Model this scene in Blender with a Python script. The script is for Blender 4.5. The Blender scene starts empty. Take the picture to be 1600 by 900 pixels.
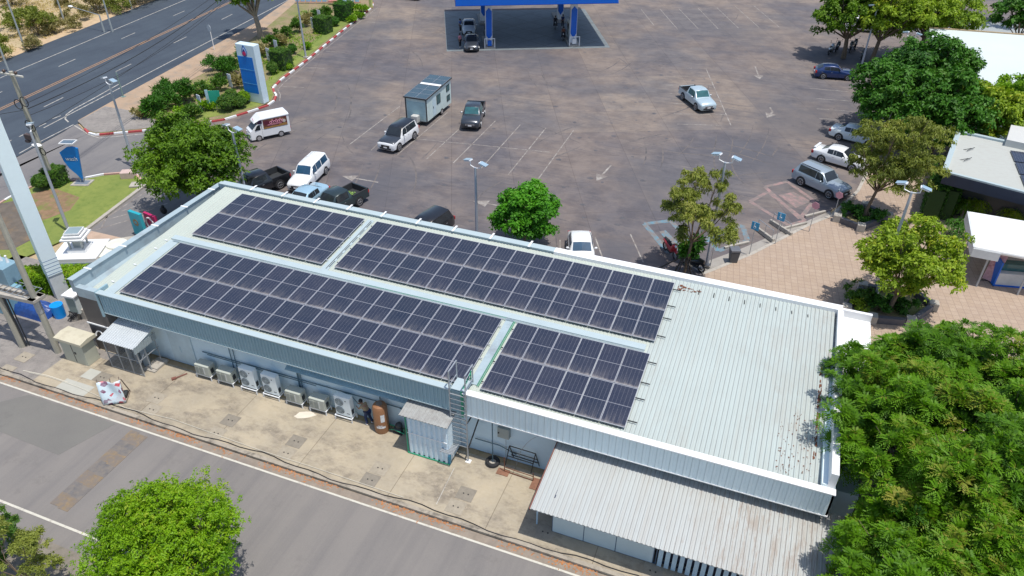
import bpy, bmesh, math, random
import numpy as np
from mathutils import Vector, Matrix
R = math.radians
S = bpy.context.scene
COL = S.collection

# ------------------------------------------------------------------ camera
CF = 1160.98
CX, CY, CZ = 32.164, -23.561, 28.108
YAW, PITCH, ROLL = -0.36366, 0.60588, 0.005835
_fw = Vector((math.sin(YAW)*math.cos(PITCH), math.cos(YAW)*math.cos(PITCH), -math.sin(PITCH)))
_r = _fw.cross(Vector((0, 0, 1))).normalized(); _u = _r.cross(_fw)
_r2 = _r*math.cos(ROLL)+_u*math.sin(ROLL); _u2 = -_r*math.sin(ROLL)+_u*math.cos(ROLL)
cd = bpy.data.cameras.new('camera'); cam = bpy.data.objects.new('camera', cd); COL.objects.link(cam)
m3 = Matrix((_r2, _u2, -_fw)).transposed()
cam.matrix_world = Matrix.Translation((CX, CY, CZ)) @ m3.to_4x4()
cd.sensor_width = 36; cd.lens = 36*CF/1600; cd.clip_end = 2000; cd.clip_start = 0.5
S.camera = cam

def G(px, py, h=0.0):
    """where the sight line through a point of the photograph meets the level h metres above ground"""
    d = _fw + _r2*((px-800)/CF) - _u2*((py-450)/CF)
    t = (h-CZ)/d.z
    return Vector((CX+d.x*t, CY+d.y*t, h))
def G2(px, py, h=0.0):
    v = G(px, py, h); return (v.x, v.y)

# ------------------------------------------------------------------ light
SUN = Vector((0.26, -0.08, 1.0)).normalized()
w = bpy.data.worlds.new('World'); S.world = w; w.use_nodes = True
nt = w.node_tree
sky = nt.nodes.new('ShaderNodeTexSky'); sky.sky_type = 'NISHITA'; sky.sun_disc = False
sky.sun_elevation = math.asin(SUN.z); sky.sun_rotation = math.atan2(SUN.x, SUN.y)
sky.altitude = 100; sky.dust_density = 1.5; sky.air_density = 1.0; sky.ozone_density = 1.2
bgn = nt.nodes['Background']; bgn.inputs[1].default_value = 0.145
nt.links.new(sky.outputs[0], bgn.inputs[0])
sl = bpy.data.lights.new('sun', 'SUN'); sl.energy = 4.0; sl.angle = R(0.5); sl.color = (1.0, 0.95, 0.88)
so = bpy.data.objects.new('sun', sl); COL.objects.link(so)
so.rotation_euler = (-SUN).to_track_quat('-Z', 'Y').to_euler()
S.view_settings.view_transform = 'Standard'; S.view_settings.look = 'None'
S.view_settings.exposure = 0.0; S.view_settings.gamma = 1.0
S.view_settings.use_curve_mapping = False

# ------------------------------------------------------------------ tagging
def tag(o, label=None, cat=None, group=None, kind=None):
    if label: o['label'] = label
    if cat: o['category'] = cat
    if group: o['group'] = group
    if kind: o['kind'] = kind
    return o
def empty(name, loc=(0, 0, 0), rz=0.0, label=None, cat=None, group=None):
    o = bpy.data.objects.new(name, None); COL.objects.link(o)
    o.location = loc; o.rotation_euler = (0, 0, rz); o.empty_display_size = 0.3
    return tag(o, label, cat, group)
def kids(o): return [c for c in bpy.data.objects if c.parent == o]
def copy_tree(o, parent=None):
    c = o.copy(); COL.objects.link(c); c.parent = parent
    for ch in kids(o): copy_tree(ch, c)
    return c

# ------------------------------------------------------------------ materials
def mat(name, col, rough=.6, metal=0.0, var=.12, scale=2.0, bump=0.0, bscale=30, spec=None, stain=None, stscale=.6, stlo=.5, sthi=.7, coat=0.0, alpha=None):
    m = bpy.data.materials.new(name); m.use_nodes = True
    t = m.node_tree; b = t.nodes['Principled BSDF']
    b.inputs['Roughness'].default_value = rough; b.inputs['Metallic'].default_value = metal
    if spec is not None: b.inputs['Specular IOR Level'].default_value = spec
    if coat: b.inputs['Coat Weight'].default_value = coat; b.inputs['Coat Roughness'].default_value = .05
    tc = t.nodes.new('ShaderNodeTexCoord')
    nz = t.nodes.new('ShaderNodeTexNoise'); nz.inputs['Scale'].default_value = scale; nz.inputs['Detail'].default_value = 6; nz.inputs['Roughness'].default_value = .65
    t.links.new(tc.outputs['Object'], nz.inputs['Vector'])
    rp = t.nodes.new('ShaderNodeMapRange'); rp.inputs[1].default_value = .25; rp.inputs[2].default_value = .75
    rp.inputs[3].default_value = 1-var; rp.inputs[4].default_value = 1+var
    t.links.new(nz.outputs[0], rp.inputs[0])
    mx = t.nodes.new('ShaderNodeMix'); mx.data_type = 'RGBA'; mx.blend_type = 'MULTIPLY'; mx.inputs[0].default_value = 1
    mx.inputs[6].default_value = (*col, 1); t.links.new(rp.outputs[0], mx.inputs[7])
    out = mx.outputs[2]
    if stain:
        n2 = t.nodes.new('ShaderNodeTexNoise'); n2.inputs['Scale'].default_value = stscale; n2.inputs['Detail'].default_value = 8; n2.inputs['Roughness'].default_value = .7
        t.links.new(tc.outputs['Object'], n2.inputs['Vector'])
        r2 = t.nodes.new('ShaderNodeMapRange'); r2.inputs[1].default_value = stlo; r2.inputs[2].default_value = sthi
        t.links.new(n2.outputs[0], r2.inputs[0])
        m2 = t.nodes.new('ShaderNodeMix'); m2.data_type = 'RGBA'; t.links.new(r2.outputs[0], m2.inputs[0])
        t.links.new(out, m2.inputs[6]); m2.inputs[7].default_value = (*stain, 1); out = m2.outputs[2]
    t.links.new(out, b.inputs['Base Color'])
    if bump:
        n3 = t.nodes.new('ShaderNodeTexNoise'); n3.inputs['Scale'].default_value = bscale; n3.inputs['Detail'].default_value = 4
        t.links.new(tc.outputs['Object'], n3.inputs['Vector'])
        bp = t.nodes.new('ShaderNodeBump'); bp.inputs['Strength'].default_value = bump; bp.inputs['Distance'].default_value = .02
        t.links.new(n3.outputs[0], bp.inputs['Height']); t.links.new(bp.outputs[0], b.inputs['Normal'])
    return m

class NG:
    """small helper to write node graphs"""
    def __init__(s, name):
        s.m = bpy.data.materials.new(name); s.m.use_nodes = True; s.t = s.m.node_tree; s.b = s.t.nodes['Principled BSDF']
        s.tc = s.t.nodes.new('ShaderNodeTexCoord')
    def n(s, ty, **k):
        x = s.t.nodes.new(ty)
        for a, v in k.items(): setattr(x, a, v)
        return x
    def L(s, a, b): s.t.links.new(a, b)
    def noise(s, scale, detail=6, rough=.6, vec=None, dist=0.0):
        x = s.n('ShaderNodeTexNoise'); x.inputs['Scale'].default_value = scale; x.inputs['Detail'].default_value = detail
        x.inputs['Roughness'].default_value = rough; x.inputs['Distortion'].default_value = dist
        s.L(vec if vec else s.tc.outputs['Object'], x.inputs['Vector']); return x.outputs[0]
    def mapping(s, loc=(0, 0, 0), rot=(0, 0, 0), sc=(1, 1, 1), vec=None):
        x = s.n('ShaderNodeMapping'); x.inputs[1].default_value = loc; x.inputs[2].default_value = rot; x.inputs[3].default_value = sc
        s.L(vec if vec else s.tc.outputs['Object'], x.inputs[0]); return x.outputs[0]
    def rng(s, v, a, b, c=0.0, d=1.0, smooth=False):
        x = s.n('ShaderNodeMapRange'); s.L(v, x.inputs[0])
        if smooth: x.interpolation_type = 'SMOOTHSTEP'
        for i, q in enumerate((a, b, c, d)): x.inputs[i+1].default_value = q
        return x.outputs[0]
    def mix(s, f, a, b, mode='MIX'):
        x = s.n('ShaderNodeMix', data_type='RGBA', blend_type=mode)
        for i, q in ((0, f), (6, a), (7, b)):
            if isinstance(q, (int, float)): x.inputs[i].default_value = q
            elif isinstance(q, tuple): x.inputs[i].default_value = (*q, 1)
            else: s.L(q, x.inputs[i])
        return x.outputs[2]
    def math(s, op, a, b=0.0, c=None):
        x = s.n('ShaderNodeMath', operation=op)
        for i, q in enumerate((a, b) if c is None else (a, b, c)):
            if isinstance(q, (int, float)): x.inputs[i].default_value = q
            else: s.L(q, x.inputs[i])
        return x.outputs[0]
    def bump(s, h, st=.3, d=.02):
        x = s.n('ShaderNodeBump'); x.inputs['Strength'].default_value = st; x.inputs['Distance'].default_value = d
        s.L(h, x.inputs['Height']); s.L(x.outputs[0], s.b.inputs['Normal'])

BLOT = [(*G2(1245, 190), 7, .6), (*G2(1180, 250), 6, .6), (*G2(1010, 290), 5, .45), (*G2(500, 150), 7, .5), (*G2(455, 215), 5, .45), (*G2(600, 285), 4.5, .6), (*G2(560, 40), 6, .45), (*G2(780, 300), 4, .4), (*G2(960, 400), 3, .6), (*G2(1160, 50), 6, .35), (*G2(700, 130), 5, .3), (*G2(430, 180), 4, .4), (*G2(860, 60+40), 5, .3)]
def m_lot():
    g = NG('weathered_lot_paving')
    a = g.noise(.09, 7, .62); c = g.noise(.5, 8, .7)
    st = g.mapping(rot=(0, 0, R(-22)), sc=(.22, 1.6, 1)); stn = g.noise(1.0, 9, .78, st, 1.2)
    st2 = g.mapping(rot=(0, 0, R(35)), sc=(.2, 1.8, 1)); stn2 = g.noise(1.0, 9, .78, st2, 1.4)
    base = g.mix(g.rng(a, .38, .62, smooth=True), (.140, .132, .138), (.240, .198, .166))
    # 5.2 m slabs cast at different times, with open joints
    for (sz, lo, hi, mo, mt) in ((5.2, (.88, .88, .91), (1.08, 1.07, 1.04), .03, (.66, .64, .64)), (15.6, (.80, .80, .86), (1.12, 1.10, 1.05), .0, (1, 1, 1))):
        br = g.n('ShaderNodeTexBrick'); g.L(g.mapping(rot=(0, 0, R(-24.8)), loc=(-2.5, .1, 0)), br.inputs['Vector'])
        br.offset = 0; br.inputs['Scale'].default_value = 1; br.inputs['Brick Width'].default_value = sz; br.inputs['Row Height'].default_value = sz
        br.inputs['Mortar Size'].default_value = mo; br.inputs['Mortar Smooth'].default_value = .3
        br.inputs['Color1'].default_value = (*lo, 1); br.inputs['Color2'].default_value = (*hi, 1); br.inputs['Mortar'].default_value = (*mt, 1)
        base = g.mix(.85, base, br.outputs[0], 'MULTIPLY')
    base = g.mix(g.rng(c, .42, .6), base, g.mix(1.0, base, (.74, .74, .77), 'MULTIPLY'))
    base = g.mix(g.rng(stn, .51, .62, 0, .34), base, (.105, .098, .108))
    base = g.mix(g.rng(stn2, .53, .64, 0, .24), base, (.29, .245, .205))
    spot = g.noise(.33, 9, .75, g.mapping(loc=(13, 7, 0)))
    base = g.mix(g.rng(spot, .60, .66, 0, .55), base, (.075, .075, .09))
    # darker, oilier ground where vehicles turn and queue
    for (bx_, by_, br_, st_) in BLOT:
        vd = g.n('ShaderNodeVectorMath', operation='DISTANCE'); nv = g.n('ShaderNodeVectorMath', operation='MULTIPLY_ADD')
        wn = g.n('ShaderNodeTexNoise'); wn.inputs['Scale'].default_value = .22; wn.inputs['Detail'].default_value = 6; wn.inputs['Roughness'].default_value = .7; g.L(g.tc.outputs['Object'], wn.inputs['Vector'])
        g.L(wn.outputs['Color'], nv.inputs[0]); nv.inputs[1].default_value = (br_*1.6, br_*1.6, 0); g.L(g.tc.outputs['Object'], nv.inputs[2])
        g.L(nv.outputs[0], vd.inputs[0]); vd.inputs[1].default_value = (bx_+br_*.8, by_+br_*.8, 0)
        base = g.mix(g.math('MULTIPLY', g.rng(vd.outputs['Value'], br_*.35, br_*1.1, 1, 0, smooth=True), st_), base, (.085, .088, .105))
    # tyre tracks: long thin arcs
    wv = g.n('ShaderNodeTexWave', wave_type='RINGS'); g.L(g.mapping(loc=(-9, -52, 0)), wv.inputs['Vector'])
    wv.inputs['Scale'].default_value = .35; wv.inputs['Distortion'].default_value = 7; wv.inputs['Detail'].default_value = 3; wv.inputs['Detail Scale'].default_value = .25
    tr = g.math('MULTIPLY', g.rng(wv.outputs[1], .9, 1.0), g.rng(g.noise(.12, 3), .5, .65))
    base = g.mix(g.math('MULTIPLY', tr, .45), base, (.06, .06, .07))
    g.L(base, g.b.inputs['Base Color']); g.b.inputs['Roughness'].default_value = .8
    g.bump(g.noise(9, 5), .25)
    return g.m
def m_asphalt(name, col, col2, scale=.2, streak=None, light=(.3, .29, .28)):
    g = NG(name)
    base = g.mix(g.rng(g.noise(scale, 7, .65), .35, .65), col, col2)
    if streak is not None:
        v = g.noise(1.0, 5, .6, g.mapping(rot=(0, 0, streak), sc=(.9, .03, 1)))
        base = g.mix(g.rng(v, .45, .7, 0, .55), base, g.mix(1.0, base, (.62, .64, .7), 'MULTIPLY'))
    base = g.mix(g.rng(g.noise(25, 4, .8), .45, .8, 0, .35), base, light)
    base = g.mix(g.rng(g.noise(.6, 9, .75, g.mapping(loc=(3, 9, 1))), .58, .72, 0, .5), base, g.mix(1.0, base, (.6, .6, .6), 'MULTIPLY'))
    g.L(base, g.b.inputs['Base Color']); g.b.inputs['Roughness'].default_value = .88; g.bump(g.noise(40, 3), .3)
    return g.m
def m_apron():
    g = NG('stained_concrete')
    base = g.mix(g.rng(g.noise(.5, 7, .65), .35, .65), (.43, .365, .26), (.345, .30, .225))
    d = g.noise(.42, 10, .75, g.mapping(loc=(4, 1, 0), sc=(.8, 1.5, 1)))
    base = g.mix(g.rng(d, .48, .62, 0, .85), base, (.175, .148, .115))
    pk = g.math('MULTIPLY', g.rng(d, .5, .6), g.rng(g.noise(2.2, 8, .8), .53, .6))
    base = g.mix(g.math('MULTIPLY', pk, .7), base, (.42, .36, .27))
    base = g.mix(g.rng(g.noise(6, 6, .7), .4, .8, 0, .25), base, (.55, .5, .42))
    br = g.n('ShaderNodeTexBrick'); g.L(g.mapping(loc=(1.5, 0, 0)), br.inputs['Vector']); br.offset = 0
    br.inputs['Scale'].default_value = 1; br.inputs['Brick Width'].default_value = 5.0; br.inputs['Row Height'].default_value = 20
    br.inputs['Mortar Size'].default_value = .02; br.inputs['Color1'].default_value = (.95, .95, .95, 1); br.inputs['Color2'].default_value = (1.05, 1.05, 1.05, 1); br.inputs['Mortar'].default_value = (.6, .58, .55, 1)
    base = g.mix(1.0, base, br.outputs[0], 'MULTIPLY')
    g.L(base, g.b.inputs['Base Color']); g.b.inputs['Roughness'].default_value = .85; g.bump(g.noise(20, 4), .2)
    return g.m
def m_plaza():
    g = NG('brick_pavers')
    br = g.n('ShaderNodeTexBrick'); g.L(g.mapping(rot=(0, 0, R(-7))), br.inputs['Vector']); br.offset = .0
    br.inputs['Scale'].default_value = 1; br.inputs['Brick Width'].default_value = .42; br.inputs['Row Height'].default_value = .42
    br.inputs['Mortar Size'].default_value = .02; br.inputs['Mortar Smooth'].default_value = .5
    br.inputs['Color1'].default_value = (.40, .305, .225, 1); br.inputs['Color2'].default_value = (.44, .345, .262, 1); br.inputs['Mortar'].default_value = (.29, .215, .17, 1)
    b2 = g.n('ShaderNodeTexBrick'); g.L(g.mapping(rot=(0, 0, R(27))), b2.inputs['Vector'])
    b2.inputs['Scale'].default_value = 1; b2.inputs['Brick Width'].default_value = .25; b2.inputs['Row Height'].default_value = .125; b2.inputs['Mortar Size'].default_value = .006
    b2.inputs['Color1'].default_value = (.95, .94, .94, 1); b2.inputs['Color2'].default_value = (1.05, 1.05, 1.05, 1); b2.inputs['Mortar'].default_value = (.75, .72, .7, 1)
    base = g.mix(.8, br.outputs[0], b2.outputs[0], 'MULTIPLY')
    base = g.mix(g.rng(g.noise(.35, 7, .7), .4, .7, 0, .45), base, (.33, .255, .21))
    g.L(base, g.b.inputs['Base Color']); g.b.inputs['Roughness'].default_value = .85
    return g.m
def m_soil(name, cols, sc=.25):
    g = NG(name)
    base = g.mix(g.rng(g.noise(sc, 8, .7), .38, .62), cols[0], cols[1])
    base = g.mix(g.rng(g.noise(sc*5, 8, .75), .5, .68), base, cols[2])
    base = g.mix(g.rng(g.noise(12, 5, .8), .5, .75, 0, .5), base, cols[3])
    g.L(base, g.b.inputs['Base Color']); g.b.inputs['Roughness'].default_value = .95; g.bump(g.noise(14, 6, .8), .6, .05)
    return g.m
def m_solar():
    g = NG('solar_cells')
    sp = g.n('ShaderNodeSeparateXYZ'); g.L(g.tc.outputs['Object'], sp.inputs[0]); x, y = sp.outputs[0], sp.outputs[1]
    oi = g.n('ShaderNodeObjectInfo')
    def line(v, pitch, wd):
        f = g.math('FRACT', g.math('DIVIDE', v, pitch)); f = g.math('ABSOLUTE', g.math('SUBTRACT', f, .5))
        return g.math('GREATER_THAN', f, .5-wd/pitch/2)
    cells = g.math('MAXIMUM', line(g.math('SUBTRACT', x, .002), 1.11/6, .008), g.math('MULTIPLY', line(y, 2.43/26, .004), .4))
    mid = g.math('LESS_THAN', g.math('ABSOLUTE', g.math('SUBTRACT', y, 1.2325)), .014)
    bb = line(x, 1.11/60, .0015)
    ht = g.mix(oi.outputs['Random'], (.017, .026, .050), (.026, .032, .058))
    base = g.mix(g.math('MULTIPLY', bb, .12), ht, (.3, .3, .32))
    base = g.mix(g.math('MULTIPLY', cells, .5), base, (.33, .34, .38))
    base = g.mix(g.math('MULTIPLY', mid, .6), base, (.45, .46, .50))
    # dust: washed toward the lower edge in streaks
    off = g.n('ShaderNodeCombineXYZ'); g.L(g.math('MULTIPLY', oi.outputs['Random'], 60), off.inputs[0]); g.L(g.math('MULTIPLY', oi.outputs['Random'], 91), off.inputs[1])
    va = g.n('ShaderNodeVectorMath', operation='ADD'); g.L(g.tc.outputs['Object'], va.inputs[0]); g.L(off.outputs[0], va.inputs[1])
    stv = g.mapping(sc=(7, .9, 1), vec=va.outputs[0]); sn = g.noise(1.0, 6, .65, stv)
    low = g.rng(y, 0.0, .95, 1.0, 0.0, smooth=True)
    d1 = g.math('MULTIPLY', g.rng(sn, .42, .75), g.math('POWER', low, 1.5))
    edge = g.rng(g.math('ADD', y, g.math('MULTIPLY', g.noise(3.5, 4, .6, va.outputs[0]), -.28)), -.14, .03, 1.0, 0.0)
    n2 = g.rng(g.noise(1.2, 5, .6, va.outputs[0]), .3, .8, .0, .05)
    dust = g.math('MINIMUM', g.math('ADD', g.math('ADD', g.math('MULTIPLY', d1, .36), g.math('MULTIPLY', edge, .5)), n2), .85)
    base = g.mix(dust, base, (.36, .33, .31))
    g.L(base, g.b.inputs['Base Color']); g.L(g.rng(dust, 0, .7, .10, .7), g.b.inputs['Roughness'])
    g.b.inputs['Specular IOR Level'].default_value = .5
    return g.m
def m_leaf(name, dark, lite, tip, trans=.25):
    g = NG(name)
    at = g.n('ShaderNodeAttribute', attribute_name='tint')
    base = g.mix(g.rng(at.outputs['Fac'], 0, .6), dark, lite); base = g.mix(g.rng(at.outputs['Fac'], .75, 1), base, tip)
    g.L(base, g.b.inputs['Base Color']); g.b.inputs['Roughness'].default_value = .55; g.b.inputs['Specular IOR Level'].default_value = .3
    tr = g.n('ShaderNodeBsdfTranslucent'); g.L(g.mix(1.0, base, (1.3, 1.5, .6), 'MULTIPLY'), tr.inputs[0])
    mx = g.n('ShaderNodeMixShader'); mx.inputs[0].default_value = trans
    g.L(g.b.outputs[0], mx.inputs[1]); g.L(tr.outputs[0], mx.inputs[2])
    g.L(mx.outputs[0], g.t.nodes['Material Output'].inputs[0])
    return g.m
def m_glass(name, col=(.02, .025, .03)):
    g = NG(name); g.L(g.mix(g.rng(g.noise(1.5, 3), .3, .7), col, tuple(c*1.6 for c in col)), g.b.inputs['Base Color'])
    g.b.inputs['Roughness'].default_value = .06; g.b.inputs['Specular IOR Level'].default_value = .6
    return g.m
def m_brickroof():
    return None
MT = {}
def mm(name, *a, **k):
    if name not in MT: MT[name] = mat(name, *a, **k)
    return MT[name]
M_LOT = m_lot(); M_HWY = m_asphalt('highway_asphalt', (.058, .078, .102), (.040, .055, .078), .15, R(-8.2), (.12, .14, .16))
M_ACC = m_asphalt('access_asphalt', (.20, .19, .185), (.155, .15, .155), .25, R(55), (.3, .28, .26))
M_RD = m_asphalt('service_road_asphalt', (.225, .208, .192), (.192, .180, .170), .12, R(90), (.30, .28, .255))
M_APR = m_apron(); M_PLZ = m_plaza()
M_SOIL = m_soil('dry_verge_soil', ((.44, .34, .21), (.48, .38, .23), (.28, .25, .12), (.5, .4, .27)))
M_BED = m_soil('planting_bed_soil', ((.30, .21, .14), (.16, .19, .05), (.22, .2, .09), (.4, .3, .2)), .35)
M_LAWN = m_soil('mown_lawn', ((.16, .215, .045), (.23, .27, .06), (.115, .175, .03), (.26, .28, .08)), .3)
M_GRAV = m_soil('grey_gravel', ((.23, .21, .195), (.30, .275, .25), (.17, .16, .15), (.38, .36, .33)), .5)
M_WPAINT = mat('worn_white_paint', (.50, .485, .44), .7, var=.2, scale=4, stain=(.22, .2, .18), stscale=2.2, stlo=.42, sthi=.66)
M_WPAINT2 = mat('faded_white_paint', (.38, .36, .33), .8, var=.25, scale=4, stain=(.2, .175, .16), stscale=1.6, stlo=.36, sthi=.56)
M_ORG = mat('worn_orange_paint', (.36, .21, .11), .7, var=.2, scale=5, stain=(.12, .12, .13), stscale=1.5, stlo=.55, sthi=.72)
def m_rib(name, col, dirt_shade, pitch, x0, st=.45, rust=0.0):
    g = NG(name)
    sp = g.n('ShaderNodeSeparateXYZ'); g.L(g.tc.outputs['Object'], sp.inputs[0])
    f = g.math('FRACT', g.math('DIVIDE', g.math('SUBTRACT', sp.outputs[0], x0), pitch))
    ln = g.rng(g.math('ABSOLUTE', g.math('SUBTRACT', f, .27)), 0, .13, 1, 0)
    base = g.mix(g.rng(g.noise(.35, 6, .6), .35, .7), col, tuple(c*.93 for c in col))
    base = g.mix(g.rng(g.noise(1.0, 7, .7, g.mapping(sc=(5, .25, 1))), .45, .8, 0, .6), base, dirt_shade)
    base = g.mix(g.math('MULTIPLY', ln, g.rng(g.noise(.8, 5, .7, g.mapping(sc=(4, .5, 1))), .3, .7, st*.6, st*1.3)), base, tuple(c*.42 for c in dirt_shade))  # line beside each rib: joint dirt on roofs, painted rib shading on fascias
    if rust:
        gx = g.rng(sp.outputs[0], x0+4, x0+8.6, .0, .14); gy = g.rng(sp.outputs[1], 6, -1, 0, .03)
        base = g.mix(g.rng(g.math('ADD', g.math('ADD', g.noise(1.4, 9, .8, g.mapping(sc=(3, .5, 1), loc=(3, 2, 0))), gx), gy), .66, .76, 0, rust), base, (.26, .16, .10))
        base = g.mix(g.rng(g.math('ADD', g.noise(.7, 8, .75, g.mapping(loc=(8, 2, 0), sc=(1, .4, 1))), gx), .55, .8, 0, .5), base, (.36, .34, .30))
    g.L(base, g.b.inputs['Base Color']); g.b.inputs['Roughness'].default_value = .6
    return g.m
M_SOLAR = m_solar()
M_ALU = mm('aluminium', (.56, .57, .61), .4, .4, .05)
M_GALV = mm('galvanised_steel', (.42, .45, .48), .45, .5, .12, 6)
M_ROOF = m_rib('pale_roof_sheet', (.45, .515, .50), (.41, .42, .38), 8.5/42, 28.3, .55, .35)
M_ROOFL = m_rib('cream_roof_sheet', (.49, .545, .49), (.45, .47, .42), 30.2/151, -1.9, .2)
M_FASB = m_rib('blue_fascia_sheet', (.31, .46, .52), (.24, .36, .41), 21.35/107, -1.05, .35)
M_FASD = m_rib('pale_fascia_sheet', (.80, .92, .94), (.62, .74, .77), 16.25/54, 21.0, .4)
M_TRIM = mat('pale_blue_trim', (.42, .51, .535), .45, 0, .05, 1.0)
M_TRIMG = mat('grey_blue_flashing', (.36, .45, .49), .5, 0, .08, 1.2, stain=(.28, .33, .36), stscale=1.0, stlo=.5, sthi=.7)
M_WHITE = mat('white_coated_metal', (.82, .83, .83), .4, 0, .04, 1.5)
M_WALL = mat('pale_blue_wall', (.66, .81, .88), .75, 0, .06, .9, stain=(.48, .62, .7), stscale=.9, stlo=.55, sthi=.75)
M_DARKW = mat('brown_grey_wall', (.135, .12, .11), .7, 0, .1, 1.5)
M_OLDR = m_rib('old_roof_sheet', (.46, .49, .485), (.39, .355, .31), 12.75/67, -.05, .6, .5)
M_CONC = mat('concrete', (.42, .39, .34), .85, 0, .12, 3, bump=.3, stain=(.25, .23, .2), stscale=2, stlo=.5, sthi=.7)
M_KERB = mat('kerb_concrete', (.36, .32, .26), .88, 0, .15, 3, bump=.4, stain=(.16, .14, .115), stscale=1.6, stlo=.48, sthi=.66)
M_POLE = mat('pole_concrete', (.40, .38, .31), .85, 0, .12, 3, bump=.2)
M_BLACK = mm('black_rubber', (.02, .02, .022), .7, 0, .1)
M_DARK = mm('dark_steel', (.05, .055, .06), .5, .2, .1)
M_GREEN = mm('green_painted_steel', (.03, .30, .17), .5, 0, .1)
M_RUST = mm('rusty_steel', (.16, .06, .03), .8, 0, .3, 8)
M_BEIGE = mat('beige_painted_steel', (.58, .54, .41), .6, 0, .06, 1.2, stain=(.42, .37, .27), stscale=1.2, stlo=.5, sthi=.75)
M_BEIGEG = mat('grey_green_painted_steel', (.48, .49, .40), .6, 0, .07, 1.4)
M_TYRE = M_BLACK
M_RIM = mm('alloy_rim', (.55, .56, .58), .3, .7, .05)
M_GLASS = m_glass('dark_car_glass'); M_GLASSB = m_glass('blue_tinted_glass', (.02, .06, .11)); M_GLASST = m_glass('teal_tinted_glass', (.03, .10, .11))
M_LAMP = mm('clear_lamp_lens', (.75, .77, .8), .15, .3, .05)
M_REDL = mm('red_lamp_lens', (.45, .02, .02), .2, 0, .05)
M_BARK = mat('bark', (.17, .125, .085), .9, 0, .25, 6, bump=.6, bscale=18)
M_BARKG = mat('grey_bark', (.28, .24, .19), .9, 0, .2, 6, bump=.5, bscale=18)
M_RED = mat('red_kerb_paint', (.42, .07, .07), .7, var=.15, scale=4)
M_BLUEC = mat('bright_blue_cladding', (.0, .13, .62), .4, var=.05)
M_SIGNB = mat('sign_blue_panel', (.005, .18, .62), .45, var=.12, scale=.7)
M_SIGNW = mat('sign_white_panel', (.62, .76, .82), .45, var=.04)
M_TEAL = mat('turquoise_panel', (.02, .38, .48), .5, var=.06)
M_MAG = mat('magenta_panel', (.5, .02, .13), .5, var=.08)

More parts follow.
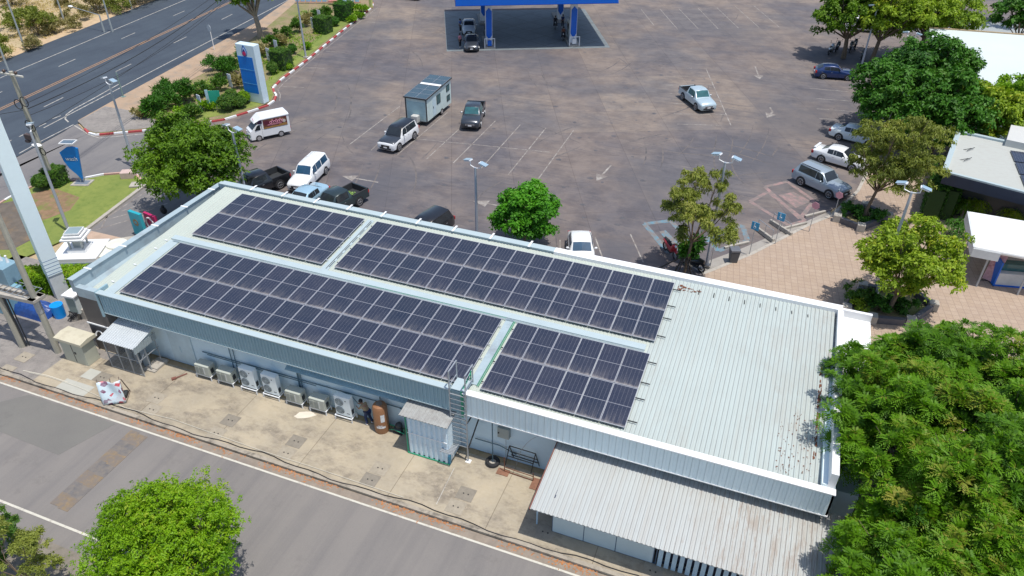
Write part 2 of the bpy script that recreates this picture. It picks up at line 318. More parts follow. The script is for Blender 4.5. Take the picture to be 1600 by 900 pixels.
# ------------------------------------------------------------------ mesh builder
class MB:
    def __init__(s): s.v = []; s.f = []; s.m = []
    def add(s, vs, fs, mi=0, M=None):
        o = len(s.v)
        s.v += [tuple(M @ Vector(v)) if M is not None else tuple(v) for v in vs]
        for f in fs: s.f.append([i+o for i in f]); s.m.append(mi)
    def box(s, x0, x1, y0, y1, z0, z1, mi=0, M=None):
        v = [(x0, y0, z0), (x1, y0, z0), (x1, y1, z0), (x0, y1, z0), (x0, y0, z1), (x1, y0, z1), (x1, y1, z1), (x0, y1, z1)]
        s.add(v, [(0, 3, 2, 1), (4, 5, 6, 7), (0, 1, 5, 4), (1, 2, 6, 5), (2, 3, 7, 6), (3, 0, 4, 7)], mi, M)
        return s
    def quad(s, a, b, c, d, mi=0): s.add([a, b, c, d], [(0, 1, 2, 3)], mi); return s
    def prism(s, poly, z0, z1, mi=0, M=None):
        n = len(poly)
        a = sum(poly[i][0]*poly[(i+1) % n][1]-poly[(i+1) % n][0]*poly[i][1] for i in range(n))
        if a < 0: poly = poly[::-1]
        v = [(p[0], p[1], z0) for p in poly]+[(p[0], p[1], z1) for p in poly]
        f = [tuple(range(n-1, -1, -1)), tuple(range(n, 2*n))]+[(i, (i+1) % n, n+(i+1) % n, n+i) for i in range(n)]
        s.add(v, f, mi, M); return s
    def beam(s, p, q, w=.05, h=None, mi=0):
        p = Vector(p); q = Vector(q); h = h or w; d = (q-p); L = d.length
        if L < 1e-6: return s
        z = d/L; x = Vector((0, 0, 1)).cross(z)
        x = Vector((1, 0, 0)) if x.length < 1e-3 else x.normalized()
        y = z.cross(x); M = Matrix((x, y, z)).transposed().to_4x4(); M.translation = p
        s.box(-w/2, w/2, -h/2, h/2, 0, L, mi, M); return s
    def tube(s, pts, r, n=8, mi=0):
        pts = [Vector(p) for p in pts]; k = len(pts); rs = r if isinstance(r, (list, tuple)) else [r]*k
        o = len(s.v); ref = None
        for i, p in enumerate(pts):
            d = (pts[min(i+1, k-1)]-pts[max(i-1, 0)]).normalized()
            if ref is None: ref = d.orthogonal().normalized()
            a = (ref-d*ref.dot(d)); a = a.normalized() if a.length > 1e-4 else d.orthogonal().normalized(); ref = a; b = d.cross(a)
            for j in range(n):
                t = 2*math.pi*j/n; s.v.append(tuple(p+(a*math.cos(t)+b*math.sin(t))*rs[i]))
        for i in range(k-1):
            for j in range(n):
                s.f.append([o+i*n+j, o+i*n+(j+1) % n, o+(i+1)*n+(j+1) % n, o+(i+1)*n+j]); s.m.append(mi)
        s.f.append([o+j for j in range(n-1, -1, -1)]); s.m.append(mi)
        s.f.append([o+(k-1)*n+j for j in range(n)]); s.m.append(mi)
        return s
    def cyl(s, x, y, z0, z1, r0, r1=None, n=16, mi=0): return s.tube([(x, y, z0), (x, y, z1)], [r0, r0 if r1 is None else r1], n, mi)
    def ribbed(s, o, du, dv, nu, pitch, depth, dn, top=.35, mi=0, thick=0.02):
        """profiled metal sheet: ribs run along dv; o corner, du unit dir across ribs, nu total width"""
        o = Vector(o); du = Vector(du).normalized(); dv = Vector(dv); dn = Vector(dn).normalized()
        n = max(1, int(round(nu/pitch))); pitch = nu/n; pts = []
        for i in range(n):
            a = i*pitch
            for t, h in ((0, 0), (.5-top/2-.06, 0), (.5-top/2, depth), (.5+top/2, depth), (.5+top/2+.06, 0)): pts.append((a+t*pitch, h))
        pts.append((nu, 0)); b = len(s.v); k = len(pts)
        for q in (0, 1):
            for (a, h) in pts: s.v.append(tuple(o+du*a+dn*h+dv*q))
        for i in range(k-1): s.f.append([b+i, b+i+1, b+k+i+1, b+k+i]); s.m.append(mi)
        # back side
        c0 = o-dn*thick; c = [c0, c0+du*nu, c0+du*nu+dv, c0+dv]
        s.add(c, [(3, 2, 1, 0)], mi)
        s.add([o, o+du*nu, c[1], c[0]], [(0, 1, 2, 3)], mi); s.add([o+dv, o+du*nu+dv, c[2], c[3]], [(3, 2, 1, 0)], mi)
        s.add([o, o+dv, c[3], c[0]], [(3, 2, 1, 0)], mi); s.add([o+du*nu, o+du*nu+dv, c[2], c[1]], [(0, 1, 2, 3)], mi)
        return s
    def sphere(s, c, r, nu=12, nv=8, mi=0, sc=(1, 1, 1)):
        v = []; f = []
        for i in range(nv+1):
            t = math.pi*i/nv
            for j in range(nu):
                p = 2*math.pi*j/nu; v.append((c[0]+r*sc[0]*math.sin(t)*math.cos(p), c[1]+r*sc[1]*math.sin(t)*math.sin(p), c[2]+r*sc[2]*math.cos(t)))
        for i in range(nv):
            for j in range(nu):
                a = i*nu+j; b = i*nu+(j+1) % nu
                if i == 0: f.append((a, a+nu, b+nu))
                elif i == nv-1: f.append((a, a+nu, b))
                else: f.append((a, a+nu, b+nu, b))
        s.add(v, f, mi); return s
    def build(s, name, mats, parent=None, smooth=False, bevel=0.0, loc=None, rz=0.0):
        me = bpy.data.meshes.new(name); me.from_pydata(s.v, [], s.f)
        if not isinstance(mats, (list, tuple)): mats = [mats]
        for q in mats: me.materials.append(q)
        if len(mats) > 1: me.polygons.foreach_set('material_index', s.m)
        me.update()
        if smooth:
            bm = bmesh.new(); bm.from_mesh(me); bmesh.ops.remove_doubles(bm, verts=bm.verts, dist=.0005)
            for f in bm.faces: f.smooth = True
            for e in bm.edges:
                if len(e.link_faces) == 2 and e.calc_face_angle(0) > R(38): e.smooth = False
            bm.to_mesh(me); bm.free()
        o = bpy.data.objects.new(name, me); COL.objects.link(o)
        if parent: o.parent = parent
        if loc is not None: o.location = loc
        o.rotation_euler[2] = rz
        if bevel:
            bv = o.modifiers.new('bevel', 'BEVEL'); bv.width = bevel; bv.segments = 2; bv.limit_method = 'ANGLE'
        return o
def text(body, size, mt, parent, loc, rot, name='lettering', ext=.006, align='CENTER'):
    c = bpy.data.curves.new(name, 'FONT'); c.body = body; c.size = size; c.extrude = ext; c.align_x = align; c.align_y = 'CENTER'
    t = bpy.data.objects.new('tmp', c); COL.objects.link(t)
    me = bpy.data.meshes.new_from_object(t.evaluated_get(bpy.context.evaluated_depsgraph_get()))
    bpy.data.objects.remove(t); me.name = name; me.materials.clear(); me.materials.append(mt)
    o = bpy.data.objects.new(name, me); COL.objects.link(o); o.parent = parent; o.location = loc; o.rotation_euler = rot
    return o
def sheet(name, pts, z, m, kind='structure'):
    """flat ground layer with a thin real edge"""
    b = MB(); b.prism([(p[0], p[1]) for p in pts], z-.05, z); return tag(b.build(name, m), kind=kind)

# ================================================================== GROUND
g = MB(); g.quad((-420, -260, -.06), (480, -260, -.06), (480, 620, -.06), (-420, 620, -.06)); tag(g.build('ground', M_SOIL), kind='structure')
# highway, runs with direction hd
hd = Vector((-.142, 1)).normalized(); hn = Vector((-hd.y, hd.x))   # hn points away from the lot
h0 = Vector((-31.5, 25.4))
def H(s_, t_): p = h0+hd*s_+hn*t_; return (p.x, p.y)
sheet('highway', [H(-120, 0), H(260, 0), H(260, 21.6), H(-120, 21.6)], .016, M_HWY)
lot = [G2(120, 192), G2(135, 207), G2(150, 212), G2(240, 204), G2(300, 196), G2(350, 188), G2(400, 172), G2(425, 162), G2(432, 150), G2(426, 138), G2(440, 125), G2(480, 95), G2(500, 78), G2(540, 45), G2(582, 12), G2(584, 3), G2(560, -8), H(130, 0), H(230, 0), (120, 220), (150, 60), (44, 58), G2(1390, 200), G2(1340, 300), G2(1265, 352), G2(1110, 425), (28, 12.2), (-2, 12.2), (-14, 10), G2(228, 290), G2(213, 270), G2(160, 274), G2(110, 284), G2(55, 291), G2(15, 310), G2(-60, 360), (-30, -2), H(-25, -.2), H(-3, -.2)]
sheet('parking_lot', lot, .006, M_LOT)
acc = [G2(120, 192), G2(135, 210), G2(150, 214), G2(240, 207), G2(300, 199), G2(330, 215), G2(300, 260), G2(214, 269), G2(160, 273), G2(110, 283), G2(55, 290), G2(15, 308), G2(-60, 355), (-29, 0), H(-25, -.1), H(-2, -.1)]
sheet('access_road', acc, .012, M_ACC)
sheet('access_bay', [G2(228, 291), G2(136, 360), (-14, 8.4), (-10, 8), (-3, 12), G2(335, 300)], .012, M_ACC)
sheet('dry_verge_soil', [H(-120, 21.6), H(260, 21.6), H(260, 23.6), H(-120, 23.6)], .03, mat('sandy_shoulder', (.5, .37, .23), .95, var=.2, scale=1.5))
# planting strip
bed = [G2(175, 160), G2(122, 190), G2(135, 205), G2(150, 210), G2(240, 202), G2(300, 194), G2(350, 186), G2(400, 170), G2(424, 160), G2(429, 150), G2(424, 138), G2(438, 124), G2(478, 94), G2(498, 77), G2(538, 44), G2(578, 12), G2(580, 3), G2(560, -8), G2(470, -12), G2(405, 34)]
sheet('planting_bed', bed, .10, M_BED)
sheet('bed_shoulder', [G2(122, 190), G2(175, 160), G2(405, 34), G2(470, -12), G2(470, -2), G2(410, 50), G2(330, 110), G2(190, 182), G2(140, 200)], .112, mat('bare_shoulder_earth', (.40, .29, .20), .95, var=.2, scale=1.2, stain=(.22, .2, .17), stscale=.6))
sheet('gravel_patch', [G2(122, 191), G2(165, 168), G2(215, 176), G2(245, 190), G2(240, 201), G2(150, 209), G2(136, 204)], .124, M_GRAV)
sheet('bed_grass', [G2(300, 192), G2(400, 168), G2(422, 158), G2(427, 150), G2(422, 138), G2(436, 123), G2(476, 93), G2(496, 76), G2(536, 43), G2(576, 12), G2(545, 12), G2(480, 75), G2(445, 100), G2(415, 130), G2(380, 150), G2(330, 168), G2(295, 182)], .118, M_LAWN)
# lawn
lawn = [G2(228, 291), G2(213, 272), G2(160, 276), G2(110, 286), G2(55, 293), G2(15, 312), G2(-40, 345), (-30, -2), (-16, -2), (-15.3, 5.5), G2(136, 360)]
sheet('lawn', lawn, .09, M_LAWN)
sheet('lawn_soil_and_shade', [G2(62, 300), G2(90, 297), G2(125, 310), G2(110, 330), G2(70, 345), G2(20, 375), G2(-20, 370), G2(10, 320)], .094, mat('lawn_earth_and_shade', (.24, .155, .09), .95, var=.3, scale=2, stain=(.17, .19, .05), stscale=.7, stlo=.48, sthi=.6))  # bare soil, with part of the lawn's blurred shade painted into its brown
sheet('lawn_shade_patch', [G2(-10, 322), G2(40, 312), G2(66, 338), G2(58, 372), G2(20, 392), G2(-30, 392)], .100, mat('painted_lawn_shade', (.13, .11, .09), .9, var=.3, scale=1.5, stain=(.19, .14, .09), stscale=.5, stlo=.47, sthi=.6))  # blurred shade on the lawn, painted as a dark patch
# kerbs ---------------------------------------------------------------
def kerb(name, pts, w=.16, h=.15, mats=(M_CONC,), seg=None, label=None):
    b = MB(); pts = [Vector(p) for p in pts]; d = 0.0; k = 0
    for i in range(len(pts)-1):
        a, c = pts[i], pts[i+1]; L = (c-a).length; dr = (c-a)/L; nn = Vector((-dr.y, dr.x)); s_ = 0.0
        while s_ < L-1e-4:
            rem = (seg-(d % seg)) if seg else L
            if seg and rem < 1e-3: rem += seg
            e = min(L, s_+rem)
            mi = int((d+1e-3)//seg) % len(mats) if seg else 0
            p, q = a+dr*s_, a+dr*e
            b.prism([tuple(p-nn*w/2), tuple(q-nn*w/2), tuple(q+nn*w/2), tuple(p+nn*w/2)], -.04, h, mi)
            d += e-s_; s_ = e
    return tag(b.build(name, list(mats)), kind='structure')
kp = [G2(133, 203), G2(139, 209), G2(150, 212), G2(240, 204), G2(300, 196), G2(350, 188), G2(395, 174), G2(418, 166), G2(429, 158), G2(432, 150), G2(428, 144), G2(427, 138), G2(440, 125), G2(480, 95), G2(500, 78), G2(540, 45), G2(582, 12), G2(583, 6)]
kerb('red_and_white_kerb', kp, .2, .16, (M_RED, M_WHITE), 1.25)
kerb('lawn_kerb', [G2(-40, 345), G2(15, 310), G2(55, 291), G2(110, 284), G2(160, 274), G2(210, 270), G2(228, 290)], .18, .15, (M_WHITE, mm('faded_red_kerb', (.5, .33, .27), .8, 0, .15, 4)), 1.6)
kerb('lawn_side_kerb', [G2(228, 290), G2(136, 360)], .3, .16, (M_CONC,))
# painted lines ---------------------------------------------------------
def line(b, a, c, w=.12, z=.02, mi=0):
    a = Vector(a); c = Vector(c); d = (c-a).normalized(); n = Vector((-d.y, d.x))*w/2
    b.quad((*(a-n), z), (*(c-n), z), (*(c+n), z), (*(a+n), z), mi)
pm = MB()
zz = .0215
for t_, w_, mi in ((17.3, .14, 0), (3.3, .14, 0)): line(pm, H(-2 if t_ < 5 else -100, t_-(.9 if t_ < 5 else 0)), H(250, t_-(.9 if t_ < 5 else 0)), w_, zz, mi)
for dt in (-.18, .18): line(pm, H(-100, 10.1+dt), H(250, 10.1+dt), .15, zz, 1)
for k in range(-9, 24):
    for t_ in (6.3, 13.8):
        s_ = 2.6+k*11.2; line(pm, H(s_, t_), H(s_+2.8, t_), .12, zz)
# lead-in curve at junction
cv = [G2(187, 131), G2(150, 152), G2(115, 171), G2(104, 179), G2(102, 186), G2(107, 191)]
for a, c in zip(cv, cv[1:]): line(pm, a, c, .14, zz)
for a, c in (((82, 186), (95, 181)), ((61, 198), (72, 193)), ((30, 214), (42, 208)), ((5, 226), (18, 219)), ((62, 222), (115, 195)), ((30, 240), (62, 222)), ((116, 196), (140, 211)), ((140, 211), (155, 216)), ((155, 216), (240, 208)), ((240, 208), (300, 199))):
    line(pm, G2(*a), G2(*c), .12, zz)
tag(pm.build('highway_markings', [M_WPAINT, M_ORG]), kind='structure')
lm = MB(); zz = .011
# upper row of bays, lower row, side bays
for a, c in (((1002, 15), (1022, 40)), ((1031, 14), (1059, 46)), ((1061, 14), (1091, 45)), ((1091, 13), (1122, 45)), ((1120, 12), (1154, 44)), ((1149, 10), (1186, 43)), ((1178, 9), (1217, 42)),
             ((625, 166), (546, 226)), ((700, 175), (621, 242)), ((717, 202), (666, 249)), ((774, 189), (708, 255)), ((813, 195), (752, 263)), ((853, 200), (794, 273)), ((896, 204), (840, 281)), ((580, 235), (597, 218)),
             ((1103, 107), (1142, 196)), ((1033, 106), (1103, 107)), ((1035, 119), (1108, 119)), ((1040, 133), (1114, 133)), ((1046, 146), (1121, 147)), ((1050, 162), (1127, 163)), ((1052, 178), (1133, 179)), ((1058, 194), (1128, 196)),
             ((1265, 138), (1332, 144)), ((1275, 154), (1340, 159)), ((1276, 170), (1340, 175)), ((1280, 185), (1345, 190)), ((875, 375), (875, 400)), ((930, 371), (944, 410)), ((985, 366), (1005, 410)),
             ((1300, 252), (1345, 274)), ((600, 210), (640, 216)), ((640, 216), (860, 238))):
    line(lm, G2(*a), G2(*c), .10, zz)
for a, c in (((570, 34), (593, 36)), ((545, 55), (569, 55)), ((510, 80), (540, 82)), ((478, 105), (508, 107)), ((440, 135), (475, 137)), ((437, 158), (438, 148)), ((438, 148), (434, 140)), ((434, 140), (444, 129)), ((444, 129), (500, 83)), ((500, 83), (590, 12))):
    line(lm, G2(*a), G2(*c), .10, zz, 1)
def arrow(b, tail, head, w=.16, hw=.55, hl=1.3, z=zz):
    a = Vector(tail); c = Vector(head); d = (c-a).normalized(); n = Vector((-d.y, d.x)); m_ = c-d*hl
    line(b, a, m_, w, z); b.add([(*(m_-n*hw), z), (*c, z), (*(m_+n*hw), z)], [(0, 1, 2)])
arrow(lm, G2(1180, 104), G2(1187, 124)); arrow(lm, G2(955, 258), G2(932, 283)); arrow(lm, G2(591, 285), G2(534, 275)); arrow(lm, G2(782, 322), G2(738, 314))
cv = [G2(1203, 168), G2(1207, 175), G2(1205, 181)]
line(lm, cv[0], cv[1], .2, zz); arrow(lm, cv[1], G2(1198, 184), .2)
for a, c in (((136, 360), (228, 300)), ((158, 357), (228, 336)), ((172, 342), (262, 318)), ((190, 330), (262, 306)), ((218, 311), (262, 297)), ((134, 362), (158, 357)), ((158, 357), (172, 330))): line(lm, G2(*a), G2(*c), .12, .0175)
tag(lm.build('bay_markings', [M_WPAINT2, M_WPAINT2]), kind='structure')
# tyre marks and drips on the lot
rtm = random.Random(21); b = MB(); cen_ = [G2(1230, 200), G2(1000, 260), G2(600, 250), G2(470, 170), G2(1000, 150), G2(560, 90), G2(850, 250), G2(1100, 60), G2(950, 110), G2(700, 330), G2(1180, 270), G2(640, 90)]
for k in range(64):
    c_ = Vector(cen_[k % len(cen_)])+Vector((rtm.uniform(-9, 9), rtm.uniform(-9, 9))); rr_ = rtm.uniform(9, 34); a0 = rtm.uniform(0, 6.28); da = rtm.uniform(3, 9)/rr_; w_ = rtm.uniform(.05, .09)
    o_ = c_-Vector((math.cos(a0), math.sin(a0)))*rr_
    for side in ((0, 1.5) if rtm.random() < .5 else (0,)):
        n_ = 10
        for i in range(n_):
            t0, t1 = a0+da*i/n_, a0+da*(i+1)/n_; w0 = w_*math.sin(math.pi*(i+.02)/n_)**.5; w1 = w_*math.sin(math.pi*min(1, (i+1.0)/n_*.98+.01))**.5; r_ = rr_+side
            P = lambda t_, q: (o_.x+(r_+q)*math.cos(t_), o_.y+(r_+q)*math.sin(t_), .0086+.00001*k)
            if all(-14 < P(t0, 0)[0] < 42 and P(t0, 0)[1] > 16 for _ in (0,)): b.quad(P(t0, -w0), P(t0, w0), P(t1, w1), P(t1, -w1))
tag(b.build('tyre_marks', mat('tyre_mark', (.085, .08, .085), .85, var=.2, scale=1.5, stain=(.15, .132, .125), stscale=1.1, stlo=.40, sthi=.54)), kind='structure')
b = MB()
for k in range(230):
    c_ = Vector(cen_[k % len(cen_)])+Vector((rtm.gauss(0, 7), rtm.gauss(0, 7))); s_ = rtm.uniform(.05, .22)
    if c_.y < 16 or c_.x < -12: continue
    b.add([(c_.x+s_*rtm.uniform(.6, 1.2)*math.cos(a)*1.3, c_.y+s_*rtm.uniform(.6, 1.2)*math.sin(a), .0102) for a in np.linspace(0, 6.28, 9)[:-1]], [tuple(range(8))])
tag(b.build('oil_drips', mat('oil_drip', (.10, .095, .10), .5, var=.3, scale=3)), kind='structure')
def frame_mark(name, corners, wd, m, z=.0125, extra=None):
    b = MB(); c = [Vector(p) for p in corners]
    for i in range(len(c)): line(b, c[i], c[(i+1) % len(c)], wd, z+.0006*i)
    if extra: extra(b)
    return tag(b.build(name, m), kind='structure')
M_BP = mat('worn_blue_paint', (.11, .25, .33), .8, var=.2, scale=3, stain=(.2, .18, .17), stscale=1.8, stlo=.38, sthi=.56)
M_PP = mat('worn_pink_paint', (.33, .21, .20), .8, var=.2, scale=3, stain=(.2, .17, .16), stscale=1.8, stlo=.38, sthi=.56)
frame_mark('blue_bay_marking', [G2(1007, 350), G2(1048, 345), G2(1085, 385), G2(1045, 396)], .4, M_BP, extra=lambda b: b.quad(*[(*G2(*q), .0165) for q in ((1030, 362), (1040, 360), (1062, 382), (1050, 386))]))
frame_mark('blue_bay_marking', [G2(1103, 372), G2(1160, 352), G2(1168, 376), G2(1122, 392)], .4, M_BP)
frame_mark('pink_bay_marking', [G2(1195, 292), G2(1230, 284), G2(1272, 314), G2(1250, 342), ], .35, M_PP, extra=lambda b: b.quad(*[(*G2(*q), .0165) for q in ((1216, 305), (1240, 300), (1268, 315), (1243, 325))]))
frame_mark('pink_bay_marking', [G2(1172, 315), G2(1200, 300), G2(1258, 345), G2(1232, 352)], .35, M_PP)
# service road behind the building: straight along x
b = MB(); b.box(-160, 260, -11.6, -4.28, -.05, .012); tag(b.build('service_road', M_RD), kind='structure')
b = MB()
line(b, (-160, -4.75), (260, -4.75), .10, .021); line(b, (-160, -10.72), (260, -10.72), .11, .021)
tag(b.build('service_road_markings', mat('cream_line_paint', (.60, .58, .50), .7, var=.15, scale=3, stain=(.34, .31, .27), stscale=3, stlo=.5, sthi=.7)), kind='structure')
sheet('road_patch', [(-3.2, -4.9), (-5.6, -7.4), (1.9, -7.6), (2.9, -4.9)], .0185, m_asphalt('road_patch_asphalt', (.175, .17, .155), (.155, .15, .14), .3, None, (.25, .24, .22)))
sheet('road_edge_dirt', [(-160, -4.70), (260, -4.70), (260, -4.28), (-160, -4.28)], .0165, mat('gutter_dirt', (.27, .225, .18), .95, var=.25, scale=2, stain=(.22, .19, .165), stscale=.8))
b = MB()
M_HUMP = mat('worn_hump_yellow', (.25, .18, .10), .8, var=.3, scale=2.5, stain=(.18, .155, .135), stscale=2.2, stlo=.36, sthi=.56)
for k in range(7):
    y0 = -4.95-k*.72; b.box(4.0, 4.55, y0-.72, y0, .0, .03, k % 2); b.box(4.55, 5.15, y0-.8, y0-.08, .0, .028, k % 2)
tag(b.build('speed_hump', [M_HUMP, mat('worn_hump_black', (.135, .13, .13), .85, var=.2, scale=3, stain=(.20, .175, .15), stscale=2.4, stlo=.38, sthi=.6)]), kind='structure')
kerb('service_road_kerb', [(-160, -4.14), (260, -4.14)], .2, .13, (M_KERB,), 20)
b = MB(); b.box(-3.9, 60, -4.04, -.1, -.05, .10); tag(b.build('concrete_apron', M_APR), kind='structure')
b = MB(); b.box(-3.85, -.95, -1.15, -.55, .05, .104); tag(b.build('gravel_strip', M_GRAV), kind='structure')
b = MB(); b.box(-160, -3.9, -4.04, -.1, -.05, .09); b.box(-16.2, -2.9, -.1, 5.4, -.05, .09); tag(b.build('gravel_yard', M_GRAV), kind='structure')
b = MB(); b.box(-160, 260, -40, -11.6, -.05, .06); tag(b.build('far_verge', m_soil('grey_verge', ((.2, .175, .145), (.26, .23, .19), (.15, .14, .1), (.3, .27, .22)), .6)), kind='structure')
b = MB(); b.box(38.9, 60, -3.9, 9.5, .0, .118); tag(b.build('tree_shade_patch', m_soil('painted_tree_shade', ((.07, .06, .045), (.09, .08, .05), (.05, .06, .03), (.13, .1, .07)), .6)), kind='structure')  # dark sheet that paints the shade beneath the crowns into the ground
# plaza
plz = [(29.0, 11.8), (29.3, 20.6), G2(1110, 425), G2(1175, 398), G2(1265, 352), G2(1300, 338), G2(1340, 300), G2(1365, 250), G2(1390, 200), (44, 57), (56, 57), (120, 40), (120, -3.9), (60, -3.9), (60, -.1), (37.2, -.1), (37.2, 11.8)]
sheet('brick_plaza', plz, .11, M_PLZ)
sheet('drain_strip', [(28.2, 21.6), G2(1085, 416), G2(1160, 388), G2(1262, 345), G2(1296, 330), G2(1302, 338), G2(1265, 352), G2(1175, 398), G2(1110, 425), (29.3, 20.6)], .016, mat('drain_concrete', (.33, .31, .28), .85, var=.15, scale=2, stain=(.2, .18, .16), stscale=1))
kerb('plaza_edge', [(29.3, 20.6), G2(1110, 425), G2(1175, 398), G2(1265, 352), G2(1300, 338), G2(1340, 300), G2(1365, 250), G2(1390, 200)], .25, .12, (M_CONC,))
for (a, c), lb in zip((((1062, 397), (1100, 384)), ((1132, 387), (1170, 378)), ((1224, 357), (1260, 348)), ((1258, 338), (1290, 330))), ('behind the sparse leaning tree', 'just above the litter bin', 'beside the second blue bay sign', 'in front of the silver SUV')):
    b = MB(); b.beam(G(*a, .1), G(*c, .1), .18, .14); tag(b.build('wheel_stop', M_CONC), 'low concrete wheel stop '+lb, 'wheel stop', 'wheel stops at the painted bays')
# ramps with little walls
for i, (a, c) in enumerate((((1180, 358), (1208, 380)), ((1203, 348), (1236, 370)))):
    t = empty('ramp_wall', G(*a), 0, 'low concrete ramp wall %s' % ('nearer the litter bin' if i == 0 else 'between the two small blue bay signs and the pink bay'), 'ramp wall')
    p, q = G(*a)-G(*a), G(*c)-G(*a); d = (q-p).normalized(); b = MB()
    b.beam(p+Vector((0, 0, .14)), q+Vector((0, 0, .2)), .2, .28); b.build('wall', M_CONC, t)
    b = MB()
    for f in (.1, .5, .9): b.tube([p.lerp(q, f)+Vector((0, 0, .1)), p.lerp(q, f)+Vector((0, 0, .95))], .025, 6)
    b.tube([p.lerp(q, .1)+Vector((0, 0, .95)), p.lerp(q, .9)+Vector((0, 0, .95))], .025, 6); b.build('handrail', M_GALV, t)
# leaf litter along the kerb
rng = np.random.default_rng(3)
b = MB()
for k in range(2200):
    x = rng.uniform(-6, 30); y = -4.26-abs(rng.normal(0, .16)); 
    if math.sin(x*2.1)+math.sin(x*.9+2) < rng.uniform(-1.2, 1.6): continue
    a = rng.uniform(0, 6.28); s_ = rng.uniform(.03, .075); dx, dy = math.cos(a)*s_, math.sin(a)*s_
    b.add([(x-dx, y-dy, .02), (x+dy*.5, y-dx*.5, .024), (x+dx, y+dy, .03), (x-dy*.5, y+dx*.5, .02)], [(0, 1, 2, 3)])
tag(b.build('fallen_leaves', mat('dead_leaves', (.42, .18, .07), .9, var=.4, scale=5)), 'dry orange leaves drifted along the kerb', 'leaf litter', kind='stuff')

# ================================================================== MAIN BUILDING
BX0, BX1, BY0, BY1 = -2.75, 37.15, -.42, 11.85
RZ = lambda y: 4.34+.0703*y          # roof sheet surface
bld = empty('shop_building', (0, 0, 0), 0, 'long low shop building with a pale metal roof carrying four solar arrays', 'building')
b = MB(); b.box(-1.0, BX1-.1, .32, BY1-.15, 0, RZ(.3)-.12); b.build('wall', M_WALL, bld)
b = MB(); b.box(BX0+.05, -1.0, -.5, BY1-.1, 0, 4.25); b.build('end_wall', M_DARKW, bld)
b = MB(); b.box(BX0+.02, -1.15, -.56, -.505, 2.0, 2.08); b.build('wall_trim', M_WHITE, bld)
# roof sheets: flat cream on the left, ribbed to the right
L = BY1-BY0
b = MB(); b.ribbed((-1.9, BY0, RZ(BY0)), (1, 0, 0), (0, L, .0703*L), 30.2, .2, .022, (0, 0, 1)); b.build('roof', M_ROOFL, bld)
b = MB(); b.ribbed((28.3, BY0, RZ(BY0)+.004), (1, 0, 0), (0, L, .0703*L), 8.5, .2, .028, (0, 0, 1)); b.build('roof', M_ROOF, bld)['label'] = 'bare ribbed roof half without panels'
# left parapet, its cap and inner flashing
b = MB(); b.box(BX0, -2.45, -.62, BY1, 4.25, 5.05); b.build('parapet', M_TRIMG, bld)
b = MB(); b.box(BX0-.06, -2.39, -.66, BY1+.06, 5.05, 5.10); b.build('parapet_cap', M_TRIMG, bld, bevel=.015)
b = MB(); b.box(-2.45, -1.1, -.62, -.3, 4.0, 4.62); b.build('parapet', M_TRIMG, bld)
b = MB(); b.box(-2.445, -1.9, -.3, BY1-.3, 4.30, 4.36); b.build('gutter', M_TRIMG, bld)
# far parapet: grey blue left part, white right part
b = MB(); b.box(-2.45, 21.4, 11.55, BY1, 3.2, 5.30); b.build('far_parapet', M_TRIMG, bld)
b = MB(); b.box(-2.39, 21.4, 11.50, 11.82, 5.30, 5.34); b.box(-2.4, 21.4, 11.82, 12.12, 5.20, 5.24); b.build('parapet_cap', M_TRIM, bld, bevel=.01)
b = MB(); b.box(21.4, BX1, 11.45, BY1+.1, 3.2, 5.36); b.build('far_parapet', M_WHITE, bld)['label'] = 'white boxed right half of the far parapet'
b = MB()
for k in range(9): b.box(.2+k*2.45, .32+k*2.45, 11.44, 12.14, 5.35, 5.365)
for k in range(5): b.box(-2.83, -2.3, .5+k*2.6, .62+k*2.6, 5.105, 5.12)
b.build('cap_joint', M_WHITE, bld)
# right parapet
b = MB(); b.box(BX1-.24, BX1+.05, -.3, 11.45, 3.9, 5.36); b.build('right_parapet', M_WHITE, bld)
b = MB(); b.box(BX1-.46, BX1-.24, -.3, 11.45, RZ(3)-.1, 4.7); b.build('gutter', M_FASD, bld)
b = MB(); b.box(BX1-1.15, BX1-.9, .6, 4.2, 4.70, 4.74)
bld_r = b
# near fascia, ribbed, two lengths
def fascia(x0, x1, y, z0, z1, m, mcap, lean=0.0):
    b = MB(); b.ribbed((x0, y, z0), (1, 0, 0), (0, -lean, z1-z0), x1-x0, .2 if x0 < 5 else .3, .035, (0, -1, 0)); f = b.build('fascia', m, bld)
    b = MB(); b.box(x0-.02, x1+.02, y-.13, y+.22, z1, z1+.07); b.build('fascia_cap', mcap, bld, bevel=.02)
    b = MB(); b.box(x0-.02, x1+.02, y-.045, y+.16, z0-.05, z0); b.build('fascia_edge', mcap, bld)
    return f
fascia(-1.05, 20.3, -.47, 3.17, 4.5, M_FASB, M_TRIM)
fascia(21.0, 37.25, -.50, 3.17, 4.5, M_FASD, M_WHITE, lean=.0)['label'] = 'paler right length of the ribbed fascia'
for q in ((-1.16, -1.05, -.6, .3, 2.9, 4.6), (20.3, 21.0, -.45, -.40, 3.1, 4.45), (37.16, 37.25, -.5, .3, 3.1, 4.5)): MB().box(*q).build('fascia_return', M_FASB, bld)
b = MB(); b.box(20.9, 21.0, -.60, -.5, 3.0, 4.62); b.build('green_post', M_GREEN, bld); b = MB(); b.beam((20.95, -.5, 4.6), (20.95, .5, 4.9), .05); b.beam((20.95, .5, 4.3), (20.95, .5, 5.0), .05); b.build('green_frame', M_GREEN, bld)
b = MB(); b.box(-1.0, 37.1, -.48, .32, 3.5, 3.53); b.build('soffit', M_TRIMG, bld)
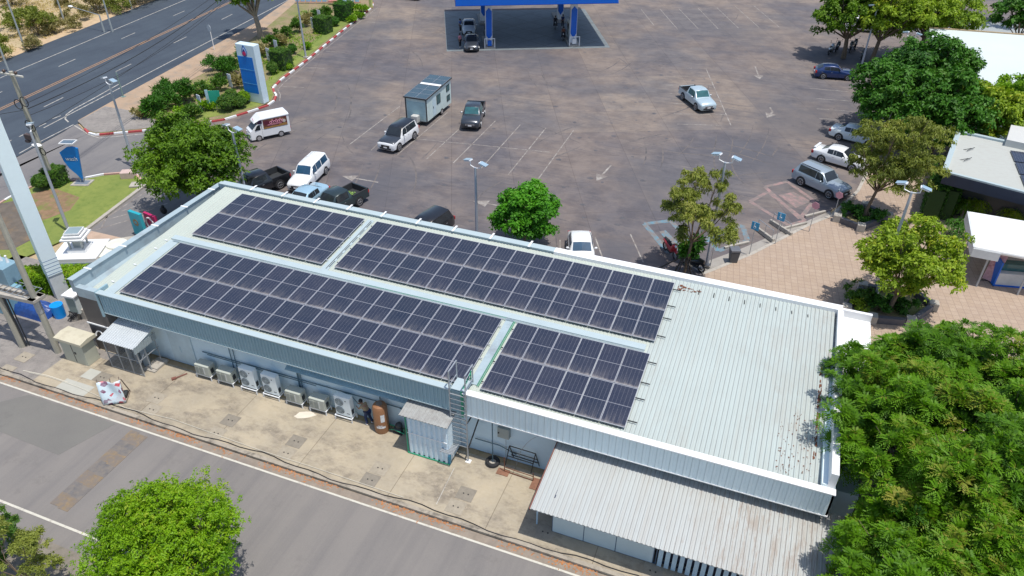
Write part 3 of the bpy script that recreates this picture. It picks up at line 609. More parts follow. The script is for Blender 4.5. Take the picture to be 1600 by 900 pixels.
# roof flashings between the arrays
def strip(x0, x1, y0, y1, h, name='flashing', m=None):
    b = MB(); b.add([(x0, y0, RZ(y0)+h), (x1, y0, RZ(y0)+h), (x1, y1, RZ(y1)+h), (x0, y1, RZ(y1)+h), (x0, y0, RZ(y0)+.01), (x1, y0, RZ(y0)+.01), (x1, y1, RZ(y1)+.01), (x0, y1, RZ(y1)+.01)],
                    [(0, 1, 2, 3), (4, 5, 1, 0), (5, 6, 2, 1), (6, 7, 3, 2), (7, 4, 0, 3)]); return b.build(name, m or M_TRIM, bld)
strip(-1.0, 28.2, 5.28, 5.68, .085); strip(20.93, 21.33, .3, 5.2, .06, m=M_TRIMG); strip(9.33, 9.78, 5.7, 11.1, .06, m=M_TRIM); strip(-.95, -.3, -.2, 5.2, .05)
b = MB()
for y_ in (5.10, 5.18): b.tube([(-.7, y_, RZ(y_)+.10), (28.2, y_, RZ(y_)+.10)], .022, 6)
b.build('cable_conduit', M_TRIMG, bld)
b = MB(); 
for x_ in (21.38, 21.45): b.tube([(x_, .2, RZ(.2)+.1), (x_, 5.1, RZ(5.1)+.1)], .018, 6)
b.tube([(12.6, 5.2, RZ(5.2)+.11), (20.9, 5.2, RZ(5.2)+.11)], .015, 6)
b.build('conduit', M_GREEN, bld)
b = MB()
for k in range(6): b.beam((9.72, 6.0+k*.85, RZ(6+k*.85)+.08), (9.72, 6.6+k*.85, RZ(6.6+k*.85)+.08), .025)
b.tube([(9.62, 5.8, RZ(5.8)+.08), (9.62, 11.0, RZ(11.)+.08)], .015, 6); b.build('cable_conduit', M_DARK, bld)
for k in range(8):
    b = MB(); b.beam((29.9+k*.8, 10.95-.03*k, RZ(10.95)+.05), (29.92+k*.8, 10.55, RZ(10.55)+.05), .035); b.build('roof_scuff', M_BLACK, bld)
# rust stains as flakes of peeled coating at the array corner and along the right gutter
rp = random.Random(5); b = MB()
for k in range(46):
    x = 28.75+rp.random()**1.5*1.15; y = 10.75+rp.uniform(-.28, .28)*(1-(x-28.75)/1.4); b.box(x, x+rp.uniform(.03, .14), y, y+rp.uniform(.03, .12), RZ(y)+.031, RZ(y)+.037)
for k in range(60):
    y = 1.0+rp.random()*6; x = 36.35+rp.uniform(-.05, .08); b.box(x, x+.05, y, y+rp.uniform(.05, .25), RZ(y)+.034, RZ(y)+.038)
for k in range(90):
    x = 34.8+rp.random()*1.6; y = rp.uniform(0, 3.6); b.box(x, x+rp.uniform(.02, .05), y, y+rp.uniform(.02, .08), RZ(y)+.034, RZ(y)+.038)
b.build('rust_patch', M_RUST, bld)['kind'] = 'stuff'
# doors, pipes and fittings on the rear wall
b = MB(); b.box(2.3, 3.9, .26, .31, .12, 2.6); b.box(2.95, 3.0, .22, .26, .9, 1.3); b.build('door', mm('pale_door', (.55, .68, .73), .6), bld)
b = MB(); b.tube([(4.6, .25, 1.45), (20.0, .25, 1.5)], .028, 8); b.tube([(4.9, .25, 1.33), (12.0, .25, 1.33)], .02, 8)
for x_ in (6.6, 10.9, 11.1, 15.9, 6.85, 10.95):
    b.tube([(x_, .25, .15), (x_, .25, 3.1)], .025, 8)
b.tube([(13.6, .22, 1.5), (14.2, .2, 1.4), (14.6, .15, 1.0)], .02, 6); b.tube([(17.0, .22, 1.5), (17.5, .2, 1.3), (17.6, .15, .9)], .02, 6)
b.tube([(21.2, .22, .9), (22.5, .22, .9), (23.4, .22, .6)], .025, 6)
b.build('wall_pipe', mm('dark_blue_pipe', (.09, .17, .22), .6), bld)
b = MB(); b.ribbed((10.6, .3, 2.75), (1, 0, 0), (0, -.55, -.3), 8.4, .2, .025, (0, 0, 1)); b.build('awning', mm('blue_awning_sheet', (.33, .5, .58), .5), bld)
# ridge hooks of the left roof edge
b = MB()
for y_ in (.7, 2.4, 4.1, 5.0): b.box(-1.25, -1.05, y_, y_+.07, RZ(y_)+.03, RZ(y_)+.09)
b.build('roof_bracket', M_WHITE, bld)

# solar arrays -----------------------------------------------------------
PW, PL = 1.155, 2.5009
pan_me = {}
def panel_mesh():
    b = MB(); b.add([(.014, .014, .033), (1.116, .014, .033), (1.116, 2.451, .033), (.014, 2.451, .033)], [(0, 1, 2, 3)]); return b
first = None
tilt = math.atan(.0703)
for nm, x0, v0, nc, ra, lb in (('far left', .0075, 5.945, 8, 2, 'solar array with two rows of eight panels at the far left roof corner'),
                               ('far', 10.071, 5.945, 16, 2, 'long solar array of two rows of sixteen panels along the white far parapet'),
                               ('near left', 0.0, 0.0, 18, 2, 'longest solar array, two rows of eighteen panels along the blue near fascia'),
                               ('near right', 21.611, 0.0, 6, 2, 'smallest solar array, two rows of six panels between ladder and bare roof')):
    t = empty('solar_array', (x0, 0, 0), 0, lb, 'solar array', 'solar arrays on the roof')
    t.location = (x0, v0*1.0, 4.5+.0703*v0); t.rotation_euler = (tilt, 0, 0)
    for i in range(nc):
        for j in range(2):
            if first is None:
                p = panel_mesh().build('solar_panel', M_SOLAR, t)
                b = MB()
                for q in ((0, 1.13, 0, .022), (0, 1.13, 2.443, 2.465), (0, .022, .022, 2.443), (1.108, 1.13, .022, 2.443)): b.box(*q, 0, .036)
                fr = b.build('panel_frame', M_ALU, p); first = (p.data, fr.data)
            else:
                p = bpy.data.objects.new('solar_panel', first[0]); COL.objects.link(p); p.parent = t
                fr = bpy.data.objects.new('panel_frame', first[1]); COL.objects.link(fr); fr.parent = p
            p.location = (i*PW+.012, j*PL+.018, 0)
    for j in range(2):
        for yy in (.5, 1.95):
            b = MB(); b.box(-.12, nc*PW+(.42 if nm in ('far', 'near right') else .12), j*PL+yy, j*PL+yy+.04, -.05, -.005); b.build('mounting_rail', M_DARK if nm in ('far', 'near right') else M_ALU, t)

# right side lean-to with white flat top
t = empty('side_canopy', (0, 0, 0), 0, 'white flat-topped canopy on the right end of the shop building', 'canopy')
b = MB(); b.box(37.22, 39.1, 5.6, 14.6, 2.9, 3.05); b.box(37.22, 39.1, 14.4, 14.6, 3.05, 3.5); b.build('roof', M_WHITE, t)
b = MB(); b.box(37.3, 38.9, 5.9, 14.3, .1, 2.9); b.build('wall', M_WHITE, t)
b = MB()
for k in range(9): b.box(37.27, 37.30, 3.2+k*.22, 3.3+k*.22, .4, 3.2)
b.box(37.24, 37.27, 3.0, 5.4, .3, 3.3); b.build('louvre', M_DARK, t)
b = MB(); b.box(37.3, 38.6, 1.5, 5.85, .1, 2.7); b.build('wall', M_WALL, t)
# annex -------------------------------------------------------------------
AX0, AX1 = 25.6, 38.35
t = empty('rear_annex', (AX0, 0, 0), 0, 'lean-to annex with a weathered corrugated metal roof against the rear wall', 'annex')
ay0, ay1, az0, az1 = -3.85, .2, 2.22, 2.62
b = MB(); b.ribbed((-.05, ay0, az0), (1, 0, 0), (0, ay1-ay0, az1-az0), AX1-AX0, .19, .03, (0, 0, 1)); b.build('roof', M_OLDR, t)
b = MB(); b.box(-.09, -.055, ay0, ay1, az0-.1, az0-.02); b.beam((-.08, ay0, az0-.04), (-.08, ay1, az1-.04), .05, .1); b.build('verge_board', mm('red_oxide_steel', (.2, .08, .06), .7), t)
xs = [.75, 2.2, 3.65, 5.3]
for i in range(3):
    b = MB(); b.box(xs[i]+.02, xs[i+1]-.02, -3.06, -3.0, .14, 2.25); q = b.build('wall_panel', mm('pale_panel', (.55, .66, .68), .6, 0, .05), t)
    if i == 1:
        b = MB(); b.box(xs[1]+.08, xs[1]+.13, -3.1, -3.06, 1.3, 1.5); b.build('handle', M_DARK, q)
b = MB()
for x in xs+[5.42]: b.box(x-.02, x+.02, -3.05, -2.98, .1, 2.28)
b.box(.75, 5.4, -3.05, -2.99, .1, .14); b.build('frame', mm('dark_blue_steel', (.08, .13, .2), .5), t)
b = MB(); b.box(5.5, AX1-AX0-.2, -2.9, -2.85, .1, 2.2); b.build('wall', mm('dark_navy_wall', (.04, .05, .09), .7), t)
b = MB()
for k in range(24): b.box(5.5+k*.3, 5.69+k*.3, -3.1, -3.06, .12, 2.15)
b.build('slat_fence', mm('pale_blue_slat', (.46, .62, .72), .6), t)
b = MB()
for z_ in (.5, 1.85): b.box(5.45, 12.6, -3.055, -3.0, z_, z_+.06)
b.build('slat_rail', M_DARK, t)
b = MB(); b.box(.75, .80, -3.0, .2, .1, 2.35); b.build('end_wall', mm('dark_navy_wall', (.04, .05, .09), .7), t)
b = MB(); b.beam((-.02, -2.9, .1), (-.02, -2.9, 2.25), .06); b.beam((-.02, -.6, .1), (-.02, -.6, 2.5), .06); b.build('post', mm('pale_blue_slat', (.46, .62, .72), .6), t)
# shed --------------------------------------------------------------------
t = empty('storage_shed', (18.15, -1.12, .1), 0, 'small pale blue corrugated shed with grey sloping roof beside the tall ladder', 'shed')
b = MB(); b.ribbed((.05, 0, .08), (1, 0, 0), (0, 0, 2.6), 1.95, .245, .07, (0, -1, 0), top=.45)
b.box(.05, 2.0, .03, 1.35, .05, 2.62); b.build('wall', mat('chalky_blue_sheet', (.68, .82, .90), .6, var=.1, scale=3, stain=(.55, .64, .7), stscale=3, stlo=.5, sthi=.7), t)
b = MB(); b.ribbed((-.22, -.22, 2.66), (1, 0, 0), (0, 1.6, .16), 2.3, .15, .02, (0, 0, 1)); b.build('roof', mat('dull_grey_sheet', (.36, .37, .36), .7, var=.1, scale=3, stain=(.26, .25, .24), stscale=2, stlo=.45, sthi=.7), t)
b = MB(); b.box(-.02, 2.05, -.1, -.04, 0, .07); b.beam((.0, -.05, 0), (.0, -.05, 2.6), .05); b.beam((0, 1.3, 0), (0, 1.3, 2.7), .05); b.build('green_frame', M_GREEN, t); t.scale = (1.12, 1, 1)
b = MB(); b.box(.06, 1.98, -.095, -.07, 1.45, 1.49); b.build('rail', M_WHITE, t)
b = MB(); b.box(1.97, 2.05, -.06, .1, .0, .6); b.build('corner_patch', mm('deep_blue_paint', (.05, .25, .4), .6), t)
# ladder --------------------------------------------------------------------
t = empty('access_ladder', (20.35, -.62, .1), 0, 'tall galvanised steel ladder with hoop handrails reaching the roof edge', 'ladder')
for x in (0, .82):
    b = MB(); b.beam((x, 0, 0 if x else 1.1), (x, 0, 5.6), .05, .07); b.build('rail', M_GALV, t)
    b = MB(); b.tube([(x, 0, 5.58), (x, .85, 5.58), (x, .85, 4.5)], .035, 8); b.tube([(x, 0, 4.75), (x, .85, 4.75)], .025, 8); b.build('handrail', M_GALV, t)
b = MB()
for k in range(12): b.box(0, .82, -.03, .03, .95+k*.3, .98+k*.3)
b.build('rung', M_GALV, t)
b = MB()
for k in range(7): b.box(-.3, .35, -.75+k*.09, -.69+k*.09, 1.0, 1.03)
for q in (-.3, .33): b.box(q, q+.03, -.76, 0, .98, 1.05)
b.build('platform', M_GALV, t)
b = MB(); b.box(.04, .8, .05, .85, 4.52, 4.55); b.build('landing', M_TRIM, t)
b = MB(); b.box(.7, .96, -.12, .12, 0, .02); b.build('base_plate', M_WHITE, t)
b = MB()
for z_ in (2.2,): b.tube([(-.45, -.1, z_), (-.45, .5, z_), (0, .5, z_)], .015, 6); b.tube([(-.45, -.1, z_), (0, -.1, z_)], .015, 6)
b.beam((.85, 0, .9), (1.3, .75, 3.0), .05); b.beam((.85, 0, 2.6), (1.0, .75, 3.0), .05); b.build('brace', M_DARK, t)
# caged gas shelter on the left --------------------------------------------------
t = empty('cage_shelter', (-.75, -1.35, .1), 0, 'wire cage shelter with small bright corrugated roof at the left end of the rear wall', 'shelter')
b = MB(); b.ribbed((0, -.35, 2.12), (1, 0, 0), (0, 1.75, .35), 2.55, .16, .03, (0, 0, 1)); b.build('roof', mm('bright_zinc', (.62, .66, .68), .35, .25, .05, 2), t)
b = MB(); b.ribbed((2.56, -.33, 1.75), (0, 1, 0), (0, 0, .42), 1.6, .16, .03, (1, 0, 0)); b.build('side_sheet', mm('grey_zinc', (.36, .42, .44), .5, .1, .08, 2), t)
for x in (.15, 1.0, 1.75, 2.45):
    b = MB(); b.beam((x, -.15, 0), (x, -.15, 2.12), .05); b.build('post', M_GALV, t)
b = MB()
for z_ in (.08, 1.1): b.beam((.15, -.15, z_), (2.45, -.15, z_), .04)
for y_ in (.4, 1.2): b.beam((2.45, y_, 0), (2.45, y_, 2.2), .04)
b.beam((2.45, -.15, 1.1), (2.45, 1.3, 1.1), .04); b.beam((2.45, -.15, .9), (2.45, .5, 1.6), .03); b.build('frame', M_GALV, t)
b = MB()
for k in range(22): b.beam((.15+k*.105, -.14, .08), (.15+k*.105, -.14, 2.1), .006)
for k in range(18): b.beam((.15, -.138, .1+k*.11), (2.45, -.138, .1+k*.11), .006)
b.build('wire_mesh', M_GALV, t)
for i in range(3):
    g2 = empty('gas_cylinder', (.0+i*.55, -.75+.12, .12), 0, ['grey gas cylinder at the left inside the wire cage', 'grey gas cylinder in the middle of the wire cage', 'grey gas cylinder on the right inside the wire cage'][i], 'gas cylinder', 'gas cylinders in the cage')
    b = MB(); b.tube([(0, 0, 0), (0, 0, .1), (0, 0, 1.1), (0, 0, 1.22), (0, 0, 1.26)], [.17, .19, .19, .1, .03], 14); b.build('tank', mm('cylinder_grey', (.25, .3, .33), .5), g2, smooth=True)
    b = MB(); b.cyl(0, 0, 1.26, 1.4, .04, n=8); b.build('valve', M_DARK, g2)
b = MB(); b.box(-.15, 1.9, -1.5, -.0, .1, .112, M=Matrix.Translation((0, 0, 0))); 
# step
t = empty('concrete_step', G(238, 577), 0, 'low concrete step at the corner of the wire cage', 'step')
b = MB(); b.box(-.3, .5, -.3, .8, .1, .18); b.box(-.2, .5, -.1, .8, .18, .25); b.build('tread', M_CONC, t)

# ================================================================== AC UNITS
def twin_unit():
    t = empty('outdoor_ac_unit', (0, 0, 0), 0)
    m = mm('white_ac_casing', (.80, .88, .90), .45, 0, .03)
    b = MB(); b.box(-.47, .47, -.17, .17, .3, 1.62); b.build('casing', m, t, bevel=.025)
    for z_ in (.68, 1.24):
        b = MB(); b.tube([(-.17, -.172, z_), (-.17, -.19, z_)], .25, 24); g_ = b.build('fan_grille', mm('fan_dark_grey', (.13, .17, .2), .6), t)
        b = MB()
        for r_ in (.06, .12, .18, .24): b.tube([(-.17+r_*math.cos(a), -.198, z_+r_*math.sin(a)) for a in np.linspace(0, 2*math.pi, 20)], .006, 4)
        for a in range(8): b.beam((-.17, -.197, z_), (-.17+.25*math.cos(a*.785), -.197, z_+.25*math.sin(a*.785)), .008)
        b.build('guard', mm('guard_grey', (.4, .46, .48), .5), g_)
    b = MB(); b.box(.2, .38, -.174, -.171, .52, .56); b.box(.18, .24, -.176, -.171, 1.36, 1.42); b.build('badge', M_DARK, t)
    b = MB(); b.box(.471, .50, -.1, .06, .5, .8); b.build('service_valve', M_DARK, t)
    stand(t); return t
def stand(t):
    m = mm('white_stand_steel', (.72, .74, .76), .5)
    m = mm('bright_stand_steel', (.82, .84, .86), .5)
    b = MB()
    for x in (-.5, .5):
        for y in (-.24, .24): b.beam((x, y, 0), (x, y, .28), .045)
        b.beam((x, -.26, .28), (x, .26, .28), .04)
    for y in (-.24, .24): b.beam((-.52, y, .27), (.52, y, .27), .045)
    b.build('stand', m, t)
def single_unit():
    t = empty('outdoor_ac_unit', (0, 0, 0), 0)
    m = mm('grey_ac_casing', (.46, .485, .43), .55, 0, .05)
    b = MB(); b.box(-.47, .47, -.27, .27, .3, 1.0); b.build('casing', m, t, bevel=.03)
    b = MB(); b.box(-.42, .08, -.275, -.271, .36, .9); g_ = b.build('louvre_panel', mm('ac_dark_opening', (.05, .06, .06), .6), t)
    b = MB()
    for k in range(8): b.box(-.42, .08, -.295, -.276, .38+k*.066, .405+k*.066)
    b.box(-.19, -.15, -.3, -.276, .36, .9); b.build('slat', m, g_)
    b = MB(); b.box(.12, .2, -.282, -.271, .4, .86); b.build('badge', mm('pale_strip', (.6, .62, .6), .5), t)
    b = MB(); b.box(.471, .50, -.1, .1, .45, .75); b.build('service_valve', M_DARK, t)
    stand(t); return t
acs = [(321, 583, 's', 'grey single-fan air conditioner unit, leftmost of the row by the rear wall'),
       (354, 594, 's', 'grey single-fan air conditioner unit, second in the row, left of the first white one'),
       (388, 607, 't', 'white twin-fan air conditioner unit, leftmost white one in the row'),
       (423, 617, 't', 'white twin-fan air conditioner unit between a white unit and a grey one'),
       (459, 628, 's', 'grey single-fan air conditioner unit just right of the pair of white ones'),
       (496, 639, 's', 'grey single-fan air conditioner unit left of the lone white one near the person'),
       (535, 652, 't', 'white twin-fan air conditioner unit standing alone next to the bending person')]
TW = twin_unit(); SG = single_unit(); used = {'t': False, 's': False}
for px, py, k, lb in acs:
    base = TW if k == 't' else SG
    o = copy_tree(base) if used[k] else base; used[k] = True
    p = G(px, py+7, .1); o.location = (p.x+.05, -.20, .1); tag(o, lb, 'air conditioner', 'air conditioner units along the rear wall')
# ================================================================== THINGS BY THE REAR WALL
t = empty('water_tank', (16.15, -.25, .1), 0, 'tall brown plastic water tank with domed top and torn pale stickers', 'water tank')
b = MB(); b.tube([(0, 0, 0), (0, 0, .1), (0, 0, 1.62), (0, 0, 1.75), (0, 0, 1.82)], [.36, .38, .38, .32, .12], 24); b.build('tank_body', mm('brown_plastic', (.30, .145, .07), .5, 0, .08), t, smooth=True)
b = MB(); b.tube([(0, 0, 1.8), (0, 0, 1.86)], .16, 18); b.build('lid', mm('grey_brown_lid', (.2, .17, .15), .6), t)
b = MB()
for (a0, a1, z0, z1) in ((-1.05, -.5, .85, 1.35), (-1.75, -.5, .42, .56), (-1.5, -.9, .58, .64)):
    n = 6
    for i in range(n):
        a, c = a0+(a1-a0)*i/n, a0+(a1-a0)*(i+1)/n; r_ = .386
        b.add([(r_*math.cos(a), r_*math.sin(a), z0+.02*math.sin(i*3)), (r_*math.cos(c), r_*math.sin(c), z0), (r_*math.cos(c), r_*math.sin(c), z1), (r_*math.cos(a), r_*math.sin(a), z1-.03*(i % 2))], [(0, 1, 2, 3)])
b.build('sticker', mm('sticker_white', (.7, .72, .74), .6, 0, .2, 8), t)
t = empty('water_pump', (17.05, -.15, .1), 0, 'small dark water pump with green pipes between the brown tank and the shed', 'pump')
b = MB(); b.tube([(-.2, 0, .2), (.2, 0, .2)], .14, 14); b.box(-.25, .25, -.15, .15, 0, .06); b.sphere((.0, .1, .42), .2, 12, 8); b.build('pump_body', M_DARK, t, smooth=True)
b = MB(); b.tube([(-.6, .1, .3), (-.3, .1, .3), (-.3, .1, .1), (.0, .05, .1)], .03, 8); b.tube([(-.5, -.1, .15), (-.2, -.1, .25), (.45, -.2, .25), (.45, -.2, .6)], .025, 8); b.build('pipe', M_GREEN, t)
t = empty('meter_box', (22.75, .2, 1.6), 0, 'grey electric box mounted on the wall right of the ladder', 'electric box')
b = MB(); b.box(-.3, .3, -.12, .12, 0, .65); b.build('casing', mm('grey_box_paint', (.36, .39, .36), .6), t, bevel=.02)
b = MB(); b.box(-.27, -.2, -.15, -.12, .28, .36); b.build('latch', M_DARK, t)
b = MB(); b.tube([(.1, 0, 0), (.12, -.03, -.7), (.1, -.05, -1.45)], .015, 6); b.build('conduit', M_GALV, t)
t = empty('tyre_stand', (22.35, -.3, .1), 0, 'post standing in a concrete-filled car tyre near the wall', 'post stand')
ring = [(.27*math.cos(a), .27*math.sin(a), .12) for a in np.linspace(0, 2*math.pi, 25)]
b = MB(); b.tube(ring, .1, 8); b.build('tyre', M_BLACK, t, smooth=True)
b = MB(); b.cyl(0, 0, .02, .1, .24, n=18); b.build('concrete_fill', M_CONC, t)
b = MB(); b.tube([(0, 0, .1), (0, 0, 2.9)], .03, 8); b.build('post', mm('dark_blue_pipe', (.06, .12, .17), .6), t)
t = empty('metal_rack', G(796, 722, .1), R(-1), 'black angle-iron rack frame standing in the shade of the eave', 'rack')
b = MB()
for x in (0, 1.35):
    b.beam((x, 0, 1.15), (x-.12, -.25, 0), .035); b.beam((x, 0, 1.15), (x+.12, .3, .0), .035)
b.beam((0, 0, 1.15), (1.35, 0, 1.15), .035); b.beam((.05, .15, .6), (1.4, .15, .6), .035); b.beam((-.05, -.12, .55), (1.3, -.12, .55), .035); b.beam((0, .22, .3), (1.4, .22, .3), .035)
b.build('frame', M_DARK, t)
t = empty('rusty_trestle', G(790, 740, .1)+Vector((-.1, .1, 0)), R(-2), 'rusty low steel trestle in front of the black rack', 'trestle')
b = MB(); b.beam((0, 0, 0), (0, 0, 1.0), .035); b.beam((1.5, 0, 0), (1.5, 0, .55), .035); b.beam((0, 0, .05), (1.5, 0, .05), .035); b.beam((0, .1, .2), (1.5, .1, .2), .03); b.build('frame', M_RUST, t)
t = empty('white_hoop_pipe', G(806, 742, .1), 0, 'thin flexible pipe arched against the blue wall', 'pipe')
b = MB(); b.tube([(-.2+3.0*(i/12), .55, 2.6*math.sin(math.pi*(i/12))**.6) for i in range(13)], .012, 5); b.build('pipe', M_GALV, t)
tag(MB().box(-.3, .3, -.2, .2, .0, .03).build('cardboard_sheet', mm('brown_card', (.24, .12, .075), .9, 0, .25, 6), loc=G(786, 738, .102)), 'flat rusty brown sheet lying under the black rack', 'sheet')
tag(MB().box(-.25, .25, -.35, .35, .0, .03).build('cardboard_sheet', mm('brown_card', (.24, .12, .075), .9, 0, .25, 6), loc=G(838, 757, .102)), 'rusty brown sheet lying next to the annex corner', 'sheet')
b = MB(); b.tube([(.3, 0, .03), (-.4, -.1, .05)], .04, 6); b.box(-.55, -.3, -.18, .0, .0, .09); o = b.build('red_pipe_wrench', mm('red_oxide_steel', (.2, .08, .06), .7), loc=G(284, 587, .1), rz=.9); tag(o, 'rust-red tool lying on the concrete near the wire cage', 'tool')
# white chalky spill, cover slabs
b = MB(); rr = random.Random(8)
b.prism([(.75*math.cos(a)*rr.uniform(.6, 1), .3*math.sin(a)*rr.uniform(.6, 1)) for a in np.linspace(0, 6.2, 18)], .0, .004)
tag(b.build('spilled_plaster', mm('plaster_white', (.68, .62, .52), .9, 0, .1), loc=G(476, 648, .1), rz=.5), kind='structure')
covers = [(245, 621, .55, .42, 0, 'left of the first kerbside cover, in front of the fourth grey air conditioner'), ]
cl = [(160, 590, 'dark square cover slab between the beige cabinet and the poster rack'), (245, 622, 'square cover slab right of the poster rack'), (237, 640, 'cover slab near the kerb right of the poster rack'),
      (360, 657, 'dark cover slab in the middle left of the concrete apron'), (338, 677, 'cover slab near the kerb left of centre'), (463, 690, 'dark cover slab in front of the lone white air conditioner'), (447, 708, 'pale cover slab near the kerb below the spilled plaster'),
      (594, 732, 'pale cover slab in front of the shed'), (578, 750, 'dark cover slab near the kerb in front of the shed'), (728, 772, 'dark cover slab below the ladder foot'), (712, 792, 'cover slab at the kerb below the ladder foot'),
      (852, 832, 'cover slab at the kerb beside the annex corner'), (1020, 893, 'cover slab at the kerb beside the slatted fence'), (38, 558, 'pale grey cover slab in the gravel between the pole bases'), (10, 578, 'pale cover slab by the kerb at the left edge')]
for i, (x, y, lb) in enumerate(cl):
    o = empty('cover_slab', G(x, y, .1), 0, lb, 'cover slab', 'square cover slabs in the concrete apron')
    dk = 'dark' in lb
    MB().box(-.42, .42, -.38, .38, -.02, .012).build('slab', mm('cover_slab_dark', (.24, .215, .175), .9, 0, .2, 4) if dk else mm('cover_slab_pale', (.34, .30, .235), .9, 0, .2, 4), o)
    b = MB()
    for q in (-.12, .12): b.tube([(q, 0, .012), (q, 0, .03)], .035, 8)
    b.build('lifting_hole', M_BLACK, o)
tag(MB().box(-1.0, 1.0, -.5, .5, -.02, .008).build('cement_patch', mm('smooth_cement', (.43, .43, .38), .8, 0, .06), loc=G(115, 607, .1)), kind='structure')
tag(MB().box(-.45, .45, -.38, .38, -.02, .010).build('cement_patch', mm('smooth_cement', (.43, .43, .38), .8, 0, .06), loc=G(143, 585, .1)), kind='structure')
# cable and thin white pipe along the kerb
b = MB(); pts = []
for i in range(60):
    x = -9+i*.68; y = -3.98+.10*math.sin(x*.7)+.06*math.sin(x*2.3); pts.append((x, y, .13 if y > -4.03 else .15))
b.tube(pts, .022, 6); tag(b.build('black_cable', M_BLACK), 'black cable snaking along the kerb of the concrete apron', 'cable')
b = MB(); pts = [G(45, 582, .13), G(80, 590, .14), G(120, 604, .14), G(195, 637, .14), G(270, 655, .14), G(405, 703, .14), G(480, 727, .14), G(630, 777, .14)]
b.tube(pts, .012, 5); tag(b.build('thin_cord', mm('cream_cord', (.7, .66, .55), .7)), 'thin cream cord lying on the apron parallel to the kerb', 'cord')
b = MB(); b.tube([G(36, 579, .12), G(75, 587, .12), G(105, 597, .12)], .02, 5); tag(b.build('loose_pipe', mm('cream_cord', (.7, .66, .55), .7)), 'short white pipe lying on the gravel near the kerb', 'pipe')
line_b = MB(); line(line_b, G2(710, 733), G2(682, 790), .03, .104); tag(line_b.build('chalk_line', M_WPAINT), kind='structure')
# beige electric cabinet
pa, pb = G(107, 556, .1), G(160, 569, .1)
t = empty('electric_cabinet', (-2.75, -1.55, .1), 0, 'large beige steel electric cabinet with overhanging lid on the gravel edge', 'cabinet')
b = MB(); b.box(-.85, .85, -.42, .42, 0, 1.5); b.build('body', M_BEIGEG, t, bevel=.02)
b = MB(); b.add([(-1.0, -.55, 1.5), (1.0, -.55, 1.5), (1.0, .55, 1.5), (-1.0, .55, 1.5), (-1.0, -.55, 1.68), (1.0, -.55, 1.68), (1.0, .55, 1.72), (-1.0, .55, 1.72), (-1.0, 0, 1.78), (1.0, 0, 1.78)],
               [(0, 3, 2, 1), (0, 1, 5, 4), (2, 3, 7, 6), (4, 5, 9, 8), (8, 9, 6, 7), (1, 2, 6, 9, 5), (3, 0, 4, 8, 7)]); b.build('lid', M_BEIGE, t, bevel=.01)
b = MB(); b.box(-.02, .02, -.43, -.42, .08, 1.4); b.box(.1, .2, -.45, -.42, .7, .85); b.build('door_seam', M_DARK, t)
b = MB(); b.tube([(.9+.25*math.cos(a), .95+.12*math.sin(a), 1.2+.25*math.sin(a)) for a in np.linspace(-.4, 3.4, 12)], .05, 8); tag(b.build('white_duct', M_WHITE, loc=(-2.95, -1.55, .1)), 'curved white duct pipe between the beige cabinet and the wire cage', 'duct')
# poster rack
t = empty('poster_rack', G(184, 622, .1), R(32), 'leaning steel rack holding a crumpled white poster with red figures', 'poster rack')
b = MB()
for x in (-.55, .55): b.beam((x, -.45, 0), (x-.1, -.05, 1.5), .04); b.beam((x, .45, 0), (x-.05, .0, 1.3), .04); b.beam((x, -.45, 0.05), (x, .45, .05), .04)
b.beam((-.55, -.45, .05), (.55, -.45, .05), .04); b.beam((0, -.42, 0), (-.1, .15, 1.3), .04); b.beam((-.55, .45, .05), (.55, .45, .05), .04); b.build('frame', mm('worn_brown_steel', (.22, .17, .14), .7), t)
b = MB(); n = 10; rr = random.Random(2); vv = []
for j in range(n+1):
    for i in range(n+1):
        u, v = i/n, j/n; x = -.58+1.16*u-.08*v; yb = -.47+.36*v; z = .08+1.25*v
        vv.append((x, yb-.04-.12*math.sin(u*7+v*3)*v-rr.uniform(0, .04), z+rr.uniform(-.03, .03)))
ff = [(j*(n+1)+i, j*(n+1)+i+1, (j+1)*(n+1)+i+1, (j+1)*(n+1)+i) for j in range(n) for i in range(n)]
b.add(vv, ff)
gpo = NG('printed_poster'); v_ = gpo.n('ShaderNodeTexVoronoi'); v_.inputs['Scale'].default_value = 5.0; gpo.L(gpo.tc.outputs['Object'], v_.inputs['Vector'])
cr = gpo.n('ShaderNodeValToRGB'); sp = gpo.n('ShaderNodeSeparateColor'); gpo.L(v_.outputs['Color'], sp.inputs[0]); gpo.L(sp.outputs[0], cr.inputs[0])
cr.color_ramp.interpolation = 'CONSTANT'; el = cr.color_ramp.elements; el[0].color = (.6, .72, .78, 1); el[1].position = .62; el[1].color = (.6, .03, .05, 1)
for p_, c_ in ((.72, (.62, .66, .7, 1)), (.86, (.2, .05, .12, 1)), (.93, (.65, .72, .75, 1))): e = el.new(p_); e.color = c_
gpo.L(gpo.mix(gpo.rng(gpo.noise(3, 4), .4, .7, 0, .4), cr.outputs[0], (.6, .7, .75)), gpo.b.inputs['Base Color'])
sm = b.build('poster', gpo.m, t, smooth=True); sm.modifiers.new('s', 'SOLIDIFY').thickness = .01
b = MB(); b.box(-.5, .5, -.1, .35, .0, .22); b.build('crate_base', M_DARK, t)

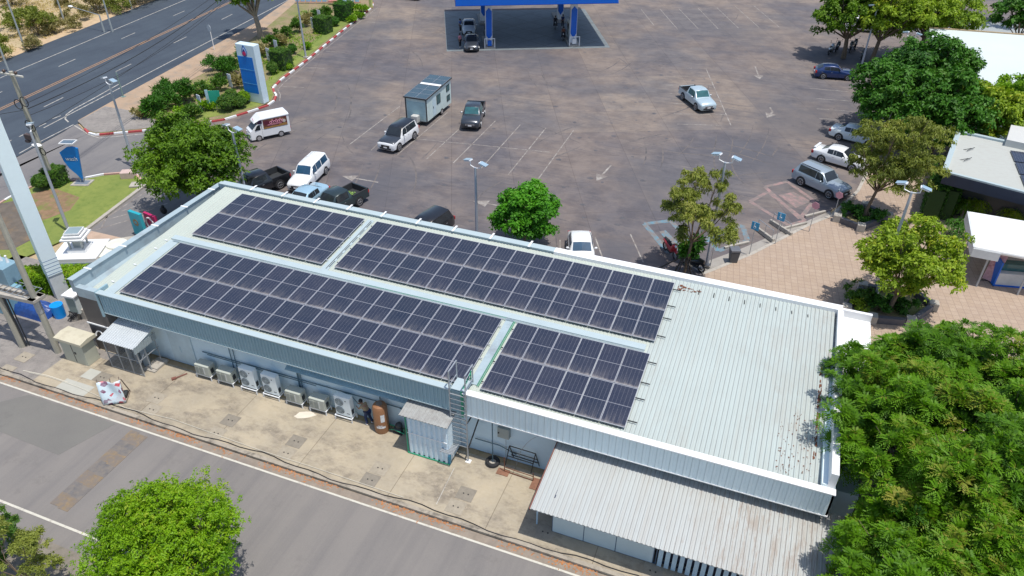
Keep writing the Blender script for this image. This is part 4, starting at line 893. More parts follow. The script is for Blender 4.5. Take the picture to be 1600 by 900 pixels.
# ================================================================== LEFT CORNER: POLES, SIGN PYLON, SPIRIT HOUSE
def H_(px, py, bx, by):   # height of the point seen at (px,py) that stands above the ground spot (bx,by)
    best = 0
    for i in range(1, 400):
        v = G(px, py, i*.05); d = (v.x-bx)**2+(v.y-by)**2
        if i == 1 or d < bd: bd = d; best = i*.05
    return best
t = empty('concrete_pole', (-4.61, -1.63, 0), 0, 'thick concrete power pole nearest the beige cabinet, carrying a platform', 'power pole', 'concrete poles of the transformer platform')
b = MB(); b.tube([(0, 0, 0), (0, 0, 12)], [.19, .13], 8); b.build('pole', M_POLE, t)
b = MB(); b.tube([(0, 0, 3.0), (0, 0, 3.8)], .2, 8); b.build('band', M_GALV, t)
t = empty('concrete_pole', (-7.0, -2.0, 0), 0, 'left concrete power pole with bundled cables on its side at the photo edge', 'power pole', 'concrete poles of the transformer platform')
b = MB(); b.tube([(0, 0, 0), (0, 0, 12)], [.19, .13], 8); b.build('pole', M_POLE, t)
b = MB(); b.tube([(.2, .1, .1), (.2, .1, 3.8)], .06, 8); b.tube([(.3, .2, .1), (.3, .2, 3.8)], .04, 8); b.build('cable_duct', M_DARK, t)
t = empty('transformer_platform', (0, 0, 0), 0, 'pale platform beam with blue grey transformer box between the two power poles', 'platform')
b = MB(); b.beam((-10.5, -2.25, 3.95), (-4.3, -1.85, 3.95), .28, .22); b.beam((-10.5, -1.75, 3.95), (-4.3, -1.35, 3.95), .28, .22); b.box(-4.75, -4.25, -2.0, -1.2, 3.9, 4.06); b.build('beam', M_CONC, t)
b = MB()
for k in range(14): b.beam((-10+.4*k, -1.9, 4.1), (-10+.4*k, -.9, 4.1), .03)
for y_ in (-1.9, -1.4, -.9): b.beam((-10, y_, 4.1), (-4.8, y_, 4.1), .03)
b.build('grating', M_GALV, t)
t2 = empty('transformer', (-7.6, -.9, 4.1), 0, 'blue grey transformer box standing on the pole platform', 'transformer')
b = MB(); b.box(-.9, .9, -.5, .5, 0, 1.1); b.build('tank', mm('transformer_paint', (.22, .36, .44), .5), t2, bevel=.03)
b = MB()
for k in range(3): b.tube([(-.5+k*.5, .2, 1.1), (-.5+k*.5, .2, 1.5)], [.09, .04], 8); b.sphere((-.5+k*.5, .2, 1.5), .07, 8, 6)
b.build('bushing', M_WHITE, t2)
# big pylon sign (column only, no board; the shade on the lawn is painted)
t = empty('sign_pylon', (-9.0, 2.75, 0), R(70), 'huge pale blue box column of a tall sign rising at the left edge', 'sign pylon')
b = MB(); b.box(-.44, .44, -.3, .3, 1.9, 17); b.build('column', mm('pylon_skin', (.82, .95, .97), .4, 0, .03), t)
b = MB()
for k in range(5): b.box(-.445, .445, -.305, .305, 2.0+k*.24, 2.03+k*.24)
b.build('groove', mm('groove_blue', (.1, .2, .35), .5), t)
b = MB(); b.box(-.42, .42, -.25, .25, 0, 1.9); b.build('base', mm('pale_grey_paint', (.6, .64, .64), .5), t)
t = empty('service_cabinet', (-6.1, 1.5, .09), R(6), 'white cabinet with grey green door at the foot of the pylon', 'cabinet')
b = MB(); b.box(-.38, .38, -.35, .35, .5, 1.75); b.build('body', mm('cabinet_white', (.62, .68, .66), .5), t, bevel=.02)
b = MB(); b.box(-.45, .45, -.45, .4, 1.75, 1.85); b.build('lid', M_WHITE, t, bevel=.01)
b = MB(); b.box(-.28, .28, -.37, -.351, .6, 1.6); b.build('door', mm('grey_green_door', (.22, .28, .26), .5), t)
b = MB(); b.box(-.42, .1, -.4, .3, 0, .5); b.box(.2, .5, -.2, .35, 0, .75); b.build('base', M_CONC, t)
b = MB(); rr = random.Random(4)
for k in range(9): b.tube([(rr.uniform(-.6, 0), -.5+rr.uniform(-.2, .2), .05), (rr.uniform(-.6, .3), -.4, .3+rr.random()*.2), (rr.uniform(-.5, .3), -.35, .6)], .03, 6)
b.build('cable_tangle', M_BLACK, t)
# blue tarpaulin piles and barrel
t = empty('tarpaulin_heap', (-9.3, .9, .09), 0, 'heap covered with crumpled blue tarpaulin behind the power poles', 'tarpaulin')
vv = []; n = 14; rr = random.Random(6)
for j in range(n+1):
    for i in range(n+1):
        u, v = i/n*2-1, j/n*2-1; e = max(abs(u), abs(v)); z = .85*(1-e**4)+rr.uniform(-.07, .07)*(e < .95); vv.append((u*1.5, v*.75, max(0, z*.8)))
b = MB(); b.add(vv, [(j*(n+1)+i, j*(n+1)+i+1, (j+1)*(n+1)+i+1, (j+1)*(n+1)+i) for j in range(n) for i in range(n)]); b.build('tarpaulin', mm('blue_tarp', (.015, .06, .24), .4, 0, .3, 5), t)
t = empty('blue_barrel', (-7.35, 1.05, .09), 0, 'bright blue open plastic barrel beside the blue tarpaulin', 'barrel')
b = MB(); b.tube([(0, 0, 0), (0, 0, .9)], [.33, .38], 18); b.build('barrel', mm('blue_plastic', (.0, .28, .8), .35), t, smooth=True)
t = empty('equipment_skid', (-11.8, 0.6, .09), 0, 'light blue equipment box with white fittings at the left photo edge', 'equipment')
b = MB(); b.box(-1.6, 1.6, -.7, .7, 0, 1.5); b.build('body', mm('skid_blue', (.2, .38, .46), .5), t, bevel=.03)
b = MB()
for k in range(10): b.sphere((-1.3+k*.28, rr.uniform(-.4, .4), 1.6), .14, 8, 6)
b.box(-1.7, 1.7, -.8, -.5, 1.5, 1.6); b.build('fitting', mm('pale_fittings', (.5, .6, .66), .5), t)
# spirit house on its white plinth
t = empty('spirit_house', G(133, 408, .09), R(25), 'small white spirit house shrine on a stepped white plinth by the lawn', 'shrine')
b = MB(); b.box(-1.5, 1.5, -1.3, 1.3, 0, 1.0); b.box(-.6, .6, -.6, .6, 1.0, 1.25); b.build('plinth', M_WHITE, t, bevel=.03)
b = MB()
for x in (-.4, .4):
    for y in (-.4, .4): b.beam((x, y, 1.25), (x, y, 2.0), .1)
b.box(-.25, .25, -.25, .25, 1.25, 1.7); b.build('pillar', mm('shrine_grey', (.5, .52, .5), .6), t)
b = MB()
for k, (r_, z_) in enumerate(((.75, 2.0), (.62, 2.18), (.5, 2.36))): b.box(-r_, r_, -r_, r_, z_, z_+.1)
b.build('roof', M_WHITE, t)
b = MB(); b.box(-.44, .44, -.44, .44, 2.465, 2.48); b.build('roof_inlay', mm('inlay_grey', (.25, .33, .36), .5), t)
b = MB(); b.box(1.55, 2.6, -1.0, .4, 0, .9); b.tube([(2.2, .6, 0), (2.2, .6, 1.0)], .7, 16); b.build('offering_table', mm('cream_plaster', (.68, .68, .6), .6), t)
b = MB(); b.box(-1.5, 1.5, -1.32, -1.3, .45, .7); b.build('niche', M_TRIMG, t)
t = empty('tank_lid_box', G(163, 398, .1), R(25), 'grey square box top beside the white shrine', 'box')
b = MB(); b.box(-.9, .9, -.6, .6, 0, .75); b.build('box', mm('slate_grey', (.17, .2, .24), .6), t, bevel=.02)
b = MB(); b.tube([(0, 0, .75), (0, 0, .85)], .1, 8); b.build('cap', M_DARK, t)
b = MB(); b.prism([G2(110, 370), G2(140, 362), G2(210, 378), G2(260, 350), (-4, 11.5), (-4, 7.6), (-13, 5.5)], -.05, .115); tag(b.build('shrine_paving', mat('pinkish_paving', (.45, .33, .25), .85, var=.15, scale=2)), kind='structure')
t = empty('stone_bench', G(186, 385, .12), R(40), 'low grey curved wall with benches behind the left parapet', 'bench')
b = MB(); b.box(-1.7, 1.7, -.25, .25, 0, .55); b.box(-1.9, -1.4, -.6, .2, 0, .6); b.build('seat', M_CONC, t, bevel=.03)
b = MB(); b.box(1.3, 2.1, -.9, .3, .5, .56); b.build('table', mm('brown_board', (.2, .13, .11), .7), t)
# billboards
t = empty('turquoise_sign', G(222, 369, .1), R(-8), 'turquoise square sign board with a brown round emblem', 'sign')
b = MB(); b.box(-.62, .62, -.12, .12, .1, 2.0); b.build('board', M_TEAL, t, bevel=.015)
b = MB(); b.tube([(-.02, -.125, 1.2), (-.02, -.135, 1.2)], .28, 16); b.build('emblem', mm('emblem_brown', (.25, .18, .1), .6), t)
b = MB(); b.tube([(-.02, -.136, 1.2), (-.02, -.142, 1.2)], .12, 12); b.build('emblem_centre', M_TEAL, t)
t = empty('magenta_sign', G(241, 362, .1), R(-12), 'magenta sign board with a white ring, half hidden by the parapet', 'sign')
b = MB(); b.box(-.6, .75, -.1, .1, .0, 1.5); b.build('board', M_MAG, t, bevel=.015)
b = MB(); b.tube([(.05+.42*math.cos(a), -.12, .8+.42*math.sin(a)) for a in np.linspace(0, 6.2832, 25)], .06, 6); b.build('ring', M_WHITE, t)
b = MB(); b.sphere((0, 0, .3), .3, 12, 8, sc=(1, .7, 1)); b.tube([(0, 0, .5), (.05, 0, .68)], [.08, .12], 8); tag(b.build('black_bin_bag', M_BLACK, loc=G(257, 334, .1)), 'black rounded bag on the paving under the big left tree', 'bag')
# wash flag sign on the lawn
t = empty('flag_sign', G(129, 286, .09), R(20), 'blue curved flag-shaped sign reading wash standing on the lawn edge', 'sign')
b = MB(); poly = [(.15, .3), (.62, 3.1), (.2, 3.25), (-.25, 3.2), (-.95, 2.75), (-.85, 2.0), (-.6, 1.35), (-.2, .85)]
M_ = Matrix.Rotation(R(90), 4, 'X'); b.prism(poly, -.07, .07, 0, M_); b.build('flag', mm('flag_blue', (.0, .2, .62), .45), t)
text('wash', .48, M_WHITE, t, (-.15, -.085, 2.2), (R(90), 0, 0))
b = MB(); b.beam((-.1, 0, 0), (-.1, 0, .9), .05); b.beam((.18, 0, 0), (.18, 0, .4), .05); b.build('post', M_GALV, t)
b = MB(); b.box(-.75, .75, -.55, .55, 0, .06); b.build('base_frame', M_CONC, t)
b = MB(); b.box(-.55, .55, -.35, .35, .06, .07); b.build('base_inset', mm('slate_grey', (.17, .2, .24), .6), t)
b = MB(); 
for q in (((-.6, -.3, 3.6), (.5, -.3, 3.6)), ((.5, -.3, 3.6), (.5, .45, 3.6)), ((.5, .45, 3.6), (-.6, .45, 3.6)), ((-.6, .45, 3.6), (-.6, -.3, 3.6)), ((0, 0, 3.1), (0, 0, 3.6))): b.beam(*q, .07)
b.build('solar_frame', M_WHITE, t)
b = MB(); b.box(-.55, .45, -.25, .4, 3.58, 3.61); b.build('solar_cell', mm('cell_grey', (.12, .17, .22), .2), t)
tag(MB().box(-.9, .9, -.45, .45, 0, .12).build('kerb_ramp_slab', M_CONC, loc=G(222, 289, .1), rz=.5), 'pale concrete slab at the lawn corner under the big left tree', 'slab')
tag(MB().box(-.55, .55, -.4, .4, 0, .5).build('kerb_block', mm('faded_pink_block', (.55, .42, .38), .8, 0, .15), loc=G(202, 276, .1), rz=.5), 'faded pink and white painted block at the end of the lawn', 'block')

# ================================================================== LAMP POSTS
def lamp_post(base, h, heads, label, rz=0, r=.075, group='twin-headed solar lamp posts around the parking lot'):
    t = empty('lamp_post', base, rz, label, 'lamp post', group)
    b = MB(); b.box(-.25, .25, -.25, .25, 0, .12); b.build('base', M_CONC, t, bevel=.02)
    b = MB(); b.tube([(0, 0, .1), (0, 0, h)], [r*1.6, r*1.05], 10); b.build('pole', mm('lamp_pole_paint', (.46, .50, .56), .45, .3, .05), t, smooth=True)
    n = len(heads)
    for (dx, dy, tl) in heads:
        b = MB(); b.tube([(0, 0, h-.05), (dx*.55, dy*.55, h+.05), (dx*.6, dy*.6, h+.35)], .035, 6); b.build('arm', M_WHITE, t)
        d = Vector((dx, dy, 0)).normalized(); nn = Vector((-d.y, d.x, 0)); up = Vector((0, 0, 1))
        f = (d*math.cos(tl)-up*math.sin(tl)); nrm = f.cross(nn)*-1
        M_ = Matrix((f, nn, f.cross(nn))).transposed().to_4x4(); M_.translation = Vector((dx*.6, dy*.6, h+.42))
        b = MB(); b.box(-.12, .42, -.17, .17, -.05, .04, 0, M_); hd_ = b.build('lamp_head', mm('lamp_head_white', (.75, .78, .82), .4), t, bevel=.015)
        b = MB(); b.box(-.05, .5, -.2, .2, .06, .075, 0, M_); b.build('solar_cell', mm('lamp_cell', (.3, .42, .52), .2, 0, .05), hd_)
    return t
tw = [(-.75, .25, R(15)), (.75, -.1, R(15))]
lamp_post(G(108, 362, .09), H_(42, 208, *G2(108, 362)), [(-.2, .3, R(10))], 'single-headed grey lamp post on the lawn beside the white shrine', group=None)
lamp_post(G(211, 262, .05), H_(170, 132, *G2(211, 262)), tw, 'twin-headed lamp post on the access road left of the big tree')
lamp_post(G(391, 333, .05), H_(365, 206, *G2(391, 333)), tw, 'twin-headed lamp post between the big left tree and the black pickup')
lamp_post(G(745.5, 374, .05), H_(741, 262, *G2(745.5, 374)), tw, 'twin-headed lamp post left of the bright green round tree')
lamp_post(G(1104, 415, .11), H_(1125, 253, *G2(1104, 415)), tw, 'twin-headed lamp post behind the sparse leaning tree at the plaza edge')
lamp_post(G(1364, 475, .11), H_(1422, 300, *G2(1364, 475)), tw, 'twin-headed lamp post rising through the yellow-green plaza tree')
lamp_post(G(1374, 238, .11), H_(1398, 152, *G2(1374, 238)), tw, 'twin-headed lamp post in front of the dark green trees')
lamp_post(G(1402, 130, .11), H_(1423, 58, *G2(1402, 130)), tw, 'twin-headed lamp post half hidden among the yellowish trees')
lamp_post(G(1345, 106, .05), H_(1368, 15, *G2(1345, 106)), tw, 'twin-headed lamp post behind the blue hatchback')
lamp_post(G(478, 90, .12), H_(460, -15, *G2(478, 90)), tw, 'lamp post in the planting strip by the red and white kerb')
# highway lights and thin poles
def far_pole(base, top, label, arm=None):
    bx, by = G2(*base); h = H_(*top, bx, by)
    t = empty('street_pole', (bx, by, 0), 0, label, 'street pole')
    b = MB(); b.tube([(0, 0, 0), (0, 0, h)], [.12, .08], 8); b.build('pole', mm('pole_grey', (.4, .43, .42), .7), t)
    if arm:
        q = G(*arm, h+.4)-Vector((bx, by, 0)); b = MB(); b.tube([(0, 0, h), tuple(Vector((0, 0, h)).lerp(q, .9))], .05, 6); b.build('arm', M_GALV, t)
        b = MB(); b.sphere(tuple(q), .4, 8, 6, sc=(1, .6, .35)); b.build('lamp_head', M_WHITE, t)
far_pole((163, 50), (150, 24), 'street light with long arm beside the highway shoulder', (110, 10))
far_pole((102, 38), (86, -6), 'pale pole in the dry grass beyond the highway')
far_pole((40, 79), (8, -5), 'thin pole left among the dry shrubs beyond the highway')
far_pole((14, 112), (0, 70), 'thin pole at the far edge of the highway near the left photo edge')
far_pole((176, 50), (165, -10), 'thin pole right of the street light beyond the highway')
far_pole((206, 14), (200, -12), 'thin pole among the bushes at the top beyond the highway')
# wooden-cross power pole on the lawn
bx, by = G2(86, 292); ph = H_(14, 112, bx, by)
t = empty('utility_pole', (bx, by, 0), 0, 'weathered utility pole with coiled cables and crossarm standing on the lawn edge', 'utility pole')
b = MB(); b.tube([(0, 0, 0), (0, 0, ph)], [.24, .15], 8); b.build('pole', M_POLE, t)
b = MB(); b.beam((-1.0, -.1, ph-.2), (1.3, -.15, ph-.2), .12); b.build('crossarm', mm('pale_crossarm', (.6, .58, .5), .7), t)
b = MB(); b.sphere((-.6, -.1, ph), .13, 8, 6); b.sphere((.6, -.1, ph), .13, 8, 6); b.build('insulator', mm('insulator_brown', (.07, .04, .03), .4), t)
for k, (dx, dz, r_) in enumerate(((.55, -2.2, .38), (-.2, -2.5, .38), (.35, -4.3, .3), (.5, -6.3, .28), (.1, -4.1, .35))):
    b = MB(); b.tube([(dx+r_*math.cos(a), -.25, ph+dz+r_*math.sin(a)) for a in np.linspace(0, 6.2832, 22)], .035, 6); b.build('cable_coil', M_BLACK, t)
b = MB(); b.box(-.6, .1, -.5, -.2, ph-5.3, ph-4.9); b.box(-.7, -.35, -.5, -.25, ph-5.6, ph-5.4); b.build('junction_box', mm('junction_dark', (.08, .06, .06), .7), t)
b = MB(); b.sphere((.3, -.4, ph-5.7), .5, 10, 6, sc=(1, .5, .25)); b.build('lamp_head', M_WHITE, t)
pole_top = Vector((bx, by, ph))
def cable(a, c, sag, r=.02, n=18):
    b = MB(); a = Vector(a); c = Vector(c)
    b.tube([tuple(a.lerp(c, i/n)-Vector((0, 0, sag*4*(i/n)*(1-i/n)))) for i in range(n+1)], r, 5); return b
far2 = G(400, -60, 8)
for k, (dz, sg) in enumerate(((-2.6, 1.0), (-3.0, 1.4), (-3.5, 1.8), (-4.6, .8))):
    tag(cable(pole_top+Vector((0, 0, dz)), far2+Vector((k*.3, 0, -k*.2)), sg, .035 if k == 1 else .02).build('overhead_cable', M_BLACK),
        ['highest overhead cable from the utility pole across the highway edge', 'thick overhead cable bundle from the utility pole', 'overhead cable sagging just below the thick bundle', 'lowest overhead cable from the utility pole over the road'][k], 'overhead cable', 'cables strung from the utility pole')
tag(cable(pole_top+Vector((0, 0, -3)), Vector((-60, -20, 8)), 1.2).build('overhead_cable', M_BLACK), 'overhead cable running from the utility pole to the left edge', 'overhead cable')
# round warning sign at the highway
t = empty('road_sign', G(335, 78, .1), R(-20), 'small round grey road sign on a thin white post beside the highway', 'road sign')
b = MB(); b.tube([(0, 0, 0), (0, 0, 2.4)], .05, 6); b.build('post', M_WHITE, t)
b = MB(); b.tube([(0, -.06, 2.6), (0, -.09, 2.6)], .42, 20); b.build('disc', mm('sign_grey', (.5, .56, .6), .5), t)
t = empty('marker_post', G(193, 152, .05), 0, 'short green grey marker post on the shoulder beside the highway', 'post')
b = MB(); b.tube([(0, 0, 0), (0, 0, 2.6)], .07, 6); b.box(-.2, .2, -.2, .2, 0, .1); b.build('post', mm('post_green_grey', (.2, .3, .28), .7), t)

# fuel price pylon
t = empty('price_pylon', G(403, 158, .12), R(-3), 'tall white price pylon with blue panels and a blue flame emblem with a red heart', 'price sign')
ph2 = H_(387, 68, *G2(403, 158))
b = MB(); b.box(-1.15, 1.15, -.42, .42, 0, ph2); b.build('case', M_SIGNW, t, bevel=.05)
b = MB(); b.box(-1.1, .75, -.44, -.42, 1.0, ph2*.795); b.build('blue_panel', M_SIGNB, t)
b = MB()
for z_ in (ph2*.33, ph2*.57): b.box(-1.1, .75, -.455, -.44, z_, z_+.05)
b.build('divider', mm('divider_blue', (.1, .35, .6), .5), t)
def drop(b, cx, cz, w, h, y0, y1):
    poly = []
    for i in range(25):
        a = i/24*2*math.pi; r_ = 1
        x = w*math.sin(a)*(math.sin(a/2)**.9); z = -h*.5*math.cos(a)
        poly.append((cx+x, cz-z))
    b.prism(poly[:-1], -y1, -y0, 0, Matrix.Rotation(R(90), 4, 'X'))
zc = ph2*.885
b = MB(); drop(b, -.12, zc+.05, .42, 1.15, -.46, -.42); b.build('emblem_flame', mm('emblem_blue', (.02, .12, .4), .5), t)
b = MB(); drop(b, -.12, zc-.02, .34, .9, -.475, -.46); b.build('emblem_light', mm('emblem_pale', (.5, .65, .8), .5), t)
b = MB(); drop(b, -.12, zc-.1, .29, .72, -.49, -.475); b.build('emblem_navy', mm('emblem_navy', (.02, .03, .22), .5), t)
b = MB(); b.tube([(-.12, -.49, zc-.2), (-.12, -.505, zc-.2)], .2, 16); b.build('emblem_heart', mm('emblem_red', (.6, .02, .12), .5), t)
b = MB(); b.box(-.45, .25, -.43, -.42, zc-.72, zc-.66); b.build('small_lettering', mm('emblem_blue', (.02, .12, .4), .5), t)
# little boards in the strip
sb = [(362, 140, 'small white board left of the price pylon among the bushes', None), (315, 174, 'small white board at the left end of the shrubs', None), (433, 85, 'small white board in the strip beside the square clipped bush', None), (421, 98, 'small white board just right of the price pylon', None),
      (490, 48, 'small white board behind the lamp post in the strip', None), (500, 36, 'small pale blue board near the top of the strip', None)]
for px, py, lb, _ in sb:
    t = empty('small_board', G(px, py, .1), R(-15), lb, 'sign board', 'small boards in the planting strip')
    b = MB(); b.box(-.28, .28, -.03, .03, .3, 1.7); b.build('board', mm('board_pale', (.66, .7, .78), .5), t)
    b = MB(); b.beam((0, 0.05, 0), (0, .05, 1.2), .05); b.build('post', M_GALV, t)
t = empty('green_board', G(340, 172, .1), R(25), 'green and pale blue notice board near the round bushes', 'sign board')
b = MB(); b.box(-.55, .55, -.03, .03, .7, 2.0); b.build('board', mm('board_green', (.02, .35, .24), .5), t)
b = MB(); b.box(-.85, -.56, -.03, .03, .6, 2.1); b.build('side_board', mm('board_blue', (.4, .6, .68), .5), t)
b = MB(); b.beam((0, 0, 0), (0, 0, .8), .06); b.build('post', M_GALV, t)

# ================================================================== VEHICLES
def paint(name, col, metal=0.0):
    m = mm(name, col, .3, metal, .03); 
    b = m.node_tree.nodes['Principled BSDF']; b.inputs['Coat Weight'].default_value = .8; b.inputs['Coat Roughness'].default_value = .04
    return m
def car(kind, body_m, label, cat, roof_m=None, hood_m=None, glass=None, front='plain', rails=False, spoiler=False, group=None):
    """x forward, y left, origin on the ground at the middle of the vehicle"""
    P = dict(
        sedan=dict(L=4.6, W=1.76, H=1.46, hood=.98, cowl=.95, a=.35, rb=-.95, tr=-1.62, trunk=1.05, wb=2.7, belt=.93, wr=.33, hr=.78, clear=.2),
        hatch=dict(L=4.3, W=1.78, H=1.46, hood=.95, cowl=.85, a=.25, rb=-1.3, tr=-1.95, trunk=.95, wb=2.65, belt=.95, wr=.33, hr=.76, clear=.2),
        suv=dict(L=4.75, W=1.86, H=1.80, hood=1.12, cowl=.98, a=.42, rb=-1.85, tr=-2.2, trunk=1.08, wb=2.78, belt=1.1, wr=.39, hr=.92, clear=.28),
        pickup=dict(L=5.25, W=1.86, H=1.78, hood=1.12, cowl=1.2, a=.68, rb=-.62, tr=-.86, trunk=1.08, wb=3.05, belt=1.1, wr=.39, hr=.92, clear=.32),
        oldpickup=dict(L=4.95, W=1.72, H=1.68, hood=1.0, cowl=1.05, a=.5, rb=-2.15, tr=-2.42, trunk=1.0, wb=3.0, belt=.98, wr=.34, hr=.82, clear=.26),
    )[kind]
    L, W, Hh = P['L'], P['W'], P['H']; hw = W/2; c0 = P['clear']
    t = empty({'sedan': 'parked_car', 'hatch': 'parked_car', 'suv': 'parked_car', 'pickup': 'pickup_truck', 'oldpickup': 'pickup_truck'}[kind], label=label, cat=cat, group=group)
    G_ = glass or M_GLASS
    xf, xb = L/2, -L/2
    isbed = kind == 'pickup'
    rear_full = isbed
    # stations: x, half width, bottom, belt, roof, half width of roof
    hr = P['hr']; hd_ = P['hood']; bt = P['belt']; rw = hw*.76
    st = [(xf, hw*.70, c0+.12, hr*.70, hr*.74, hw*.55), (xf-.12, hw*.88, c0+.02, hr*.86, hr*.92, hw*.72), (xf-.5, hw*.97, c0, hr, hd_*.96, hw*.8),] if kind in ('sedan', 'hatch') else [
          (xf, hw*.80, c0+.08, hr*.86, hr*.90, hw*.66), (xf-.10, hw*.93, c0+.0, hr*.97, hr*1.04, hw*.78), (xf-.45, hw*.99, c0, hr*1.06, hd_*.985, hw*.82),]
    st += [
          (P['cowl'], hw, c0, bt*.98, hd_, hw*.84), (P['a'], hw, c0, bt, Hh*.965, rw), (P['a']-.5, hw, c0, bt+.005, Hh, rw*1.02),
          ((P['a']+P['rb'])/2-.1, hw, c0, bt+.02, Hh, rw*1.02), (P['rb'], hw, c0, bt+.03, Hh*(.985 if kind in ('suv', 'oldpickup', 'pickup') else .955), rw*.97)]
    if isbed: st += [(P['tr'], hw, c0, bt+.03, bt+.05, hw*.88)]
    elif kind == 'sedan': st += [(P['tr'], hw*.98, c0, bt+.05, P['trunk'], hw*.8), (xb+.14, hw*.93, c0+.02, bt-.02, P['trunk']-.02, hw*.78), (xb, hw*.8, c0+.12, bt*.82, bt*.86, hw*.66)]
    else: st += [(P['tr'], hw*.95, c0, bt+.02, bt+.06, hw*.8), (xb+.05 if kind != 'oldpickup' else xb+.05, hw*.9, c0+.04, bt*.72, bt*.75, hw*.75), (xb, hw*.84, c0+.12, bt*.55, bt*.6, hw*.7)]
    def sect(s_):
        x, w_, zb, zt, zr, wr_ = s_
        return [(x, 0, zb), (x, w_*.86, zb), (x, w_*.985, zb+.10), (x, w_, (zb+zt)/2), (x, w_*.985, zt-.06), (x, w_*.95, zt), (x, wr_, zr-.05 if zr-zt > .15 else (zt+zr)/2), (x, wr_*.9, zr), (x, 0, zr+.025)]
    secs = [sect(s_) for s_ in st]; n = 9
    b = MB(); glass_faces = []
    for s_ in secs:
        for q in s_: b.v.append(q)
        for q in s_: b.v.append((q[0], -q[1], q[2]))
    for i in range(len(secs)-1):
        for side in (0, 1):
            for k in range(n-1):
                o = i*2*n+side*n; o2 = (i+1)*2*n+side*n
                f = [o+k, o+k+1, o2+k+1, o2+k] if side == 1 else [o+k, o2+k, o2+k+1, o+k+1]
                b.f.append(f); mi = 0
                if roof_m and k >= 6 and i >= 3 and st[i][0] <= P['cowl'] and i < len(st)-2: mi = 1
                if hood_m and k >= 5 and i < 3: mi = 2 if i else 0
                b.m.append(mi)
    for e, rev in ((0, False), (len(secs)-1, True)):
        o = e*2*n; ring = [o+k for k in range(n)]+[o+n+k for k in range(n-2, 0, -1)]
        b.f.append(ring if not rev else ring[::-1]); b.m.append(0)
    if isbed:
        x1 = P['tr']-.02
        for (a0, a1, y0, y1) in ((xb+.05, x1, -hw*.97, -hw*.86), (xb+.05, x1, hw*.86, hw*.97), (xb, xb+.10, -hw*.95, hw*.95), (x1-.05, x1+.02, -hw*.9, hw*.9)): b.box(a0, a1, y0, y1, c0+.08, bt+.02)
        b.box(xb+.1, x1, -hw*.9, hw*.9, .5, .6); b.box(xb-.08, xb+.05, -hw*.8, hw*.8, .42, .58)
    mats = [body_m, roof_m or body_m, hood_m or body_m]
    body = b.build('body', mats, t, smooth=True)
    if isbed:
        b = MB(); x1 = P['tr']-.02; b.box(xb+.11, x1-.06, -hw*.85, hw*.85, .6, .63)
        for y in (-1, 1): b.box(xb+.11, x1-.06, y*hw*.86-(.01 if y > 0 else 0), y*hw*.86+(.01 if y < 0 else 0), .63, bt+.0)
        b.box(xb+.11, xb+.13, -hw*.85, hw*.85, .63, bt); b.build('bed_liner', M_DARK, t)
        for y in (-1, 1): MB().box(xb+.05, x1, y*hw*.915-.06, y*hw*.915+.06, bt+.022, bt+.045).build('bed_rail', M_BLACK, t)
    # glass patches: inset bilinear patches lifted off the loft surface
    def patch(mb, a, b_, c, d, u0, u1, v0, v1, lift=.006):
        a, b_, c, d = map(Vector, (a, b_, c, d)); f = lambda u, v: (a*(1-u)+b_*u)*(1-v)+(d*(1-u)+c*u)*v
        q = [f(u0, v0), f(u1, v0), f(u1, v1), f(u0, v1)]; nn = (q[2]-q[0]).cross(q[3]-q[1]).normalized()
        cen = (a+b_+c+d)/4
        if nn.dot(cen-Vector((cen.x, 0, .8))) < 0 and abs(nn.y) > .3: nn = -nn
        if abs(nn.y) <= .3 and nn.z < 0: nn = -nn
        mb.add([tuple(p+nn*lift) for p in q], [(0, 1, 2, 3)])
        mb.add([tuple(p+nn*.001) for p in q], [(3, 2, 1, 0)])
    for sgn in (1, -1):
        S_ = lambda i, k: (secs[i][k][0], secs[i][k][1]*sgn, secs[i][k][2])
        sides = [(3, 4, .35, .97), (4, 5, .0, 1.0), (5, 6, .06, .97), (6, 7, .04, .93)]
        if kind == 'suv': sides = [(3, 4, .45, .97), (4, 5, .0, 1), (5, 6, .05, 1.0), (6, 7, .0, .92)]
        if isbed: sides = sides[:3]+[(6, 7, .0, .8)]
        for (i, j, u0, u1) in sides:
            mb = MB(); v1 = .93 if i != 3 else .8
            if i == 3:   # quarter triangle behind the pillar
                a, b_, c = Vector(S_(3, 5)), Vector(S_(4, 5)), Vector(S_(4, 6)); p0 = a.lerp(b_, .45); p1 = b_.lerp(c, .05); p2 = b_.lerp(c, .9)
                nn = Vector((0, sgn, .3)).normalized()*.006; tri = [tuple(p0+nn+Vector((0, 0, .05))), tuple(p1+nn), tuple(p2+nn)]
                mb.add(tri, [(0, 1, 2)]); mb.add(tri, [(2, 1, 0)])
            else: patch(mb, S_(i, 5), S_(j, 5), S_(j, 6), S_(i, 6), u0, u1, .08, v1)
            mb.build('side_window', G_, t)
    def topglass(name, i, j, u0, u1, v0=.06, v1=.94):
        mb = MB(); A0, A1 = secs[i], secs[j]
        for lo, hi in ((7, 8),):
            q = []
            for (u, yk) in ((u0, -1), (u0, 1), (u1, 1), (u1, -1)):
                wa = A0[7][1]*.99*yk; wb = A1[7][1]*.99*yk
                x = A0[7][0]*(1-u)+A1[7][0]*u; z = A0[7][2]*(1-u)+A1[7][2]*u+.004; y = wa*(1-u)+wb*u; q.append(Vector((x, y, z)))
            m1 = (q[0]+q[1])/2+Vector((0, 0, .026)); m2 = (q[2]+q[3])/2+Vector((0, 0, .026)); nn = (q[1]-q[0]).cross(q[2]-q[1]).normalized()
            if nn.z < 0: nn = -nn
            v = [tuple(p+nn*.006) for p in (q[0], m1, q[1], q[2], m2, q[3])]
            mb.add(v, [(0, 1, 4, 5), (1, 2, 3, 4)])
        return mb.build(name, G_, t)
    topglass('windshield', 3, 4, .10, .97)
